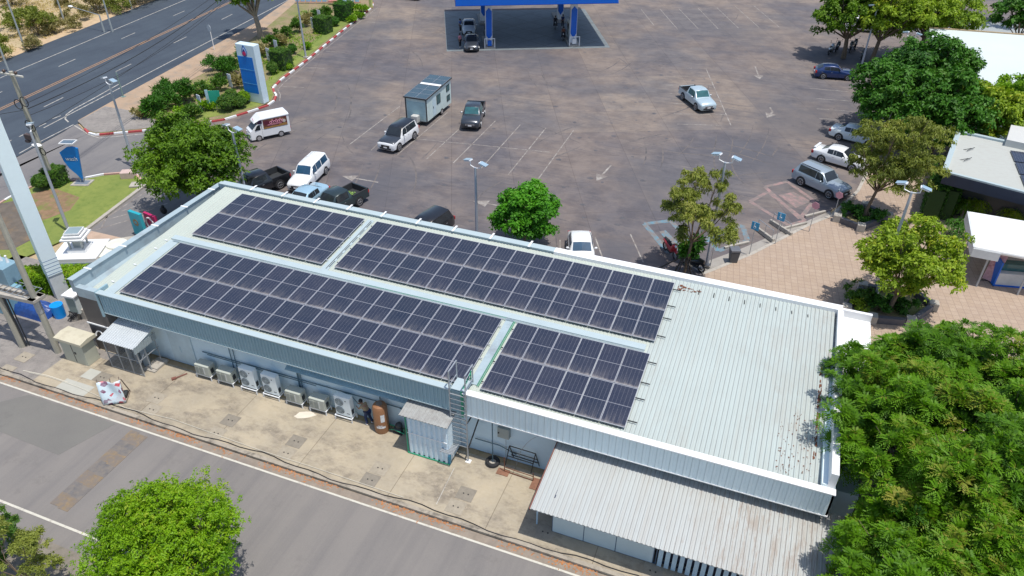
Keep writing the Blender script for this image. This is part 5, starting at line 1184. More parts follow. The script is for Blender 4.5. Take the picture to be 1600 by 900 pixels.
    if kind in ('sedan',): topglass('rear_window', 7, 8, .06, .85)
    elif kind in ('hatch', 'suv', 'oldpickup'): topglass('rear_window', 7, 8, .10, .88)
    else: topglass('rear_window', 7, 8, .15, .85)
    # wheels
    wr = P['wr']; wb = P['wb']; xm = .08 if kind in ('sedan', 'hatch') else .12
    if isbed: xm = .0
    arch = MB()
    for sx in (1, -1):
        for sy in (1, -1):
            wx = xm+sx*wb/2 if not isbed else (1.58 if sx > 0 else 1.58-3.05)
            y1 = sy*(hw-.0); pts = [(wx+(wr+.07)*math.cos(a), 0, wr+(wr+.07)*math.sin(a)) for a in np.linspace(0, math.pi, 15)]
            v = []
            for p in pts: v.append((p[0], y1*1.006, p[2]))
            v += [(wx+(wr+.07), y1*1.006, c0), (wx-(wr+.07), y1*1.006, c0)]
            poly = [(p[0], p[2]) for p in v[:15]]+[(wx-(wr+.07), c0), (wx+(wr+.07), c0)]
            arch.prism(poly, (hw*.8 if sy < 0 else -hw*1.008), (hw*1.008 if sy < 0 else -hw*.8), 0, Matrix.Rotation(R(90), 4, 'X'))
            b = MB(); b.tube([(wx, y1*.80, wr), (wx, y1*.82, wr), (wx, y1*1.0, wr), (wx, y1*1.025, wr)], [wr*.93, wr, wr, wr*.92], 22); w_ = b.build('wheel', M_TYRE, t, smooth=True)
            b = MB(); b.tube([(wx, y1*1.026, wr), (wx, y1*1.034, wr)], wr*.66, 18)
            rim = b.build('rim', M_BLACK, w_)
            b = MB(); b.tube([(wx, y1*1.034, wr), (wx, y1*1.045, wr)], wr*.14, 8)
            for a in range(6):
                ca, sa = math.cos(a*1.047), math.sin(a*1.047); b.beam((wx, y1*1.04, wr), (wx+wr*.66*ca, y1*1.04, wr+wr*.66*sa), .05, .02)
            b.tube([(wx+wr*.64*math.cos(a), y1*1.036, wr+wr*.64*math.sin(a)) for a in np.linspace(0, 6.2832, 21)], .02, 5)
            b.build('rim_spokes', M_RIM, w_)
    arch.build('wheel_arch', M_BLACK, t)
    # lamps, grille, plate, mirrors, handles
    for sy in (1, -1):
        y0 = sy*hw*.52; y1 = sy*hw*.86
        b = MB(); z = hr*.80
        b.add([(xf-.02, y0*1.0, z-.10), (xf-.10, y1, z-.06), (xf-.36, sy*hw*.955, z+.10), (xf-.14, y0*1.05, z+.07), (xf-.1, y0, z-.1), (xf-.2, y1*.9, z-.06), (xf-.5, sy*hw*.8, z+.02), (xf-.3, y0, z)],
              [(0, 1, 2, 3), (7, 6, 5, 4), (0, 4, 5, 1), (1, 5, 6, 2), (2, 6, 7, 3), (3, 7, 4, 0)])
        b.build('headlight', M_LAMP, t)
        zt = bt*.84 if kind != 'pickup' else bt*.82
        b = MB(); b.box(xb-.01 if kind == 'pickup' else xb+.01, xb+(.1 if isbed else .22), *sorted((sy*hw*(.87 if isbed else .62), sy*hw*(.975 if isbed else .93))), zt-.14, zt+.10); b.build('taillight', M_REDL, t)
        b = MB(); mx_ = P['cowl']-.42; b.sphere((mx_, sy*(hw+.10), bt+.08), .11, 10, 6, sc=(.7, 1.1, .8)); b.beam((mx_, sy*(hw-.1), bt+.02), (mx_, sy*(hw+.05), bt+.06), .05); b.build('mirror', body_m if front != 'chrome' else M_RIM, t, smooth=True)
    b = MB(); b.box(xf-.14, xf+.012, -hw*.46, hw*.46, hr*.60, hr*.84); gr = b.build('grille', M_BLACK if front != 'chrome' else M_RIM, t)
    if front == 'chrome':
        b = MB()
        for k in range(4): b.box(xf+.012, xf+.02, -hw*.42, hw*.42, hr*(.62+.055*k), hr*(.64+.055*k))
        b.build('grille_slot', M_BLACK, gr)
    b = MB(); b.box(xf-.2, xf+.02, -hw*.62, hw*.62, c0+.10, c0+.26); b.build('bumper', M_BLACK, t)
    b = MB(); b.box(xf, xf+.03, -.17, .17, c0+.22, c0+.33); b.box(xb-.03, xb+.01, -.17, .17, .62, .73); b.build('number_plate', M_WHITE, t)
    b = MB()
    for sy in (1, -1):
        for x_ in (P['a']-.75, P['a']-1.75):
            if x_ > P['tr']+.1 or kind == 'suv': b.box(x_, x_+.16, sy*hw*.99-.01, sy*hw*.99+.012, bt-.16, bt-.13)
    b.build('door_handle', M_RIM, t)
    if rails:
        b = MB()
        for sy in (1, -1): b.beam((P['a']-.3, sy*rw*.95, Hh+.03), (P['rb']+.1, sy*rw*.95, Hh+.02), .035)
        b.build('roof_rail', M_BLACK, t)
    if kind == 'oldpickup':
        b = MB()
        for k in range(5): b.box(-2.0, -1.0, -.5+k*.22, -.42+k*.22, Hh+.02, Hh+.045)
        b.build('roof_rib', body_m, t)
    if spoiler:
        b = MB(); b.box(xb+.08, xb+.28, -hw*.72, hw*.72, P['trunk']+.07, P['trunk']+.11)
        for sy in (1, -1): b.box(xb+.12, xb+.24, sy*hw*.6-.03, sy*hw*.6+.03, P['trunk']-.05, P['trunk']+.08)
        b.build('spoiler', body_m, t)
    t['_P'] = 0; del t['_P']
    return t, P
def put_by_wheels(tp, F, Rr, side):
    """F, Rr: where the front and rear wheel on one side touch the ground in the photo; side +1 left, -1 right"""
    t, P = tp; a = G(*F); c = G(*Rr); d = (a-c); ang = math.atan2(d.y, d.x); d.normalize(); nl = Vector((-d.y, d.x, 0))
    mid = (a+c)/2-nl*side*(P['W']/2-.08)
    off = (.0 if 'wbx' not in P else P['wbx'])
    t.location = (mid.x-d.x*off, mid.y-d.y*off, .012); t.rotation_euler[2] = ang
def put(tp, centre, ang, h=0):
    t, P = tp; p = G(*centre); t.location = (p.x, p.y, .012); t.rotation_euler[2] = ang
def ang_of(a, c):
    d = G(*c)-G(*a); return math.atan2(d.y, d.x)
WHT = paint('white_car_paint', (.80, .82, .83)); BLK = paint('black_car_paint', (.012, .013, .016)); NAVY = paint('navy_car_paint', (.012, .035, .13), .2)
SLV = paint('silver_car_paint', (.34, .41, .47), .25); SLVB = paint('blue_silver_car_paint', (.48, .60, .66), .2); GRY = paint('dark_grey_car_paint', (.055, .065, .08), .4)
LBL = paint('light_blue_car_paint', (.36, .55, .68), .2); DGR = paint('dark_teal_car_paint', (.03, .05, .055), .3)
put_by_wheels(car('suv', WHT, 'white SUV with black roof and black hood towing the tiny house', 'suv', roof_m=BLK, hood_m=GRY), (624, 236), (648.5, 217.5), 1)
put_by_wheels(car('pickup', GRY, 'dark grey pickup truck parked right of the tiny house, facing the camera', 'pickup', glass=M_GLASST, front='chrome'), (750, 200.5), (756.5, 180), 1)
put_by_wheels(car('oldpickup', WHT, 'old white pickup with closed canopy and ribbed roof, alone on the open lot', 'pickup', glass=M_GLASSB), (485, 297.5), (510.5, 271), 1)
put_by_wheels(car('pickup', SLVB, 'pale silver blue pickup truck alone on the painted bays at the right of the lot', 'pickup', glass=M_GLASST, front='chrome'), (1087.5, 173.5), (1065.5, 155.5), -1)
put_by_wheels(car('suv', SLV, 'silver SUV parked nearest the plaza next to the pink bays', 'suv', rails=True), (1292.5, 310), (1248, 289), -1)
put_by_wheels(car('sedan', WHT, 'white sedan with rear spoiler between the silver SUV and another white car', 'car', spoiler=True), (1327, 267), (1281.5, 253.5), -1)
put_by_wheels(car('sedan', paint('pale_blue_white_paint', (.72, .80, .82)), 'bluish white sedan farthest of the three cars behind the olive tree', 'car'), (1353, 230), (1309, 219), -1)
put_by_wheels(car('hatch', NAVY, 'dark blue hatchback in the tree shade beside the motorcycles', 'car'), (1325, 126.5), (1281, 123.5), -1)
put_by_wheels(car('pickup', BLK, 'black pickup truck partly hidden by the big left tree', 'pickup'), (399, 312), (430, 299), 1)
put_by_wheels(car('sedan', LBL, 'light blue car behind the far parapet next to the old white pickup', 'car'), (478, 336), (505, 316), 1)
tp = car('pickup', DGR, 'dark green pickup with green leaves in its bed behind the far parapet', 'pickup'); put_by_wheels(tp, (523, 344), (558.5, 324), 1)
put_by_wheels(car('suv', BLK, 'black SUV whose roof shows above the far parapet', 'suv'), (664, 391), (700, 365), 1)
a_ = ang_of((902, 362), (907, 405))
put(car('hatch', WHT, 'white SUV parked nose-in right of the bright green round tree', 'suv', glass=M_GLASSB), (907, 402), a_)
a_ = ang_of((738, 60), (738, 82))
put(car('sedan', paint('pearl_white_paint', (.55, .6, .62)), 'pale grey white car behind the dark one under the fuel canopy', 'car'), (733, 49), a_)
put(car('sedan', GRY, 'dark grey sedan in front of the pale car under the fuel canopy', 'car'), (737, 74), a_)
put(car('sedan', WHT, 'white car cropped by the top edge of the photo left of the canopy', 'car'), (636, -2), ang_of((620, 0), (655, 3)))
put(car('suv', WHT, 'white SUV mostly hidden behind the tree at the motorcycle stand', 'suv'), (1345, 48), ang_of((1320, 50), (1370, 54)))
put(car('pickup', SLVB, 'silver blue pickup hidden among the yellowish trees', 'pickup'), (1400, 42), ang_of((1380, 42), (1420, 46)))
# green leaves in the bed of the dark green pickup
tq = tp[0]
b = MB(); rr = random.Random(3)
for k in range(60):
    x, y, z = -1.3+rr.uniform(-.5, .5), rr.uniform(-.5, .2), .68+rr.random()*.2; a = rr.uniform(0, 6.28); s_ = .1
    b.add([(x-s_*math.cos(a), y-s_*math.sin(a), z), (x+s_*.6*math.sin(a), y-s_*.6*math.cos(a), z+.04), (x+s_*math.cos(a), y+s_*math.sin(a), z+.05), (x-s_*.6*math.sin(a), y+s_*.6*math.cos(a), z)], [(0, 1, 2, 3)])
o = b.build('cut_leaves', mm('leaf_cut', (.2, .35, .06), .7, 0, .3, 6)); o.location = tq.location; o.rotation_euler = tq.rotation_euler; tag(o, 'heap of cut green leaves lying in the dark green pickup bed', 'cut leaves')
# food van
t = empty('food_van', label='white food van with dark red and pink printed banner by the striped kerb', cat='van')
b = MB()
sec = [(1.85, .60, .26, .62), (1.78, .72, .2, .95), (1.55, .74, .2, 1.12), (1.0, .76, .2, 1.62), (.75, .76, .2, 1.65)]
for i, (x, w_, z0, z1) in enumerate(sec):
    for (y, z) in ((-w_, z0), (w_, z0), (w_*1.0, z0+(z1-z0)*.55), (w_*.92, z1), (-w_*.92, z1), (-w_*1.0, z0+(z1-z0)*.55)): b.v.append((x, y, z))
for i in range(len(sec)-1):
    for k in range(6): b.f.append([i*6+k, i*6+(k+1) % 6, (i+1)*6+(k+1) % 6, (i+1)*6+k]); b.m.append(0)
b.f.append([5, 4, 3, 2, 1, 0]); b.m.append(0)
b.build('cab', WHT, t, smooth=True)
b = MB(); b.box(-1.9, .75, -.78, .78, .32, 1.0); b.box(-1.9, .72, -.78, .78, 1.0, 2.0); b.build('box_body', WHT, t, bevel=.04)
b = MB(); b.add([(-1.95, -.84, 2.0), (.85, -.84, 2.0), (1.35, -.62, 1.66), (1.35, .62, 1.66), (.85, .84, 2.0), (-1.95, .84, 2.0), (-1.9, -.72, 2.2), (.6, -.72, 2.2), (1.28, -.5, 1.78), (1.28, .5, 1.78), (.6, .72, 2.2), (-1.9, .72, 2.2)],
               [(0, 1, 7, 6), (1, 2, 8, 7), (2, 3, 9, 8), (3, 4, 10, 9), (4, 5, 11, 10), (5, 0, 6, 11), (6, 7, 10, 11), (7, 8, 9, 10), (5, 4, 3, 2, 1, 0)]); b.build('roof_fairing', WHT, t, bevel=.04)
b = MB(); b.add([(1.58, -.62, 1.14), (1.58, .62, 1.14), (1.06, .62, 1.60), (1.06, -.62, 1.60)], [(0, 1, 2, 3)]); b.build('windshield', M_GLASS, t)
for sy in (1, -1):
    b = MB(); y_ = sy*.775; b.add([(1.42, y_, 1.05), (.85, y_, 1.05), (.85, y_*.97, 1.5), (1.08, y_*.97, 1.5)], [(0, 1, 2, 3), (3, 2, 1, 0)]); b.build('side_window', M_GLASS, t)
    b = MB(); b.box(1.76, 1.86, min(sy*.36, sy*.62), max(sy*.36, sy*.62), .62, .78); b.build('headlight', M_LAMP, t)
    b = MB(); b.box(-1.92, -1.88, min(sy*.6, sy*.75), max(sy*.6, sy*.75), .6, .85); b.build('taillight', M_REDL, t)
gb = NG('van_banner_print'); nb = gb.noise(1.6, 4, .6)
gb.L(gb.mix(gb.rng(nb, .45, .6), (.10, .012, .03), (.18, .10, .04)), gb.b.inputs['Base Color'])
b = MB(); b.box(-1.68, .55, .785, .80, 1.05, 1.92); bn = b.build('banner', gb.m, t)
b = MB()
for k, x in enumerate(np.linspace(-.15, -1.25, 7)):   # curled pink characters
    z0 = 1.56+.03*(k % 2); r_ = .085
    pts = [(x+r_*math.cos(a), .812, z0+.11*math.sin(a)) for a in np.linspace(-1.2, 3.6 if k % 3 else 4.6, 10)]
    b.tube(pts, .024, 5)
    if k % 2: b.tube([(x-.05, .812, z0+.16), (x, .812, z0+.22), (x+.06, .812, z0+.17)], .018, 5)
for k, x in enumerate(np.linspace(.1, -1.1, 11)):
    b.tube([(x+.045*math.cos(a), .812, 1.36+.055*math.sin(a)) for a in np.linspace(-1, 4.2, 7)], .014, 5)
b.build('banner_lettering', mm('banner_pink', (.75, .32, .42), .6), bn)
b = MB(); b.box(-1.66, .53, .80, .805, 1.08, 1.2); b.box(-1.6, -.9, .805, .81, 1.21, 1.3); b.build('banner_strip', mm('banner_ochre', (.35, .19, .05), .6, 0, .3, 6), bn)
b = MB(); b.tube([(-1.4, .80, 1.5), (-1.4, .812, 1.5)], .16, 14); b.build('banner_dish', mm('banner_dish', (.45, .42, .36), .6), bn)
b = MB(); b.add([(1.2, .775, 1.62), (.62, .80, 1.62), (.62, .80, 1.98), (.82, .80, 1.98)], [(0, 1, 2, 3), (3, 2, 1, 0)]); b.build('cab_banner', mm('cab_banner_dark', (.03, .01, .04), .5), t)
b = MB()
for k in range(5): b.tube([(1.25-.02*k, .3-.14*k+.04*math.cos(a), 1.86+.05*math.sin(a)-.0) for a in np.linspace(0, 5, 7)], .012, 4)
b.build('roof_lettering', mm('banner_red', (.6, .05, .1), .6), t)
for x in (1.12, -.95):
    for sy in (1, -1):
        b = MB(); b.tube([(x, sy*.62, .29), (x, sy*.79, .29)], .29, 20); w_ = b.build('wheel', M_TYRE, t, smooth=False)
        b = MB(); b.tube([(x, sy*.79, .29), (x, sy*.80, .29)], .19, 14); b.build('rim', M_RIM, w_)
b = MB(); b.box(1.7, 1.9, -.7, .7, .24, .4); b.box(1.84, 1.87, -.3, .3, .55, .66); b.build('bumper', mm('grey_bumper', (.45, .47, .48), .5), t)
t.location = (0, 0, 0); put_by_wheels((t, dict(W=1.56, wbx=.08)), (403.5, 221), (442.5, 212.5), 1)
# tiny house trailer
pf, pr_ = G(668, 193), G(708, 160)
d = (G(668, 191, .45)-G(705.5, 160.5, .45)); ang = math.atan2(d.y, d.x); nl = Vector((-math.sin(ang), math.cos(ang), 0)); Lc = d.length
t = empty('tiny_house_trailer', tuple((G2(668, 191, .45)[i]+G2(705.5, 160.5, .45)[i])/2-nl[i]*1.12 for i in (0, 1))+(.012,), ang, 'white tiny house trailer with solar panels on its sloping roof, hitched to the SUV', 'trailer')
hl = Lc/2
b = MB(); b.box(-hl, hl, -1.1, 1.1, .45, 2.5); b.add([(-hl, -1.1, 2.5), (hl, -1.1, 2.5), (hl, 1.1, 2.5), (-hl, 1.1, 2.5), (-hl, -1.1, 2.9), (hl, -1.1, 2.65), (hl, 1.1, 2.65), (-hl, 1.1, 2.9)], [(4, 5, 6, 7), (0, 1, 5, 4), (1, 2, 6, 5), (2, 3, 7, 6), (3, 0, 4, 7)])
b.build('cabin', mm('pale_trailer_panel', (.60, .72, .70), .5), t)
b = MB(); b.add([(-hl-.15, -1.22, 2.93), (hl+.2, -1.22, 2.65), (hl+.2, 1.22, 2.65), (-hl-.15, 1.22, 2.93), (-hl-.15, -1.22, 3.05), (hl+.2, -1.22, 2.77), (hl+.2, 1.22, 2.77), (-hl-.15, 1.22, 3.05)], [(3, 2, 1, 0), (4, 5, 6, 7), (0, 1, 5, 4), (1, 2, 6, 5), (2, 3, 7, 6), (3, 0, 4, 7)])
for s1 in (-1, 1): b.box(hl, hl+.05, s1*1.1-.05, s1*1.1+.05, .45, 2.7)
b.build('roof', M_DARK, t)
b = MB(); b.box(hl+.0, hl+.03, -.95, .95, .6, 2.3); b.build('front_panel', mm('front_panel_teal', (.42, .60, .62), .5), t)
tr_ = math.atan2(.28, 2*hl+.35)
cell = None; L1 = 2*hl+.3
for j in range(5):
    for i in range(2):
        x0 = -hl-.1+j*(L1*.18)+(.0 if j < 2 else L1*.09); 
        b = MB(); z = 3.065-.08*(x0+hl)*.0
        f = lambda x: 3.06-(x+hl+.15)/(2*hl+.35)*.28
        x1 = x0+L1*.172; y0 = -1.17+i*1.18; y1 = y0+1.15
        b.add([(x0, y0, f(x0)), (x1, y0, f(x1)), (x1, y1, f(x1)), (x0, y1, f(x0))], [(0, 1, 2, 3)])
        b.add([(x0-.02, y0-.02, f(x0)-.005), (x1+.02, y0-.02, f(x1)-.005), (x1+.02, y1+.02, f(x1)-.005), (x0-.02, y1+.02, f(x0)-.005)], [(0, 1, 2, 3)], 1)
        b.build('solar_panel', [mm('trailer_cells', (.06, .10, .13), .2), M_ALU], t)
b = MB(); x0 = -hl-.1+2*L1*.18; b.add([(x0, -1.1, f(x0)+.005), (x0+L1*.075, -1.1, f(x0)-.005), (x0+L1*.075, 1.1, f(x0)-.005), (x0, 1.1, f(x0)+.005)], [(0, 1, 2, 3)]); b.build('skylight', M_WHITE, t)
for (x0, x1, z0, z1) in ((-.3, .55, 1.4, 2.3), (-hl+.35, -hl+1.1, 1.9, 2.55), (-hl+.3, -hl+1.05, .9, 1.5)):
    b = MB(); b.box(x0, x1, 1.1, 1.13, z0, z1); f_ = b.build('window', M_BLACK, t); b = MB(); b.box(x0+.06, (x0+x1)/2-.03, 1.13, 1.14, z0+.06, z1-.06); b.box((x0+x1)/2+.03, x1-.06, 1.13, 1.14, z0+.06, z1-.06); b.build('pane', M_GLASST, f_)
b = MB(); b.box(.75, 1.45, 1.1, 1.12, .55, 2.35); dr = b.build('door', mm('pale_door', (.55, .68, .73), .6), t); b = MB(); b.box(1.3, 1.36, 1.12, 1.16, 1.3, 1.5); b.build('handle', M_DARK, dr)
for s1 in (1, -1):
    b = MB(); b.tube([(-.5, s1*.9, .32), (-.5, s1*1.12, .32)], .32, 18); w_ = b.build('wheel', M_TYRE, t); b = MB(); b.tube([(-.5, s1*1.12, .32), (-.5, s1*1.13, .32)], .2, 12); b.build('rim', M_RIM, w_)
b = MB(); b.box(hl, hl+.6, -.35, .35, .4, 1.1); b.build('nose_box', mm('beige_nose', (.55, .55, .52), .5), t, bevel=.06)
b = MB(); b.beam((hl, -.5, .42), (hl+1.2, 0, .42), .08); b.beam((hl, .5, .42), (hl+1.2, 0, .42), .08); b.box(-hl, hl, -1.0, 1.0, .35, .45); b.build('chassis', M_DARK, t)

# motorcycles
def motorcycle(body_m):
    t = empty('motorcycle'); wr = .28
    for x in (.62, -.58):
        b = MB(); b.tube([(x+(wr-.045)*math.cos(a), 0, wr+(wr-.045)*math.sin(a)) for a in np.linspace(0, 6.2832, 21)], .05, 7); w_ = b.build('wheel', M_TYRE, t, smooth=True)
        b = MB(); b.tube([(x, -.03, wr), (x, .03, wr)], .08, 10)
        for a in range(5): b.beam((x, 0, wr), (x+.2*math.cos(a*1.257), 0, wr+.2*math.sin(a*1.257)), .03)
        b.build('rim', M_RIM, w_)
    b = MB(); b.tube([(-.75, 0, .72), (-.4, 0, .62), (-.05, 0, .48), (.2, 0, .40), (.36, 0, .62), (.44, 0, .92)], [.09, .19, .17, .15, .22, .15], 10); b.build('body', body_m, t, smooth=True)
    b = MB(); b.box(-.25, .18, -.1, .1, .2, .42); b.tube([(-.1, .12, .25), (-.75, .14, .33)], .05, 8); b.build('engine', M_DARK, t)
    b = MB(); b.tube([(-.72, 0, .80), (-.35, 0, .76), (.05, 0, .72)], [.07, .12, .08], 10); b.build('seat', M_BLACK, t, smooth=True)
    b = MB(); b.tube([(.62, .06, wr), (.42, .05, .9)], .025, 6); b.tube([(.62, -.06, wr), (.42, -.05, .9)], .025, 6); b.build('fork', M_GALV, t)
    b = MB(); b.tube([(.30, -.33, 1.0), (.42, -.1, .98), (.42, .1, .98), (.30, .33, 1.0)], .02, 6)
    for s1 in (-1, 1): b.tube([(.36, s1*.2, .99), (.36, s1*.25, 1.15)], .01, 5); b.sphere((.36, s1*.27, 1.18), .06, 8, 5, sc=(.4, 1, .7))
    b.build('handlebar', M_DARK, t)
    b = MB(); b.sphere((.52, 0, .84), .09, 10, 7); b.build('headlight', M_LAMP, t, smooth=True)
    b = MB(); b.box(.42, .86, -.10, .10, .55, .62); b.box(-.85, -.5, -.06, .06, .58, .62); b.build('mudguard', body_m, t)
    b = MB(); b.tube([(-.1, .1, .3), (-.15, .28, .0)], .012, 5); b.build('kickstand', M_GALV, t)
    return t
mc = [((1297, 84), 75, M_RIM, 'grey motorcycle leftmost at the tree by the blue hatchback'), ((1307, 80), 80, BLK, 'black motorcycle between the grey one and the tree trunk'), ((1328, 80), 85, BLK, 'black motorcycle just right of the tree trunk'),
      ((1335, 76), 90, BLK, 'black motorcycle second from the right in the tree shade'), ((1347, 92), 80, DGR, 'dark motorcycle standing apart near the lamp pole'), ((1046, 398), -50, paint('red_bike_paint', (.42, .02, .03)), 'red motorcycle parked at the blue painted bay'),
      ((1082, 419), 150, BLK, 'black motorcycle tucked beside the trunk of the sparse leaning tree')]
for (px, py), a, m_, lb in mc:
    t = motorcycle(m_); t.scale = (1.18, 1.18, 1.18); t.location = (*G2(px, py), .012); t.rotation_euler[2] = R(a); tag(t, lb, 'motorcycle', 'motorcycles around the lot')

# ================================================================== FUEL CANOPY
ca = R(26.3); c0 = Vector((-7.0, 59.1, 0))
sheetpts = [(0, 0), (19.6, 0), (19.6, 19), (0, 19)]
Mc = Matrix.Translation(c0) @ Matrix.Rotation(ca, 4, 'Z')
b = MB(); b.prism([(-.95, .35), (19.4, .35), (19.4, 19), (-.95, 19)], -.04, .016, 0, Mc)
gs = NG('forecourt_slab'); br = gs.n('ShaderNodeTexBrick'); gs.L(gs.mapping(rot=(0, 0, ca)), br.inputs['Vector']); br.offset = 0
br.inputs['Scale'].default_value = 1; br.inputs['Brick Width'].default_value = 3; br.inputs['Row Height'].default_value = 3; br.inputs['Mortar Size'].default_value = .05
br.inputs['Color1'].default_value = (.17, .20, .21, 1); br.inputs['Color2'].default_value = (.20, .23, .24, 1); br.inputs['Mortar'].default_value = (.12, .12, .12, 1)
gs.L(gs.mix(gs.rng(gs.noise(.6, 7, .7), .45, .7, 0, .7), br.outputs[0], (.13, .14, .15)), gs.b.inputs['Base Color']); gs.b.inputs['Roughness'].default_value = .6
tag(b.build('forecourt_slab', gs.m), kind='structure')
t = empty('fuel_canopy', tuple(c0), ca, 'blue-edged fuel station canopy on white and blue columns at the top of the photo', 'canopy')
b = MB(); b.box(.35, 19.9, .0, 18.8, 5.45, 6.3); b.build('fascia', M_BLUEC, t)
b = MB(); b.box(.30, 19.95, -.05, 18.85, 5.40, 5.47); b.build('edge_strip', mm('deep_blue_strip', (.0, .05, .3), .5), t)
b = MB(); b.box(.5, 19.1, .2, 18.6, 6.3, 6.35); b.build('roof', M_WHITE, t)
for x in (4.4, 15.0):
    for y in (2.6, 13.5):
        b = MB(); b.box(x-.42, x+.42, y-.32, y+.32, .1, 5.45); c_ = b.build('column', M_WHITE, t)
        b = MB(); b.prism([(x-.36, 1.3), (x, .75), (x+.36, 1.3), (x+.36, 4.2), (x, 4.6), (x-.36, 4.2)], -(y-.33), -(y-.40), 0, Matrix.Rotation(R(90), 4, 'X')); b.build('blue_cladding', M_BLUEC, c_)
        b = MB(); b.box(x-.7, x+.7, y-1.6, y+3.4, .012, .16); b.build('island', M_CONC, t)
for i, x in enumerate((4.4, 15.0)):
    d_ = empty('fuel_dispenser', tuple(Mc @ Vector((x, 4.4, .16))), ca, 'white fuel dispenser behind the %s column of the canopy' % ('left' if i == 0 else 'right'), 'fuel dispenser', 'fuel dispensers')
    b = MB(); b.box(-.35, .35, -.9, .9, 0, 2.3); b.build('cabinet', mm('dispenser_white', (.55, .6, .6), .5), d_, bevel=.03)
    for s1 in (-1, 1):
        b = MB(); b.box(min(s1*.35, s1*.37), max(s1*.35, s1*.37), -.6, .6, 1.2, 1.9); b.build('screen', M_DARK, d_)
        b = MB(); b.tube([(s1*.38, -.5, 1.9), (s1*.55, -.4, 1.0), (s1*.45, -.3, .5), (s1*.38, -.2, 1.1)], .03, 6); b.build('hose', M_BLACK, d_)
    g_ = empty('guard_hoop', tuple(Mc @ Vector((x, 1.1, .012))), ca, 'white steel guard hoop in front of the %s canopy column' % ('left' if i == 0 else 'right'), 'guard', 'guard hoops at the pump islands')
    b = MB(); b.tube([(-.62, 0, 0), (-.62, 0, 1.2), (.62, 0, 1.2), (.62, 0, 0)], .06, 8); b.build('hoop', M_WHITE, g_)
    b = MB(); b.box(-.25, .25, .1, .4, .3, .9); b.build('fire_box', M_BLUEC if i == 0 else M_WHITE, g_)

# ================================================================== PEOPLE
M_SKIN = mm('skin', (.36, .20, .13), .6, 0, .05); M_HAIR = mm('hair_black', (.012, .01, .01), .6)
def skin_mesh(name, joints, edges, radii, m, parent, sub=1, root=0):
    me = bpy.data.meshes.new(name); me.from_pydata(joints, edges, []); me.materials.append(m)
    o = bpy.data.objects.new(name, me); COL.objects.link(o); o.parent = parent
    sk = o.modifiers.new('skin', 'SKIN'); 
    if not me.skin_vertices:
        bm = bmesh.new(); bm.from_mesh(me); bm.verts.layers.skin.verify(); bm.to_mesh(me); bm.free()
    for i, r_ in enumerate(radii):
        me.skin_vertices[0].data[i].radius = r_ if isinstance(r_, tuple) else (r_, r_)
        me.skin_vertices[0].data[i].use_root = (i == root)
    sk.use_smooth_shade = True
    if sub: sb_ = o.modifiers.new('sub', 'SUBSURF'); sb_.levels = sub; sb_.render_levels = sub
    return o
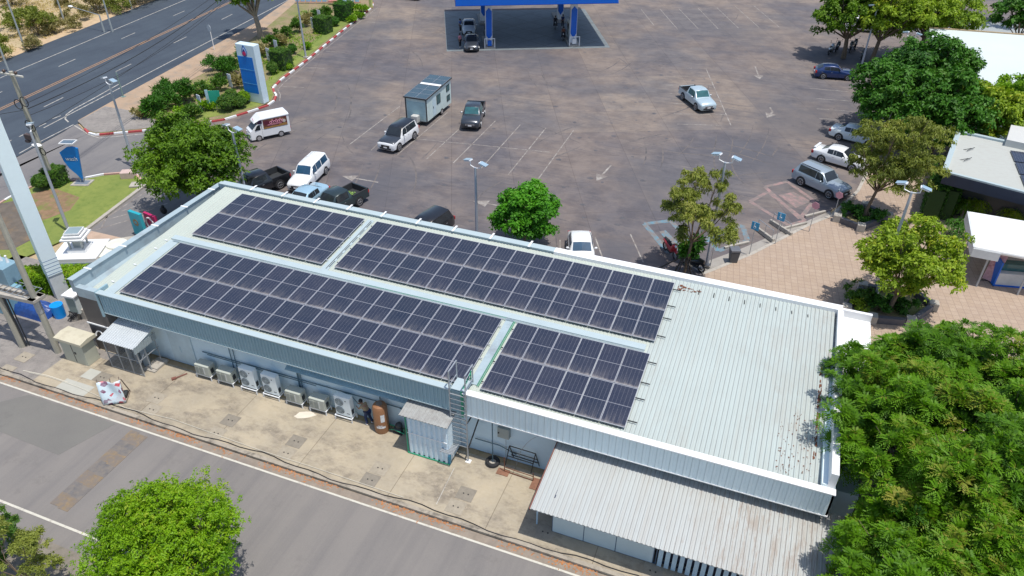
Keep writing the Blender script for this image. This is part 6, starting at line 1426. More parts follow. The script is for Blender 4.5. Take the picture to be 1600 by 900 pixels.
def person(label, shirt, trousers, pose, loc, rz, group=None, skirt=False):
    """pose: dict of joints in metres, x forward"""
    t = empty('person', loc, rz, label, 'person', group)
    J = dict(pel=(0, 0, .92), ch=(0, 0, 1.25), nk=(0, 0, 1.42), hd=(0.01, 0, 1.56), tp=(.01, 0, 1.66),
             sl=(0, .17, 1.38), el=(.02, .24, 1.10), wl=(.12, .22, .88), sr=(0, -.17, 1.38), er=(.02, -.24, 1.10), wr=(.12, -.22, .88),
             hl=(0, .09, .90), kl=(.02, .10, .48), al=(0, .10, .09), tl=(.16, .11, .04), hr=(0, -.09, .90), kr=(.02, -.10, .48), ar=(0, -.10, .09), tr=(.16, -.11, .04))
    J.update(pose); names = list(J); idx = {n: i for i, n in enumerate(names)}
    Rr = dict(pel=(.13, .10), ch=(.14, .10), nk=.05, hd=(.085, .095), tp=.06, sl=.055, el=.04, wl=.027, sr=.055, er=.04, wr=.027, hl=.08, kl=.055, al=.037, tl=.03, hr=.08, kr=.055, ar=.037, tr=.03)
    E_ = [('pel', 'ch'), ('ch', 'nk'), ('nk', 'hd'), ('hd', 'tp'), ('ch', 'sl'), ('sl', 'el'), ('el', 'wl'), ('ch', 'sr'), ('sr', 'er'), ('er', 'wr'), ('pel', 'hl'), ('hl', 'kl'), ('kl', 'al'), ('al', 'tl'), ('pel', 'hr'), ('hr', 'kr'), ('kr', 'ar'), ('ar', 'tr')]
    js = [J[n] for n in names]; rad = [Rr[n] for n in names]; ed = [(idx[a], idx[c]) for a, c in E_]
    for s_, w_, e_ in (('l', 'wl', 'el'), ('r', 'wr', 'er')):   # hands: palm and five fingers
        W_ = Vector(J[w_]); D = (W_-Vector(J[e_])).normalized(); sd = D.cross(Vector((0, 1, 0))); sd = sd.normalized() if sd.length > .1 else Vector((1, 0, 0))
        p0 = len(js); js.append(tuple(W_+D*.05)); rad.append((.036, .016)); ed.append((idx[w_], p0))
        for q, (o_, l_) in enumerate(((-.03, .075), (-.01, .085), (.01, .08), (.03, .065))):
            a_ = len(js); js.append(tuple(W_+D*.095+sd*o_)); rad.append(.010); js.append(tuple(W_+D*(.095+l_*.8)+sd*o_*1.1+Vector((.012, 0, 0)))); rad.append(.008); ed += [(p0, a_), (a_, a_+1)]
        a_ = len(js); js.append(tuple(W_+D*.07+sd*(-.055))); rad.append(.011); js.append(tuple(W_+D*.10+sd*(-.07))); rad.append(.009); ed += [(p0, a_), (a_, a_+1)]
    skin_mesh('body', js, ed, rad, M_SKIN, t)
    L_ = lambda a, c, f: tuple(Vector(J[a]).lerp(Vector(J[c]), f))
    skin_mesh('shirt', [L_('pel', 'ch', .05), J['ch'], L_('ch', 'nk', .75), J['sl'], L_('sl', 'el', .75), J['sr'], L_('sr', 'er', .75)], [(0, 1), (1, 2), (1, 3), (3, 4), (1, 5), (5, 6)], [(.165, .125), (.175, .13), .075, .08, .06, .08, .06], shirt, t)
    skin_mesh('trousers', [L_('pel', 'ch', .08), J['hl'], J['kl'], L_('kl', 'al', .92), J['hr'], J['kr'], L_('kr', 'ar', .92)], [(0, 1), (1, 2), (2, 3), (0, 4), (4, 5), (5, 6)], [(.16, .12), .105, .08, .06, .105, .08, .06], trousers, t)
    for s_ in 'lr':
        a, c = Vector(J['a'+s_]), Vector(J['t'+s_]); skin_mesh('shoe', [tuple(a-Vector((.03, 0, .03))), tuple(c)], [(0, 1)], [.055, .045], M_WHITE, t)
    h, tp_ = Vector(J['hd']), Vector(J['tp']); dv = (tp_-h).normalized(); fw = Vector((1, 0, 0)); fw = (fw-dv*fw.dot(dv)).normalized()
    b = MB(); b.sphere(tuple(h+dv*.05-fw*.018), .118, 14, 10, sc=(1, .92, 1.02)); hair = b.build('hair', M_HAIR, t, smooth=True)
    b = MB(); sd = dv.cross(fw)
    for s1 in (-1, 1): b.sphere(tuple(h+fw*.098+sd*s1*.035+dv*.0), .013, 8, 6)
    b.sphere(tuple(h+fw*.105-dv*.055), .02, 8, 5, sc=(.4, 1, .4)); b.build('face_features', M_HAIR, t)
    b = MB(); b.sphere(tuple(h+fw*.108-dv*.02), .018, 8, 6)
    for s1 in (-1, 1): b.sphere(tuple(h+sd*s1*.098-dv*.01), .026, 8, 6, sc=(.5, .35, 1))
    b.build('nose_and_ears', M_SKIN, t, smooth=True)
    return t
bend = dict(pel=(-.05, 0, .88), ch=(.14, 0, 1.13), nk=(.27, 0, 1.24), hd=(.36, 0, 1.33), tp=(.43, 0, 1.42), sl=(.20, .17, 1.2), el=(.33, .2, .98), wl=(.52, .14, .95), sr=(.20, -.17, 1.2), er=(.36, -.2, .97), wr=(.55, -.12, .98),
            hl=(-.05, .09, .87), kl=(.03, .12, .47), al=(-.08, .13, .09), tl=(.08, .14, .04), hr=(-.05, -.09, .87), kr=(.0, -.12, .47), ar=(-.2, -.13, .09), tr=(-.05, -.14, .04))
person('person in tan shirt and dark blue trousers bending beside the lone white air conditioner', mm('tan_shirt', (.36, .28, .17), .8), mm('dark_blue_trousers', (.015, .035, .11), .8), bend, (15.25, -.12, .10), R(165))
stnd = {}
person('person in a pink shirt standing left of the dark grey sedan', mm('pink_shirt', (.55, .22, .27), .8), mm('black_trousers', (.02, .02, .03), .8), stnd, (*G2(719, 74), .012), R(-20))
person('person in a blue shirt standing left of the pale car under the canopy', mm('blue_shirt', (.08, .16, .42), .8), mm('black_trousers', (.02, .02, .03), .8), dict(wl=(.3, .15, 1.1), el=(.1, .24, 1.12)), (*G2(719.5, 50), .012), R(-10))
sit = dict(pel=(-.3, 0, .80), ch=(-.22, 0, 1.12), nk=(-.18, 0, 1.3), hd=(-.16, 0, 1.44), tp=(-.16, 0, 1.54), sl=(-.2, .17, 1.25), el=(-.02, .25, 1.05), wl=(.22, .28, 1.02), sr=(-.2, -.17, 1.25), er=(-.02, -.25, 1.05), wr=(.22, -.28, 1.02),
           hl=(-.3, .1, .80), kl=(.05, .2, .62), al=(-.02, .24, .24), tl=(.12, .24, .2), hr=(-.3, -.1, .80), kr=(.05, -.2, .62), ar=(-.02, -.24, .24), tr=(.12, -.24, .2))
for (px, py), sh, lb in (((867.5, 44), mm('dark_shirt', (.03, .03, .04), .8), 'person in dark clothes sitting on a motorcycle under the canopy, farther left'), ((880, 62), mm('brown_shirt', (.22, .09, .06), .8), 'person in a brown shirt sitting on a motorcycle by the right island')):
    q = (*G2(px, py), .012); person(lb, sh, mm('black_trousers', (.02, .02, .03), .8), sit, q, ca-R(100), 'riders under the canopy')
    t = motorcycle(BLK); t.location = q; t.rotation_euler[2] = ca-R(100); tag(t, 'black motorcycle under the canopy ridden by a person in %s' % ('dark clothes' if px < 870 else 'a brown shirt'), 'motorcycle', 'motorcycles around the lot')
person('person in dark blue standing between the riders and the right fuel dispenser', mm('navy_shirt', (.03, .05, .14), .8), mm('black_trousers', (.02, .02, .03), .8), dict(wl=(.35, .15, 1.05), el=(.15, .22, 1.12)), (*G2(879, 43), .012), R(-90))

# ================================================================== RIGHT SIDE BUILDINGS
def poly_px(pts, h): return [(G(x, y, h).x, G(x, y, h).y) for x, y in pts]
t = empty('white_roof_hall', (0, 0, 0), 0, 'large flat-roofed hall with bright white roof behind the dark trees', 'building')
P_ = poly_px([(1452, 44), (1700, 62), (1700, 150), (1470, 136)], 5)
b = MB(); b.prism(P_, 4.6, 5.0); b.build('roof', mat('bright_roof', (.60, .67, .67), .6, 0, .04, .2), t)
cx_ = sum(p[0] for p in P_)/4; cy_ = sum(p[1] for p in P_)/4
b = MB(); b.prism([(cx_+(p[0]-cx_)*.96, cy_+(p[1]-cy_)*.96) for p in P_], 0, 4.6); b.build('wall', M_WALL, t)
b = MB(); q0, q1 = Vector((*P_[0], 5.05)), Vector((*P_[1], 5.05)); b.beam(q0, q1, .25, .12); b.build('roof_edge', mm('ochre_edge', (.4, .3, .18), .7, 0, .3), t)
sheet('hall_walkway', poly_px([(1452, 30), (1700, 44), (1700, 60), (1452, 44)], 0), .03, mat('walkway_concrete', (.33, .36, .36), .8, var=.1, scale=.6))
t = empty('grey_roof_shop', (0, 0, 0), 0, 'shop with pale gritty roof and dark blue eave fascia at the right edge', 'building')
A, B_, C_, D_ = [Vector((*p, 4)) for p in poly_px([(1475, 270), (1497, 208), (1700, 252), (1700, 328)], 4)]
b = MB(); b.prism([tuple(v[:2]) for v in (A, B_, C_, D_)], 3.9, 4.06)
grf = NG('gritty_roof'); nn_ = grf.noise(1.0, 6, .7, grf.mapping(rot=(0, 0, R(15)), sc=(1.5, 8, 1)))
grf.L(grf.mix(grf.rng(nn_, .5, .7, 0, .5), (.44, .46, .43), (.34, .31, .28)), grf.b.inputs['Base Color']); grf.b.inputs['Roughness'].default_value = .8; b.build('roof', grf.m, t)
b = MB(); b.beam(A+Vector((0, -.06, -.35)), D_+Vector((0, -.06, -.35)), .12, .9); b.build('fascia', mm('dark_blue_fascia', (.02, .035, .07), .5), t)
b = MB(); b.beam(A+Vector((0, 0, .12)), B_+Vector((0, 0, .12)), .35, .2); b.beam(B_+Vector((0, 0, .12)), C_+Vector((0, 0, .12)), .35, .2); b.beam(A+Vector((0, 0, .1)), D_+Vector((0, 0, .1)), .25, .12); b.build('roof_edge', M_TRIM, t)
cm = (A+B_+C_+D_)/4; b = MB(); b.prism([(cm.x+(v.x-cm.x)*.86, cm.y+(v.y-cm.y)*.7+1) for v in (A, B_, C_, D_)], 0, 3.9); b.build('wall', mm('dark_glass_wall', (.03, .04, .05), .3), t)
for f0 in (.35, .6):
    b = MB(); p = A.lerp(B_, f0); b.beam(p+Vector((-.6, 0, -.6)), p+Vector((1.2, -.3, .3)), .035); b.beam(p+Vector((.9, -.6, .2)), p+Vector((1.5, .2, .2)), .04); b.build('bracket', M_DARK, t)
b = MB(); p = G(1592, 270, 4.1); 
for k in range(3): b.box(p.x, p.x+2.2, p.y-2.6+k*2.3, p.y-.5+k*2.3, 4.12, 4.17)
b.build('solar_panel', M_SOLAR, t)
b = MB(); P_ = poly_px([(1573, 218), (1580, 195), (1700, 215), (1700, 245)], 4.6); b.prism(P_, 0.1, 4.6); b.build('rear_block', mat('pale_block_roof', (.55, .56, .54), .7, var=.05), t)
t = empty('stall_awning', (0, 0, 0), 0, 'white rounded awning of a food stall at the right edge over the brick paving', 'awning')
A, B_, C_, D_ = [Vector((*p, 3)) for p in poly_px([(1522, 386), (1512, 330), (1700, 362), (1700, 420)], 3)]
b = MB(); b.prism([tuple(v[:2]) for v in (A, B_, C_, D_)], 2.75, 3.05); b.build('roof', mat('awning_white', (.78, .80, .79), .6, 0, .03, .5), t, bevel=.12)
b = MB(); b.beam(A+Vector((0, 0, -.35)), B_+Vector((0, 0, -.35)), .06, .7); b.beam(A+Vector((0, 0, -.4)), A.lerp(D_, .25)+Vector((0, 0, -.4)), .06, .6); b.build('valance', mm('valance_white', (.66, .7, .72), .6), t)
for f0 in (.17, .55, .9): p = A.lerp(D_, f0); MB().beam((p.x, p.y+.15, .1), (p.x, p.y+.15, 2.8), .1).build('post', mm('grey_post', (.4, .42, .44), .5), t)
for f0 in (.1, .9): p = B_.lerp(C_, f0); MB().beam((p.x, p.y-.2, .1), (p.x, p.y-.2, 2.8), .1).build('post', mm('grey_post', (.4, .42, .44), .5), t)
p = G(1572, 442, .11)
t = empty('food_counter', p, R(12), 'white and blue food counter under the awning at the right edge', 'counter')
b = MB(); b.box(-1.0, 1.6, -.5, .5, 0, 1.0); b.build('cabinet', mm('counter_white', (.6, .62, .62), .5), t, bevel=.02)
b = MB(); b.box(-1.05, 1.65, -.52, -.5, 0, .12); b.box(-1.05, -.95, -.55, .55, 0, 1.8); b.build('blue_trim', M_BLUEC, t)
b = MB(); b.box(-1.0, 1.6, -.1, .5, 1.0, 1.5); b.build('glass_case', M_GLASST, t)
t = empty('banner_stand', G(1543, 440, .11), R(-30), 'pinkish leaning banner stand in front of the food counter', 'banner stand')
b = MB(); b.add([(-.4, 0, .1), (.4, 0, .1), (.4, .5, 2.1), (-.4, .5, 2.1)], [(0, 1, 2, 3)]); q = b.build('banner', mat('pink_white_print', (.62, .38, .42), .6, var=.3, scale=4, stain=(.35, .05, .08), stscale=3), t); q.modifiers.new('s', 'SOLIDIFY').thickness = .02
b = MB(); b.beam((-.5, .6, 0), (.5, -.3, 0.02), .05); b.beam((.5, .6, 0), (-.5, -.3, .03), .05); b.beam((0, .55, 0), (0, .5, 2.1), .04); b.build('stand', M_DARK, t)
t = empty('parasol', G(1605, 425, .11), 0, 'turquoise and grey parasol beside the food counter at the right edge', 'parasol')
b = MB(); n = 8; b.add([(0, 0, 2.3)]+[(1.1*math.cos(a), 1.1*math.sin(a), 1.75) for a in np.linspace(0, 2*math.pi, n, endpoint=False)], [(0, i+1, (i+1) % n+1) for i in range(n)]); q = b.build('canopy', mm('turquoise_cloth', (.03, .35, .45), .7, 0, .3, 1), t); q.modifiers.new('s', 'SOLIDIFY').thickness = .015
b = MB(); b.tube([(0, 0, 0), (0, 0, 2.3)], .03, 6); b.build('pole', M_GALV, t)
t = empty('red_crate', G(1562, 436, .11), 0, 'dark red and blue box leaning beside the food counter', 'box')
b = MB(); b.box(-.3, .3, -.3, .3, 0, .8); b.build('box', mm('dark_red_box', (.3, .03, .05), .6), t, bevel=.02)

# ------------------------------------------------ plaza furniture
t = empty('litter_bin', G(1145, 408, .11), R(20), 'dark grey litter bin with pitched lid on the brick plaza edge', 'litter bin')
b = MB(); b.add([(-.25, -.25, 0), (.25, -.25, 0), (.25, .25, 0), (-.25, .25, 0), (-.32, -.32, .85), (.32, -.32, .85), (.32, .32, .85), (-.32, .32, .85)], [(3, 2, 1, 0), (4, 5, 6, 7), (0, 1, 5, 4), (1, 2, 6, 5), (2, 3, 7, 6), (3, 0, 4, 7)]); b.build('bin', mm('bin_grey', (.08, .09, .1), .6), t, bevel=.03)
b = MB(); b.box(-.34, .34, -.34, .34, .86, 1.05); b.build('lid', mm('bin_lid_grey', (.13, .14, .16), .5), t, bevel=.05)
sg = [((1110, 415), 'blue bay sign on a thin pole beside the twin-headed lamp post at the plaza edge', 'b', 3.2, (1116, 372)), ((1171, 397), 'blue bay sign on a thin pole right of the litter bin', 'b', 2.3, (1179, 354)), ((1211, 381), 'blue bay sign on a thin pole by the ramp wall', 'b', 2.3, (1220, 340)),
      ((1264, 362), 'pink bay sign on a short pole beside the pink painted bay', 'p', 2.0, (1275, 321)), ((1301, 343), 'pink round sign on a thin pole in front of the silver SUV', 'p', 2.0, (1313, 305))]
for (px, py), lb, c_, h_, top in sg:
    q = G(px, py, .11); h_ = max(1.6, H_(*top, q.x, q.y))
    t = empty('bay_sign', q, R(-20), lb, 'bay sign', 'small bay signs along the plaza edge')
    b = MB(); b.tube([(0, 0, 0), (0, 0, h_)], .03, 6); b.build('post', M_GALV, t)
    if c_ == 'b':
        b = MB(); b.box(-.28, .28, -.06, -.03, h_-.35, h_+.25); b.build('board', mm('bay_sign_blue', (.06, .36, .62), .5), t)
        b = MB(); b.tube([(-.06, -.07, h_+.1), (-.04, -.07, h_-.08), (.08, -.07, h_-.1)], .02, 5); b.tube([(.1*math.cos(a)-.03, -.07, h_-.12+.1*math.sin(a)) for a in np.linspace(2, 5.8, 9)], .016, 5); b.sphere((-.06, -.07, h_+.16), .03, 8, 5); b.build('wheelchair_symbol', M_WHITE, t)
    else:
        b = MB(); b.tube([(0, -.04, h_-.1), (0, -.07, h_-.1)], .3, 6); b.build('board', mm('bay_sign_pink', (.6, .3, .36), .5), t)
def planter(name, pts, label, h=.45):
    t = empty(name, (0, 0, 0), 0, label, 'planter'); n = len(pts)
    b = MB(); c = Vector((sum(p[0] for p in pts)/n, sum(p[1] for p in pts)/n))
    b.prism([tuple(c+(Vector(p)-c)*.86) for p in pts], .05, h*.6); b.build('soil', M_BED, t)
    for i in range(n):
        b = MB(); p, q = Vector(pts[i]), Vector(pts[(i+1) % n]); b.beam((*p, h/2+.1), (*q, h/2+.1), .3, h); b.build('bench_wall', mm('dark_stone_bench', (.10, .10, .115), .6, 0, .2, 3), t)
    for p in pts: MB().box(p[0]-.28, p[0]+.28, p[1]-.28, p[1]+.28, .11, h+.22).build('corner_block', M_CONC, t, bevel=.02)
    return t
planter('stone_planter', [G2(1306, 347), G2(1343, 362), G2(1386, 345), G2(1350, 328)], 'dark stone bench planter with low green shrubs around the olive tree')
planter('stone_planter', [G2(1320, 490), G2(1345, 455), G2(1425, 462), G2(1455, 485), G2(1420, 510), G2(1360, 505)], 'planter with bushes around the yellow-green tree near the building corner')
t = empty('tree_stake_guard', G(1065, 438, .11), 0, 'ring of dark wooden stakes propping the trunk of the sparse leaning tree', 'tree guard')
b = MB()
for k in range(9): a = k*.7; b.beam((.75*math.cos(a), .75*math.sin(a), 0), (.2*math.cos(a), .2*math.sin(a), 1.7), .06)
b.build('stake', mm('dark_wood', (.05, .045, .04), .8), t)
b = MB(); b.beam((-2.4, -.2, 0), (-.3, .3, 1.6), .07); b.beam((1.9, -1.2, 0), (.3, 0, 1.4), .12, .04); b.build('prop', mm('dark_wood', (.05, .045, .04), .8), t)

# ================================================================== VEGETATION
ML = dict(
    mid=m_leaf('leaf_mid_green', (.035, .10, .008), (.13, .25, .010), (.22, .28, .04)),
    bright=m_leaf('leaf_bright_green', (.03, .13, .008), (.085, .30, .012), (.16, .36, .03)),
    olive=m_leaf('leaf_olive', (.09, .12, .02), (.25, .29, .05), (.34, .33, .08)),
    yellow=m_leaf('leaf_yellow_green', (.08, .17, .012), (.27, .38, .022), (.42, .42, .03)),
    straw=m_leaf('leaf_dry_straw', (.42, .31, .15), (.56, .43, .23), (.62, .5, .3), .4),
    dark=m_leaf('leaf_dark_green', (.016, .07, .008), (.06, .185, .012), (.08, .17, .02), .15),
    fern=m_leaf('leaf_pinnate', (.015, .075, .003), (.115, .26, .006), (.27, .27, .04)),
    lime=m_leaf('leaf_lime', (.06, .17, .004), (.20, .37, .006), (.34, .42, .03)),
    dry=m_leaf('leaf_dry_shrub', (.20, .17, .07), (.32, .28, .11), (.44, .33, .17)),
    bush=m_leaf('leaf_bush', (.03, .09, .012), (.09, .2, .02), (.2, .22, .04)))
def leaf_mesh(name, cen, nor, per, length, width, R_, tint, m, parent=None, droop=.25, spread=.5, up=0.0):
    """cen, nor: (N,3) clump centres and outward directions; every clump is a rosette of pointed leaves"""
    N = len(cen); K = N*per
    c = np.repeat(cen, per, 0)+R_.normal(0, spread*length*.6, (K, 3)); n = np.repeat(nor, per, 0)
    t1 = np.cross(n, [0.13, .21, .97]); t1 /= np.linalg.norm(t1, axis=1, keepdims=True)+1e-9; t2 = np.cross(n, t1)
    ph = R_.uniform(0, 2*np.pi, K)[:, None]; el = R_.uniform(-.25, .75, K)[:, None]
    d = np.cos(el)*(np.cos(ph)*t1+np.sin(ph)*t2)+np.sin(el)*n; d[:, 2] += up-droop*R_.uniform(.4, 1.4, K); d /= np.linalg.norm(d, axis=1, keepdims=True)
    s_ = np.cross(d, n+R_.normal(0, .5, (K, 3))); s_ /= np.linalg.norm(s_, axis=1, keepdims=True)+1e-9
    L_ = (length*R_.uniform(.65, 1.3, K))[:, None]; W_ = (width*R_.uniform(.7, 1.3, K))[:, None]
    v = np.empty((K, 4, 3)); v[:, 0] = c; v[:, 1] = c+d*L_*.45+s_*W_*.5; v[:, 2] = c+d*L_; v[:, 2, 2] -= L_[:, 0]*droop*.5; v[:, 3] = c+d*L_*.45-s_*W_*.5
    me = bpy.data.meshes.new(name); me.vertices.add(K*4); me.vertices.foreach_set('co', v.reshape(-1)); me.loops.add(K*4); me.loops.foreach_set('vertex_index', np.arange(K*4, dtype=np.int32))
    me.polygons.add(K); me.polygons.foreach_set('loop_start', np.arange(0, K*4, 4, dtype=np.int32)); me.polygons.foreach_set('loop_total', np.full(K, 4, dtype=np.int32)); me.update(calc_edges=True)
    a = me.attributes.new('tint', 'FLOAT', 'FACE'); a.data.foreach_set('value', np.clip(np.repeat(tint, per)+R_.normal(0, .1, K), 0, 1).astype(np.float32))
    me.materials.append(m); o = bpy.data.objects.new(name, me); COL.objects.link(o)
    if parent: o.parent = parent
    return o
def clump_points(blobs, count, R_, inner=.7, zmin=-9, sub=None, pt=15):
    """leaf clump points: small tufts sit on overlapping blobs, leaves sit on the tufts, so light and dark gaps open between them"""
    bl = np.array(blobs, float); w_ = bl[:, 3]**2; w_ /= w_.sum(); tc_ = []; tr = []; tt = []
    bt = R_.uniform(0, 1, len(bl)); sub = sub or .40; ns = max(14, int(count/pt)); tries = 0
    while len(tc_) < ns and tries < ns*60:
        tries += 1
        i = R_.choice(len(bl), p=w_); v = R_.normal(0, 1, 3); v /= np.linalg.norm(v)
        if v[2] < -.6: continue
        f = R_.uniform(.55, 1.12); p = bl[i, :3]+v*bl[i, 3]*np.array([1, 1, .85])*f
        dd = np.linalg.norm(p-bl[:, :3], axis=1)/bl[:, 3]; dd[i] = 9
        if dd.min() < inner*.85 or p[2] < zmin: continue
        tc_.append(p); tr.append(bl[i, 3]*sub*R_.uniform(.65, 1.35)); tt.append(.12+.45*bt[i]+.35*R_.uniform(0, 1)+.12*(f-.8))
    tc_ = np.array(tc_); tr = np.array(tr); tt = np.array(tt); k = R_.integers(0, len(tc_), count)
    v = R_.normal(0, 1, (count, 3)); v /= np.linalg.norm(v, axis=1, keepdims=True); v[:, 2] = np.where(v[:, 2] < -.3, -v[:, 2], v[:, 2])
    out = tc_[k]+v*np.array([1, 1, .6])*tr[k][:, None]*R_.uniform(.55, 1.1, count)[:, None]; nn = v+np.array([0, 0, .45]); nn /= np.linalg.norm(nn, axis=1, keepdims=True)
    return out, nn, tt[k]+R_.normal(0, .08, count)
def tree(base, zc, rx, ry, rz, kind, label, n=900, per=9, ll=.28, lw=.13, nb=11, br=.42, seed=1, trunk=.16, name='broadleaf_tree', lean=(0, 0), droop=.25, sparse=.7, bark=None, cat='tree', group=None, forks=None, hub=.45):
    R_ = np.random.default_rng(seed); rd = random.Random(seed)
    t = empty(name, base, rd.uniform(0, 1)*0, label, cat, group)
    bl = []
    for k in range(nb):
        th = k*2.399963+seed; zz_ = 1-2*(k+.5)/nb; zz_ = zz_*.85+.1; rr_ = math.sqrt(max(0, 1-zz_*zz_)); f = rd.uniform(.52, .72)
        q = br*rd.uniform(.8, 1.25)*(rx+ry)/2
        bl.append((lean[0]+rx*f*rr_*math.cos(th), lean[1]+ry*f*rr_*math.sin(th), zc+rz*f*zz_, q*(.85 if zz_ > .3 else 1)))
    if sparse >= .7: bl.append((lean[0], lean[1], zc, .55*min(rx, ry)))
    cp, cn, ct = clump_points(bl, n, R_, sparse, .5)
    leaf_mesh('crown', cp, cn, per, ll, lw, R_, ct, ML[kind], t, droop)
    b = MB(); fk = Vector((lean[0]*.35, lean[1]*.35, zc*hub)); b.tube([(0, 0, 0), (lean[0]*.1+.03, lean[1]*.1, zc*.2), tuple(fk)], [trunk*1.25, trunk, trunk*.85], 10)
    for q in bl:
        e = Vector(q[:3]); m_ = fk.lerp(e, .5)+Vector((rd.uniform(-.2, .2), rd.uniform(-.2, .2), -.15)); b.tube([tuple(fk-Vector((0, 0, .1))), tuple(m_), tuple(e), tuple(e+(e-m_)*.35+Vector((0, 0, .1)))], [trunk*.5, trunk*.32, trunk*.17, trunk*.05], 6)
        for _ in range(3):
            e2 = e+Vector((rd.uniform(-1, 1), rd.uniform(-1, 1), rd.uniform(-.3, 1)))*q[3]*.8; b.tube([tuple(m_.lerp(e, .6)), tuple(e2)], [trunk*.16, trunk*.04], 5)
    b.build('trunk', bark or M_BARK, t, smooth=True)
    return t
def tpx(cpx, cpy, zc):
    p = G(cpx, cpy, zc); return (p.x, p.y, .05)
# named trees ------------------------------------------------------------
tree(tpx(300, 250, 4.3), 4.3, 4.0, 4.0, 3.4, 'mid', 'big rounded green tree behind the far left corner of the roof', n=5200, per=9, ll=.24, lw=.12, seed=3, nb=13)
tree(tpx(820, 335, 2.9), 2.9, 2.2, 2.1, 2.25, 'bright', 'dense bright green round tree rising behind the far parapet', n=3200, per=9, ll=.22, lw=.13, seed=5, nb=12, br=.45, trunk=.11)
tree((*G2(1066, 438), .1), 5.2, 3.0, 2.6, 3.6, 'olive', 'sparse olive-leaved leaning tree with staked trunk at the plaza edge', n=1500, per=11, ll=.20, lw=.07, seed=9, nb=12, br=.30, lean=(.5, .9), droop=.7, sparse=.6, trunk=.1, hub=.55, name='olive_tree')
tree((*G2(1070, 430), .1), 2.0, .9, .8, 1.0, 'dark', 'small broad-leaved frangipani growing around the staked trunk', n=80, per=9, ll=.45, lw=.18, seed=19, nb=5, br=.4, droop=.1, trunk=.05, name='frangipani')
tree((*G2(1347, 345), .3), 4.9, 3.8, 3.3, 3.9, 'olive', 'tall feathery olive tree in the dark stone planter', n=3000, per=11, ll=.20, lw=.075, seed=12, nb=14, br=.34, lean=(1.1, .9), droop=.7, sparse=.62, trunk=.13, name='olive_tree')
tree((*G2(1385, 492), .2), 3.7, 3.3, 3.1, 2.8, 'yellow', 'yellow-green spreading tree on the plaza with a lamp post rising through it', n=3000, per=9, ll=.22, lw=.11, seed=14, nb=13, br=.34, lean=(.6, .6), sparse=.65, trunk=.14, hub=.35)
# the big near tree with pinnate leaves
def big_tree(base, zc, rx, ry, rz, label, n, seed, per=20):
    R_ = np.random.default_rng(seed); rd = random.Random(seed)
    t = empty('rain_tree', base, 0, label, 'tree'); bl = []
    for k in range(34):
        th = k*2.399963+seed; zz_ = 1-1.35*(k+.5)/34; rr_ = math.sqrt(max(0, 1-zz_*zz_)); f = rd.uniform(.6, .88)
        bl.append((rx*f*rr_*math.cos(th), ry*f*rr_*math.sin(th), zc+rz*f*zz_, rd.uniform(1.0, 1.6)))
    bl.append((0, 0, zc-.2, 3.0)); bl.append((rx*.35, ry*.3, zc, 2.4)); bl.append((-rx*.35, ry*.3, zc, 2.4)); bl.append((0, -ry*.4, zc-.2, 2.6))
    cp, cn, ct = clump_points(bl, n, R_, .6, .8, .34, 4)
    # each clump: drooping fronds of paired leaflets
    N = len(cp); nf = 8; nl_ = 5; cen = []; dirs = []; tn = []; sides = []
    t1 = np.cross(cn, [.13, .21, .97]); t1 /= np.linalg.norm(t1, axis=1, keepdims=True); t2 = np.cross(cn, t1)
    V = []; T = []
    for f_ in range(nf):
        ph = (f_*2*np.pi/nf+R_.uniform(0, .8, N))[:, None]; d = np.cos(ph)*t1+np.sin(ph)*t2+cn*R_.uniform(.1, 1.0, N)[:, None]; d /= np.linalg.norm(d, axis=1, keepdims=True)
        side = np.cross(d, np.array([0, 0, 1.])); side /= np.linalg.norm(side, axis=1, keepdims=True)+1e-6
        Lf = R_.uniform(.26, .44, N)[:, None]
        for j in range(nl_):
            s_ = (j+1)/nl_; p = cp+d*Lf*s_; p = p-np.array([0, 0, 1])*(Lf*.35*s_*s_)
            for sg_ in (-1, 1):
                ld = side*sg_*.8+d*.65-np.array([0, 0, .12]); ld /= np.linalg.norm(ld, axis=1, keepdims=True); ll = (.17*(1-.35*abs(s_-.5))*R_.uniform(.8, 1.2, N))[:, None]; wd = d*.034
                q = np.stack([p, p+ld*ll*.5+wd, p+ld*ll, p+ld*ll*.5-wd], 1); V.append(q); T.append(ct+R_.normal(0, .06, N)+(.35*(s_ < .3)*(R_.uniform(0, 1, N) > .82)))
    v = np.concatenate(V); K = len(v); tint = np.concatenate(T)
    me = bpy.data.meshes.new('crown'); me.vertices.add(K*4); me.vertices.foreach_set('co', v.reshape(-1)); me.loops.add(K*4); me.loops.foreach_set('vertex_index', np.arange(K*4, dtype=np.int32))
    me.polygons.add(K); me.polygons.foreach_set('loop_start', np.arange(0, K*4, 4, dtype=np.int32)); me.polygons.foreach_set('loop_total', np.full(K, 4, dtype=np.int32)); me.update(calc_edges=True)
    a = me.attributes.new('tint', 'FLOAT', 'FACE'); a.data.foreach_set('value', np.clip(tint, 0, 1).astype(np.float32)); me.materials.append(ML['fern'])
    o = bpy.data.objects.new('crown', me); COL.objects.link(o); o.parent = t
    b = MB(); fk = Vector((0, 0, zc*.35)); b.tube([(0, 0, 0), (.05, 0, zc*.2), tuple(fk)], [.3, .24, .2], 12)
    for q in bl:
        e = Vector(q[:3]); m_ = fk.lerp(e, .5)+Vector((rd.uniform(-.4, .4), rd.uniform(-.4, .4), -.3)); b.tube([tuple(fk-Vector((0, 0, .1))), tuple(m_), tuple(e)], [.13, .07, .03], 7)
        for _ in range(3): b.tube([tuple(m_.lerp(e, .6)), tuple(e+Vector((rd.uniform(-1, 1), rd.uniform(-1, 1), rd.uniform(0, 1)))*q[3]*.8)], [.035, .01], 5)
    b.build('trunk', M_BARK, t, smooth=True)
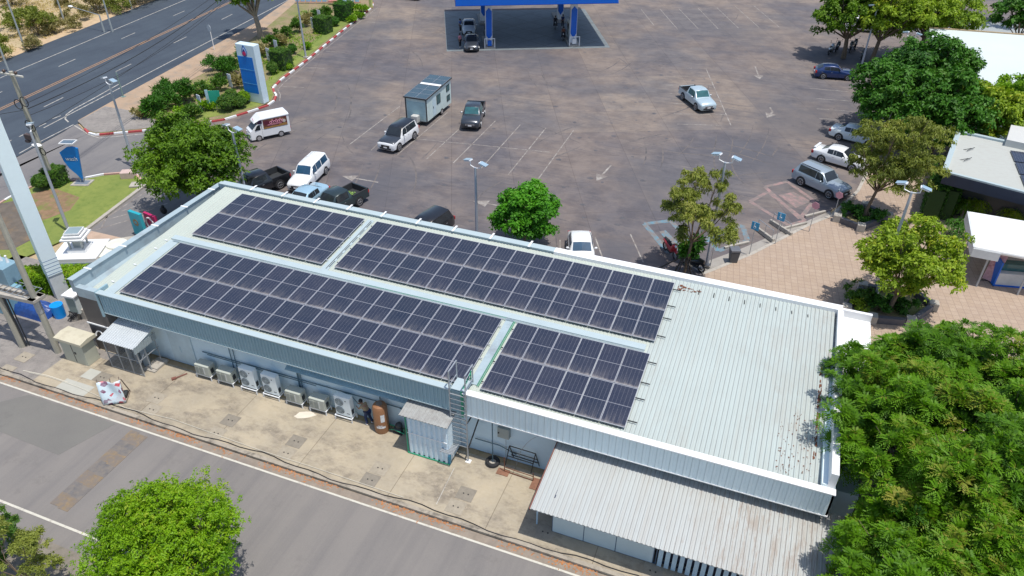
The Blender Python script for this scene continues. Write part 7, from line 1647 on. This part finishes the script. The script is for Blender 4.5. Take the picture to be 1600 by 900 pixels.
big_tree((42.3, 4.0, .1), 4.8, 6.1, 7.8, 3.4, 'huge spreading tree with feathery leaves and reddish tips beside the right building end', 5200, 4)
big_tree((42.5, -4.0, .05), 3.8, 6.2, 5.0, 2.9, 'dark lower tree with feathery leaves at the bottom right corner of the photo', 3400, 7)
# bottom left
tree(tpx(258, 856, 3.1), 3.1, 3.0, 2.7, 2.2, 'lime', 'bright lime green tree at the bottom left beside the service road', n=8500, per=10, ll=.12, lw=.05, seed=21, nb=13, br=.42, trunk=.1, sparse=.7)
tree((*G2(55, 930), .05), 2.5, 2.2, 1.8, 2.2, 'olive', 'ragged half-bare shrub at the bottom left corner of the photo', n=1100, per=9, ll=.11, lw=.05, seed=23, nb=10, br=.24, sparse=.5, trunk=.05, name='ragged_shrub', cat='shrub')
tree((*G2(10, 880), .05), 1.9, 1.7, 1.4, 1.7, 'bush', 'leafy shrub cut by the left edge at the bottom of the photo', n=900, per=9, ll=.12, lw=.05, seed=27, nb=9, br=.3, sparse=.5, trunk=.05, name='ragged_shrub', cat='shrub')
# trees by the strip, top right and the rest
tree((*G2(408, 60), .1), 6.0, 3.6, 3.2, 3.2, 'mid', 'green tree with stout trunk in the verge between highway and price pylon', n=900, per=9, ll=.42, lw=.22, seed=31, nb=11, br=.36, lean=(-.8, 0), sparse=.65, trunk=.32, bark=M_BARKG)
tree((*G2(1317, 92), .1), 5.2, 4.6, 4.2, 3.4, 'mid', 'tree with forked trunk above the motorcycles', n=1800, per=9, ll=.38, lw=.18, seed=33, nb=12, br=.3, lean=(-.4, 0), sparse=.62, trunk=.26)
tree((*G2(1360, 100), .1), 5.8, 5.0, 4.6, 4.2, 'yellow', 'yellowish green tree behind the blue hatchback', n=2600, per=9, ll=.36, lw=.16, seed=35, nb=13, br=.36, lean=(.8, 1.0), sparse=.65, trunk=.24)
tree((*G2(1432, 96), .1), 6.0, 4.8, 4.6, 4.4, 'yellow', 'yellowish green tree left of the bright white roof', n=2800, per=9, ll=.36, lw=.16, seed=37, nb=13, br=.38, sparse=.68, trunk=.22)
tree(tpx(1400, 148, 4.6), 4.6, 3.6, 4.0, 3.6, 'dark', 'dark green dense tree nearest the parked cars on the right', n=3200, per=9, ll=.30, lw=.17, seed=41, nb=13, br=.42)
tree(tpx(1452, 118, 5.4), 5.4, 4.6, 4.2, 3.8, 'dark', 'dark green dense tree in front of the bright white roof', n=3800, per=9, ll=.30, lw=.17, seed=43, nb=14, br=.42)
tree(tpx(1478, 172, 4.6), 4.6, 4.2, 3.6, 3.6, 'dark', 'dark green dense tree behind the pale gritty roof corner', n=3200, per=9, ll=.30, lw=.17, seed=45, nb=13, br=.42)
tree(tpx(1545, 175, 4.4), 4.4, 3.3, 3.0, 3.0, 'yellow', 'lighter yellow-green tree behind the pale gritty roof', n=2400, per=9, ll=.30, lw=.15, seed=47, nb=12, br=.4)
tree(tpx(1600, 158, 4.6), 4.6, 3.2, 3.0, 3.0, 'lime', 'pale green tree at the right edge below the bright white roof', n=2200, per=9, ll=.30, lw=.15, seed=49, nb=12, br=.4)
tree((*G2(1554, 37), .1), 5.4, 3.2, 3.0, 2.0, 'dark', 'thin-trunked tree at the top right before the grey lot', n=420, per=9, ll=.45, lw=.22, seed=51, nb=9, br=.32, lean=(1.4, 0), sparse=.6, trunk=.12)
tree(tpx(1605, 25, 5.0), 5.0, 3.8, 3.4, 3.0, 'dark', 'dark tree cut by the right edge above the bright white roof', n=900, per=9, ll=.42, lw=.22, seed=53, nb=11, br=.34, sparse=.65)
# shrubs ------------------------------------------------------------
def shrub(px, py, r, h, kind, label, n=120, ll=.22, lw=.1, seed=1, shape='ball', name='shrub', cat='shrub', per=8, z0=.1, group=None, up=0, droop=.1):
    R_ = np.random.default_rng(seed); c = G2(px, py); t = empty(name, (*c, z0), 0, label, cat, group)
    if shape == 'ball': bl = [(0, 0, h*.5, r)]; v = R_.normal(0, 1, (n, 3)); v /= np.linalg.norm(v, axis=1, keepdims=True); v[:, 2] = np.abs(v[:, 2])*1.0-.25*(R_.uniform(0, 1, n) < .35); cp = v*np.array([r, r, h*.5])*R_.uniform(.85, 1.03, n)[:, None]+np.array([0, 0, h*.48]); cn = v+np.array([0, 0, .2])
    elif shape == 'box':
        cp = R_.uniform(-1, 1, (n, 3)); ax = R_.choice([0, 1, 2, 2], n); sg_ = np.sign(R_.normal(0, 1, n)); cn = np.zeros((n, 3))
        for i in range(n):
            cp[i, ax[i]] = sg_[i] if ax[i] < 2 else 1; cn[i, ax[i]] = cp[i, ax[i]]
        cp = cp*np.array([r, r, h*.5])+np.array([0, 0, h*.5]); cn[:, 2] += .2
    else:
        nb = 6; bl = [(R_.uniform(-.6, .6)*r, R_.uniform(-.6, .6)*r, h*R_.uniform(.35, .7), r*R_.uniform(.35, .6)) for _ in range(nb)]; cp, cn, _ = clump_points(bl, n, R_, .5, .05)
    cn = cn/np.linalg.norm(cn, axis=1, keepdims=True)
    leaf_mesh('foliage', cp, cn, per, ll, lw, R_, R_.uniform(.1, .8, n), ML[kind], t, droop, up=up)
    b = MB()
    for k in range(4): b.tube([(0, 0, 0), (R_.uniform(-.4, .4)*r, R_.uniform(-.4, .4)*r, h*.7)], [.05, .015], 5)
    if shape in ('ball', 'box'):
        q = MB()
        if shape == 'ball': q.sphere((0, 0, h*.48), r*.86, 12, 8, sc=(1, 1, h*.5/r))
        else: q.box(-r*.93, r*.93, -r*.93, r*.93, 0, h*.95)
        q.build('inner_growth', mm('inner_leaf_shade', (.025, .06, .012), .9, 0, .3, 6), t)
    b.build('stem', M_BARK, t); return t
sh = [(356, 175, .85, 1.7, 'bush', 'ball', 'round clipped bush nearest the striped kerb and the food van'), (365, 168, .75, 1.8, 'bush', 'ball', 'round clipped bush behind the first one near the food van'), (377, 170, .6, 1.3, 'bush', 'ball', 'small round clipped bush beside the price pylon base'), (383, 163, .6, 1.3, 'lime', 'ball', 'small yellowish round bush at the foot of the price pylon'),
      (442, 108, .95, 2.1, 'bush', 'box', 'square clipped bush just right of the price pylon'), (427, 117, .6, 1.4, 'bush', 'ball', 'small round bush in the strip below the square clipped one'), (458, 85, .5, 1.2, 'dark', 'ball', 'small round bush between two clipped square bushes'),
      (506, 52, .95, 2.0, 'bush', 'box', 'rounded square clipped bush halfway up the strip'), (524, 42, .6, 1.3, 'dark', 'ball', 'small dark layered bush beside the rounded square one'), (537, 32, .9, 2.2, 'dark', 'box', 'dark square clipped bush near the top of the strip'), (548, 20, .7, 1.6, 'bush', 'ball', 'small dark bush behind the dark square one at the top'),
      (452, 110, .4, .7, 'lime', 'ball', 'low yellowish plant at the foot of the square bush'), (68, 297, .62, 1.3, 'bush', 'ball', 'round clipped bush left of the utility pole on the lawn'), (91, 289, .68, 1.4, 'bush', 'box', 'square clipped bush right of the utility pole beside the flag sign')]
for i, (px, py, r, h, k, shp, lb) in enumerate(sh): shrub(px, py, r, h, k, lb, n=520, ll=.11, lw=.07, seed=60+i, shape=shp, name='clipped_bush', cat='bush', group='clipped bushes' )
wild = [(250, 180, 1.7, 1.9, 'dark'), (240, 170, 1.3, 1.6, 'bush'), (275, 165, 2.0, 2.4, 'dark'), (262, 155, 1.5, 2.0, 'dark'), (292, 160, 1.6, 2.0, 'bush'), (305, 185, 1.3, 1.5, 'bush'), (320, 150, 1.3, 1.5, 'bush'), (348, 122, 1.7, 2.4, 'dark'), (335, 112, 1.3, 2.0, 'dark'), (362, 118, 1.6, 2.2, 'dark'), (378, 105, 1.4, 2.4, 'dark'),
        (345, 140, 1.2, 1.4, 'bush'), (372, 138, 1.3, 1.6, 'dry'), (330, 172, 1.1, 1.2, 'lime'), (285, 185, 1.2, 1.2, 'lime'), (425, 75, 1.4, 1.5, 'bush'), (440, 70, 1.2, 1.4, 'dry'), (450, 62, 1.5, 1.8, 'bush'), (468, 52, 1.4, 2.0, 'bush'), (478, 40, 1.3, 1.8, 'dry'), (492, 33, 1.2, 1.5, 'dark'), (510, 32, 1.3, 2.0, 'bush'),
        (430, 98, 1.1, 1.2, 'lime'), (482, 78, .7, .8, 'lime'), (550, 35, 1.0, .9, 'lime'), (565, 20, 1.1, .9, 'lime'), (560, 30, .8, .8, 'lime'), (412, 88, 1.2, 1.4, 'dry'), (220, 185, 1.0, .8, 'dry'), (535, 12, 1.0, 1.3, 'bush')]
nm = {'dark': 'dark green', 'bush': 'green', 'dry': 'reddish dry', 'lime': 'yellow-green'}
wl = ['at the far left end, nearest the gravel', 'at the left end, lower one by the gravel', 'tall one of the left clump by the shoulder', 'behind the left clump nearest the highway', 'in the middle of the left clump', 'right behind the white board and striped kerb', 'above the green notice board', 'tall one just left of the price pylon top', 'farthest left behind the price pylon', 'beside the left face of the price pylon', 'hidden right behind the price pylon', 'between left clump and price pylon', "in front of the price pylon's left edge", 'by the small white board near the kerb', 'low one beside the left clump', 'right of the stout tree trunk', 'reddish one above the square bush', 'behind the rounded square bush', 'below the top boards', 'near the top boards, left one', 'near the top boards, middle one', 'near the top boards, right one', 'between price pylon and square bush', 'at the foot of the strip lamp post', 'low one near the top end by the kerb', 'lowest one at the kerb corner', 'low one behind the kerb corner', 'between stout tree and price pylon', 'at the leftmost tip of the bed', 'at the very top of the strip']
for i, (px, py, r, h, k) in enumerate(wild):
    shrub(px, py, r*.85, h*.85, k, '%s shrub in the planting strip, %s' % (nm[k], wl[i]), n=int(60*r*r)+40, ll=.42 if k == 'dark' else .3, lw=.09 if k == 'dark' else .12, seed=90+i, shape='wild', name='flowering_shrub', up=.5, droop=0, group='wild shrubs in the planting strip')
# dry vegetation beyond the highway
dryp = [(60, 55, 4.2, 4, 'olive'), (32, 45, 3.4, 3.2, 'olive'), (85, 52, 2.8, 2.6, 'dry'), (50, 78, 2, 1.5, 'dry'), (4, 76, 3, 2.6, 'olive'), (150, 16, 4.5, 4, 'dry'), (185, 15, 3.5, 3, 'olive'), (122, 30, 2.6, 2, 'dry'), (210, 5, 4, 3, 'dry'), (112, 44, 1.6, 1.2, 'dry'), (20, 8, 3, 2.4, 'dry'), (100, 8, 2.4, 1.6, 'dry'), (-15, 95, 3, 2.5, 'olive'), (235, -5, 4, 3.5, 'olive')]
dl = ['large dry bush beyond the highway left of the pale pole', 'olive bush behind the large dry one at the top left', 'olive bush at the foot of the pale pole beyond the highway', 'low dry bush at the highway edge near the left pole', 'dry bush by the left photo edge beyond the highway', 'dark dry bush at the top right of the street light', 'olive bush right of the street light post', 'low dry bush under the street light arm', 'dry bush at the top beside the last thin pole', 'small dry bush near the street light', 'dry bush in the top left corner', 'dry bush at the top between the two poles', 'olive bush at the left edge by the highway', 'olive bush at the top edge right of the poles']
for i, (px, py, r, h, k) in enumerate(dryp):
    shrub(px, py, r*.8, h*.8, k, dl[i], n=int(34*r*r), ll=.34, lw=.12, seed=140+i, shape='wild', name='dry_bush', cat='bush', up=.4, droop=0, z0=0)
# hedge behind the pylon
def hedge(name, a, c, wd, h, kind, label, n, seed=1, z0=.1):
    R_ = np.random.default_rng(seed); a = Vector(a); c = Vector(c); L_ = (c-a).length; ang = math.atan2((c-a).y, (c-a).x); t = empty(name, (a.x, a.y, z0), ang, label, 'hedge')
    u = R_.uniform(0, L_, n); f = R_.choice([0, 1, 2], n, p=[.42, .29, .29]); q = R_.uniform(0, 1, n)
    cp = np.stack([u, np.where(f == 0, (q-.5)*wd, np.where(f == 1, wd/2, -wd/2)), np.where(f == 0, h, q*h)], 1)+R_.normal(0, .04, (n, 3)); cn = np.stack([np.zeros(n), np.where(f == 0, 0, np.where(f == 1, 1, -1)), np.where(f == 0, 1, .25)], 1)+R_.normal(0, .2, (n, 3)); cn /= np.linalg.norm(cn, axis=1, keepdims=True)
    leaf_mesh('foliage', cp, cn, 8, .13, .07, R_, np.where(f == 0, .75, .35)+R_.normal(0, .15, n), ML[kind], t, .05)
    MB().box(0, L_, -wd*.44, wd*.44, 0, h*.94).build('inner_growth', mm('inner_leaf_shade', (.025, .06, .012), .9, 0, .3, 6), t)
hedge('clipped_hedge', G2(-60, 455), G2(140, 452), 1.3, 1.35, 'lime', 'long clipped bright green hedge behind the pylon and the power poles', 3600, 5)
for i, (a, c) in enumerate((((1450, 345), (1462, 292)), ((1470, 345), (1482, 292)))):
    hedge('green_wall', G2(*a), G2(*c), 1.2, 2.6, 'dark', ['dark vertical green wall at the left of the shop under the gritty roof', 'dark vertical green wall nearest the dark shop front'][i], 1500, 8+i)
# palms and planter shrubs
for i, (px, py, zc, k, lb) in enumerate(((1530, 312, 1.7, 'yellow', 'bushy yellow-green palm above the white awning'), (1560, 300, 2.0, 'bright', 'green palm behind the white awning in front of the dark eave'), (1510, 318, 1.4, 'mid', 'small palm at the left of the white awning'), (1585, 330, 1.5, 'yellow', 'yellowish palm at the right behind the white awning'), (1500, 350, 1.2, 'dark', 'dark fern between the yellow-green tree and the white awning'))):
    R_ = np.random.default_rng(200+i); p = G(px, py, zc); t = empty('palm', (p.x, p.y, .1), 0, lb, 'palm')
    nfr = 16; cp = []; cn = []; b = MB()
    for f_ in range(nfr):
        a = f_*2.4; el = R_.uniform(.3, 1.2); L_ = R_.uniform(1.1, 1.7); prev = None; pts = []
        for j in range(9):
            s_ = j/8; r_ = L_*s_*math.cos(el)*(1); z = zc-.3+L_*s_*math.sin(el)-.75*L_*s_*s_; pts.append((r_*math.cos(a), r_*math.sin(a), z))
            if j: cp += [pts[-1]]*5; cn += [(math.cos(a)*.3, math.sin(a)*.3, .9)]*5
        b.tube(pts, .012, 4)
    leaf_mesh('frond_leaves', np.array(cp), np.array(cn), 2, .38, .05, R_, R_.uniform(.2, .8, len(cp)), ML[k], t, .5, .2)
    b.tube([(0, 0, 0), (0, 0, zc-.2)], [.12, .09], 8); b.build('trunk', M_BARKG, t)
for i, (px, py, r, h, k, lb) in enumerate(((1345, 478, 1.1, 1.2, 'bush', 'dense green bush at the left end of the plaza planter'), (1330, 485, .8, 1.0, 'yellow', 'bush with yellow flowers at the corner of the plaza planter'), (1370, 490, 1.0, 1.0, 'dark', 'dark low bush in the middle of the plaza planter'), (1405, 488, 1.0, .9, 'dark', 'dark low bush at the right of the plaza planter'),
                                           (1335, 345, 1.3, .6, 'dark', 'low dark shrubs filling the left of the stone bench planter'), (1358, 345, 1.2, .6, 'dark', 'low dark shrubs filling the right of the stone bench planter'))):
    shrub(px, py, r, h, k, lb, n=int(220*r*r), ll=.16, lw=.09, seed=230+i, shape='wild', name='planter_shrub', z0=.2)
# weeds as ground cover in the strip and beyond the highway
R_ = np.random.default_rng(77)
def cover(name, polypts, n, kind, ll, z, label):
    P_ = [Vector(p) for p in polypts]; xs_ = [p.x for p in P_]; ys_ = [p.y for p in P_]; cp = []
    def inside(x, y):
        c = False; j = len(P_)-1
        for i in range(len(P_)):
            if (P_[i].y > y) != (P_[j].y > y) and x < (P_[j].x-P_[i].x)*(y-P_[i].y)/(P_[j].y-P_[i].y)+P_[i].x: c = not c
            j = i
        return c
    while len(cp) < n:
        x, y = R_.uniform(min(xs_), max(xs_)), R_.uniform(min(ys_), max(ys_))
        if inside(x, y) and math.sin(x*.9+1)+math.sin(y*.7)+math.sin((x+y)*.31) > R_.uniform(-1.5, 1.5): cp.append((x, y, z))
    cp = np.array(cp); cn = np.tile([0, 0, 1.], (n, 1)); tag(leaf_mesh(name, cp, cn, 5, ll, ll*.3, R_, R_.uniform(0, 1, n), ML[kind], None, 0, .6, .6), label, 'ground cover', kind='stuff')
cover('weeds', [G2(300, 185), G2(390, 155), G2(420, 130), G2(530, 38), G2(570, 10), G2(470, 20), G2(400, 90), G2(330, 120), G2(225, 170), G2(235, 188)], 1500, 'lime', .25, .11, 'short weeds and grass growing between the shrubs of the planting strip')
cover('dry_grass', [H(-20, 23), H(90, 23), H(90, 60), H(-20, 60)], 9000, 'straw', .32, 0, 'dry yellow grass covering the field beyond the highway')
cover('verge_weeds', [(-8, -12.3), (16, -12.3), (16, -16), (-8, -16)], 800, 'bush', .16, .05, 'weeds and dry litter along the edge of the service road')
# far kiosk things at the top of the strip
t = empty('play_fence', G(515, 6, .1), R(20), 'row of pale blue boards and red seats at the top of the planting strip', 'fence')
b = MB()
for k in range(12): b.box(-5+k*.8, -4.4+k*.8, -.05, .05, .3, 1.4)
b.build('board', mm('pale_sky_board', (.35, .55, .7), .6), t)
b = MB(); b.box(-5, 4.6, -.08, .08, .2, .3); b.box(0, 2.5, -.6, -.2, .3, .6); b.build('rail', mm('faded_coral', (.6, .25, .2), .6), t)
for i, (px, lb) in enumerate(((540, 'pale blue post at the top of the planting strip, left of the yellow one'), (549, 'white post at the top of the planting strip behind the dark square bush'), (580, 'yellow green post at the corner of the striped kerb'))):
    t = empty('marker_column', G(px, 12, .1), 0, lb, 'post'); b = MB(); b.box(-.2, .2, -.2, .2, 0, 2.2); b.build('post', mm('post_col%d' % i, [(.5, .65, .78), (.75, .8, .85), (.5, .55, .2)][i], .5), t)
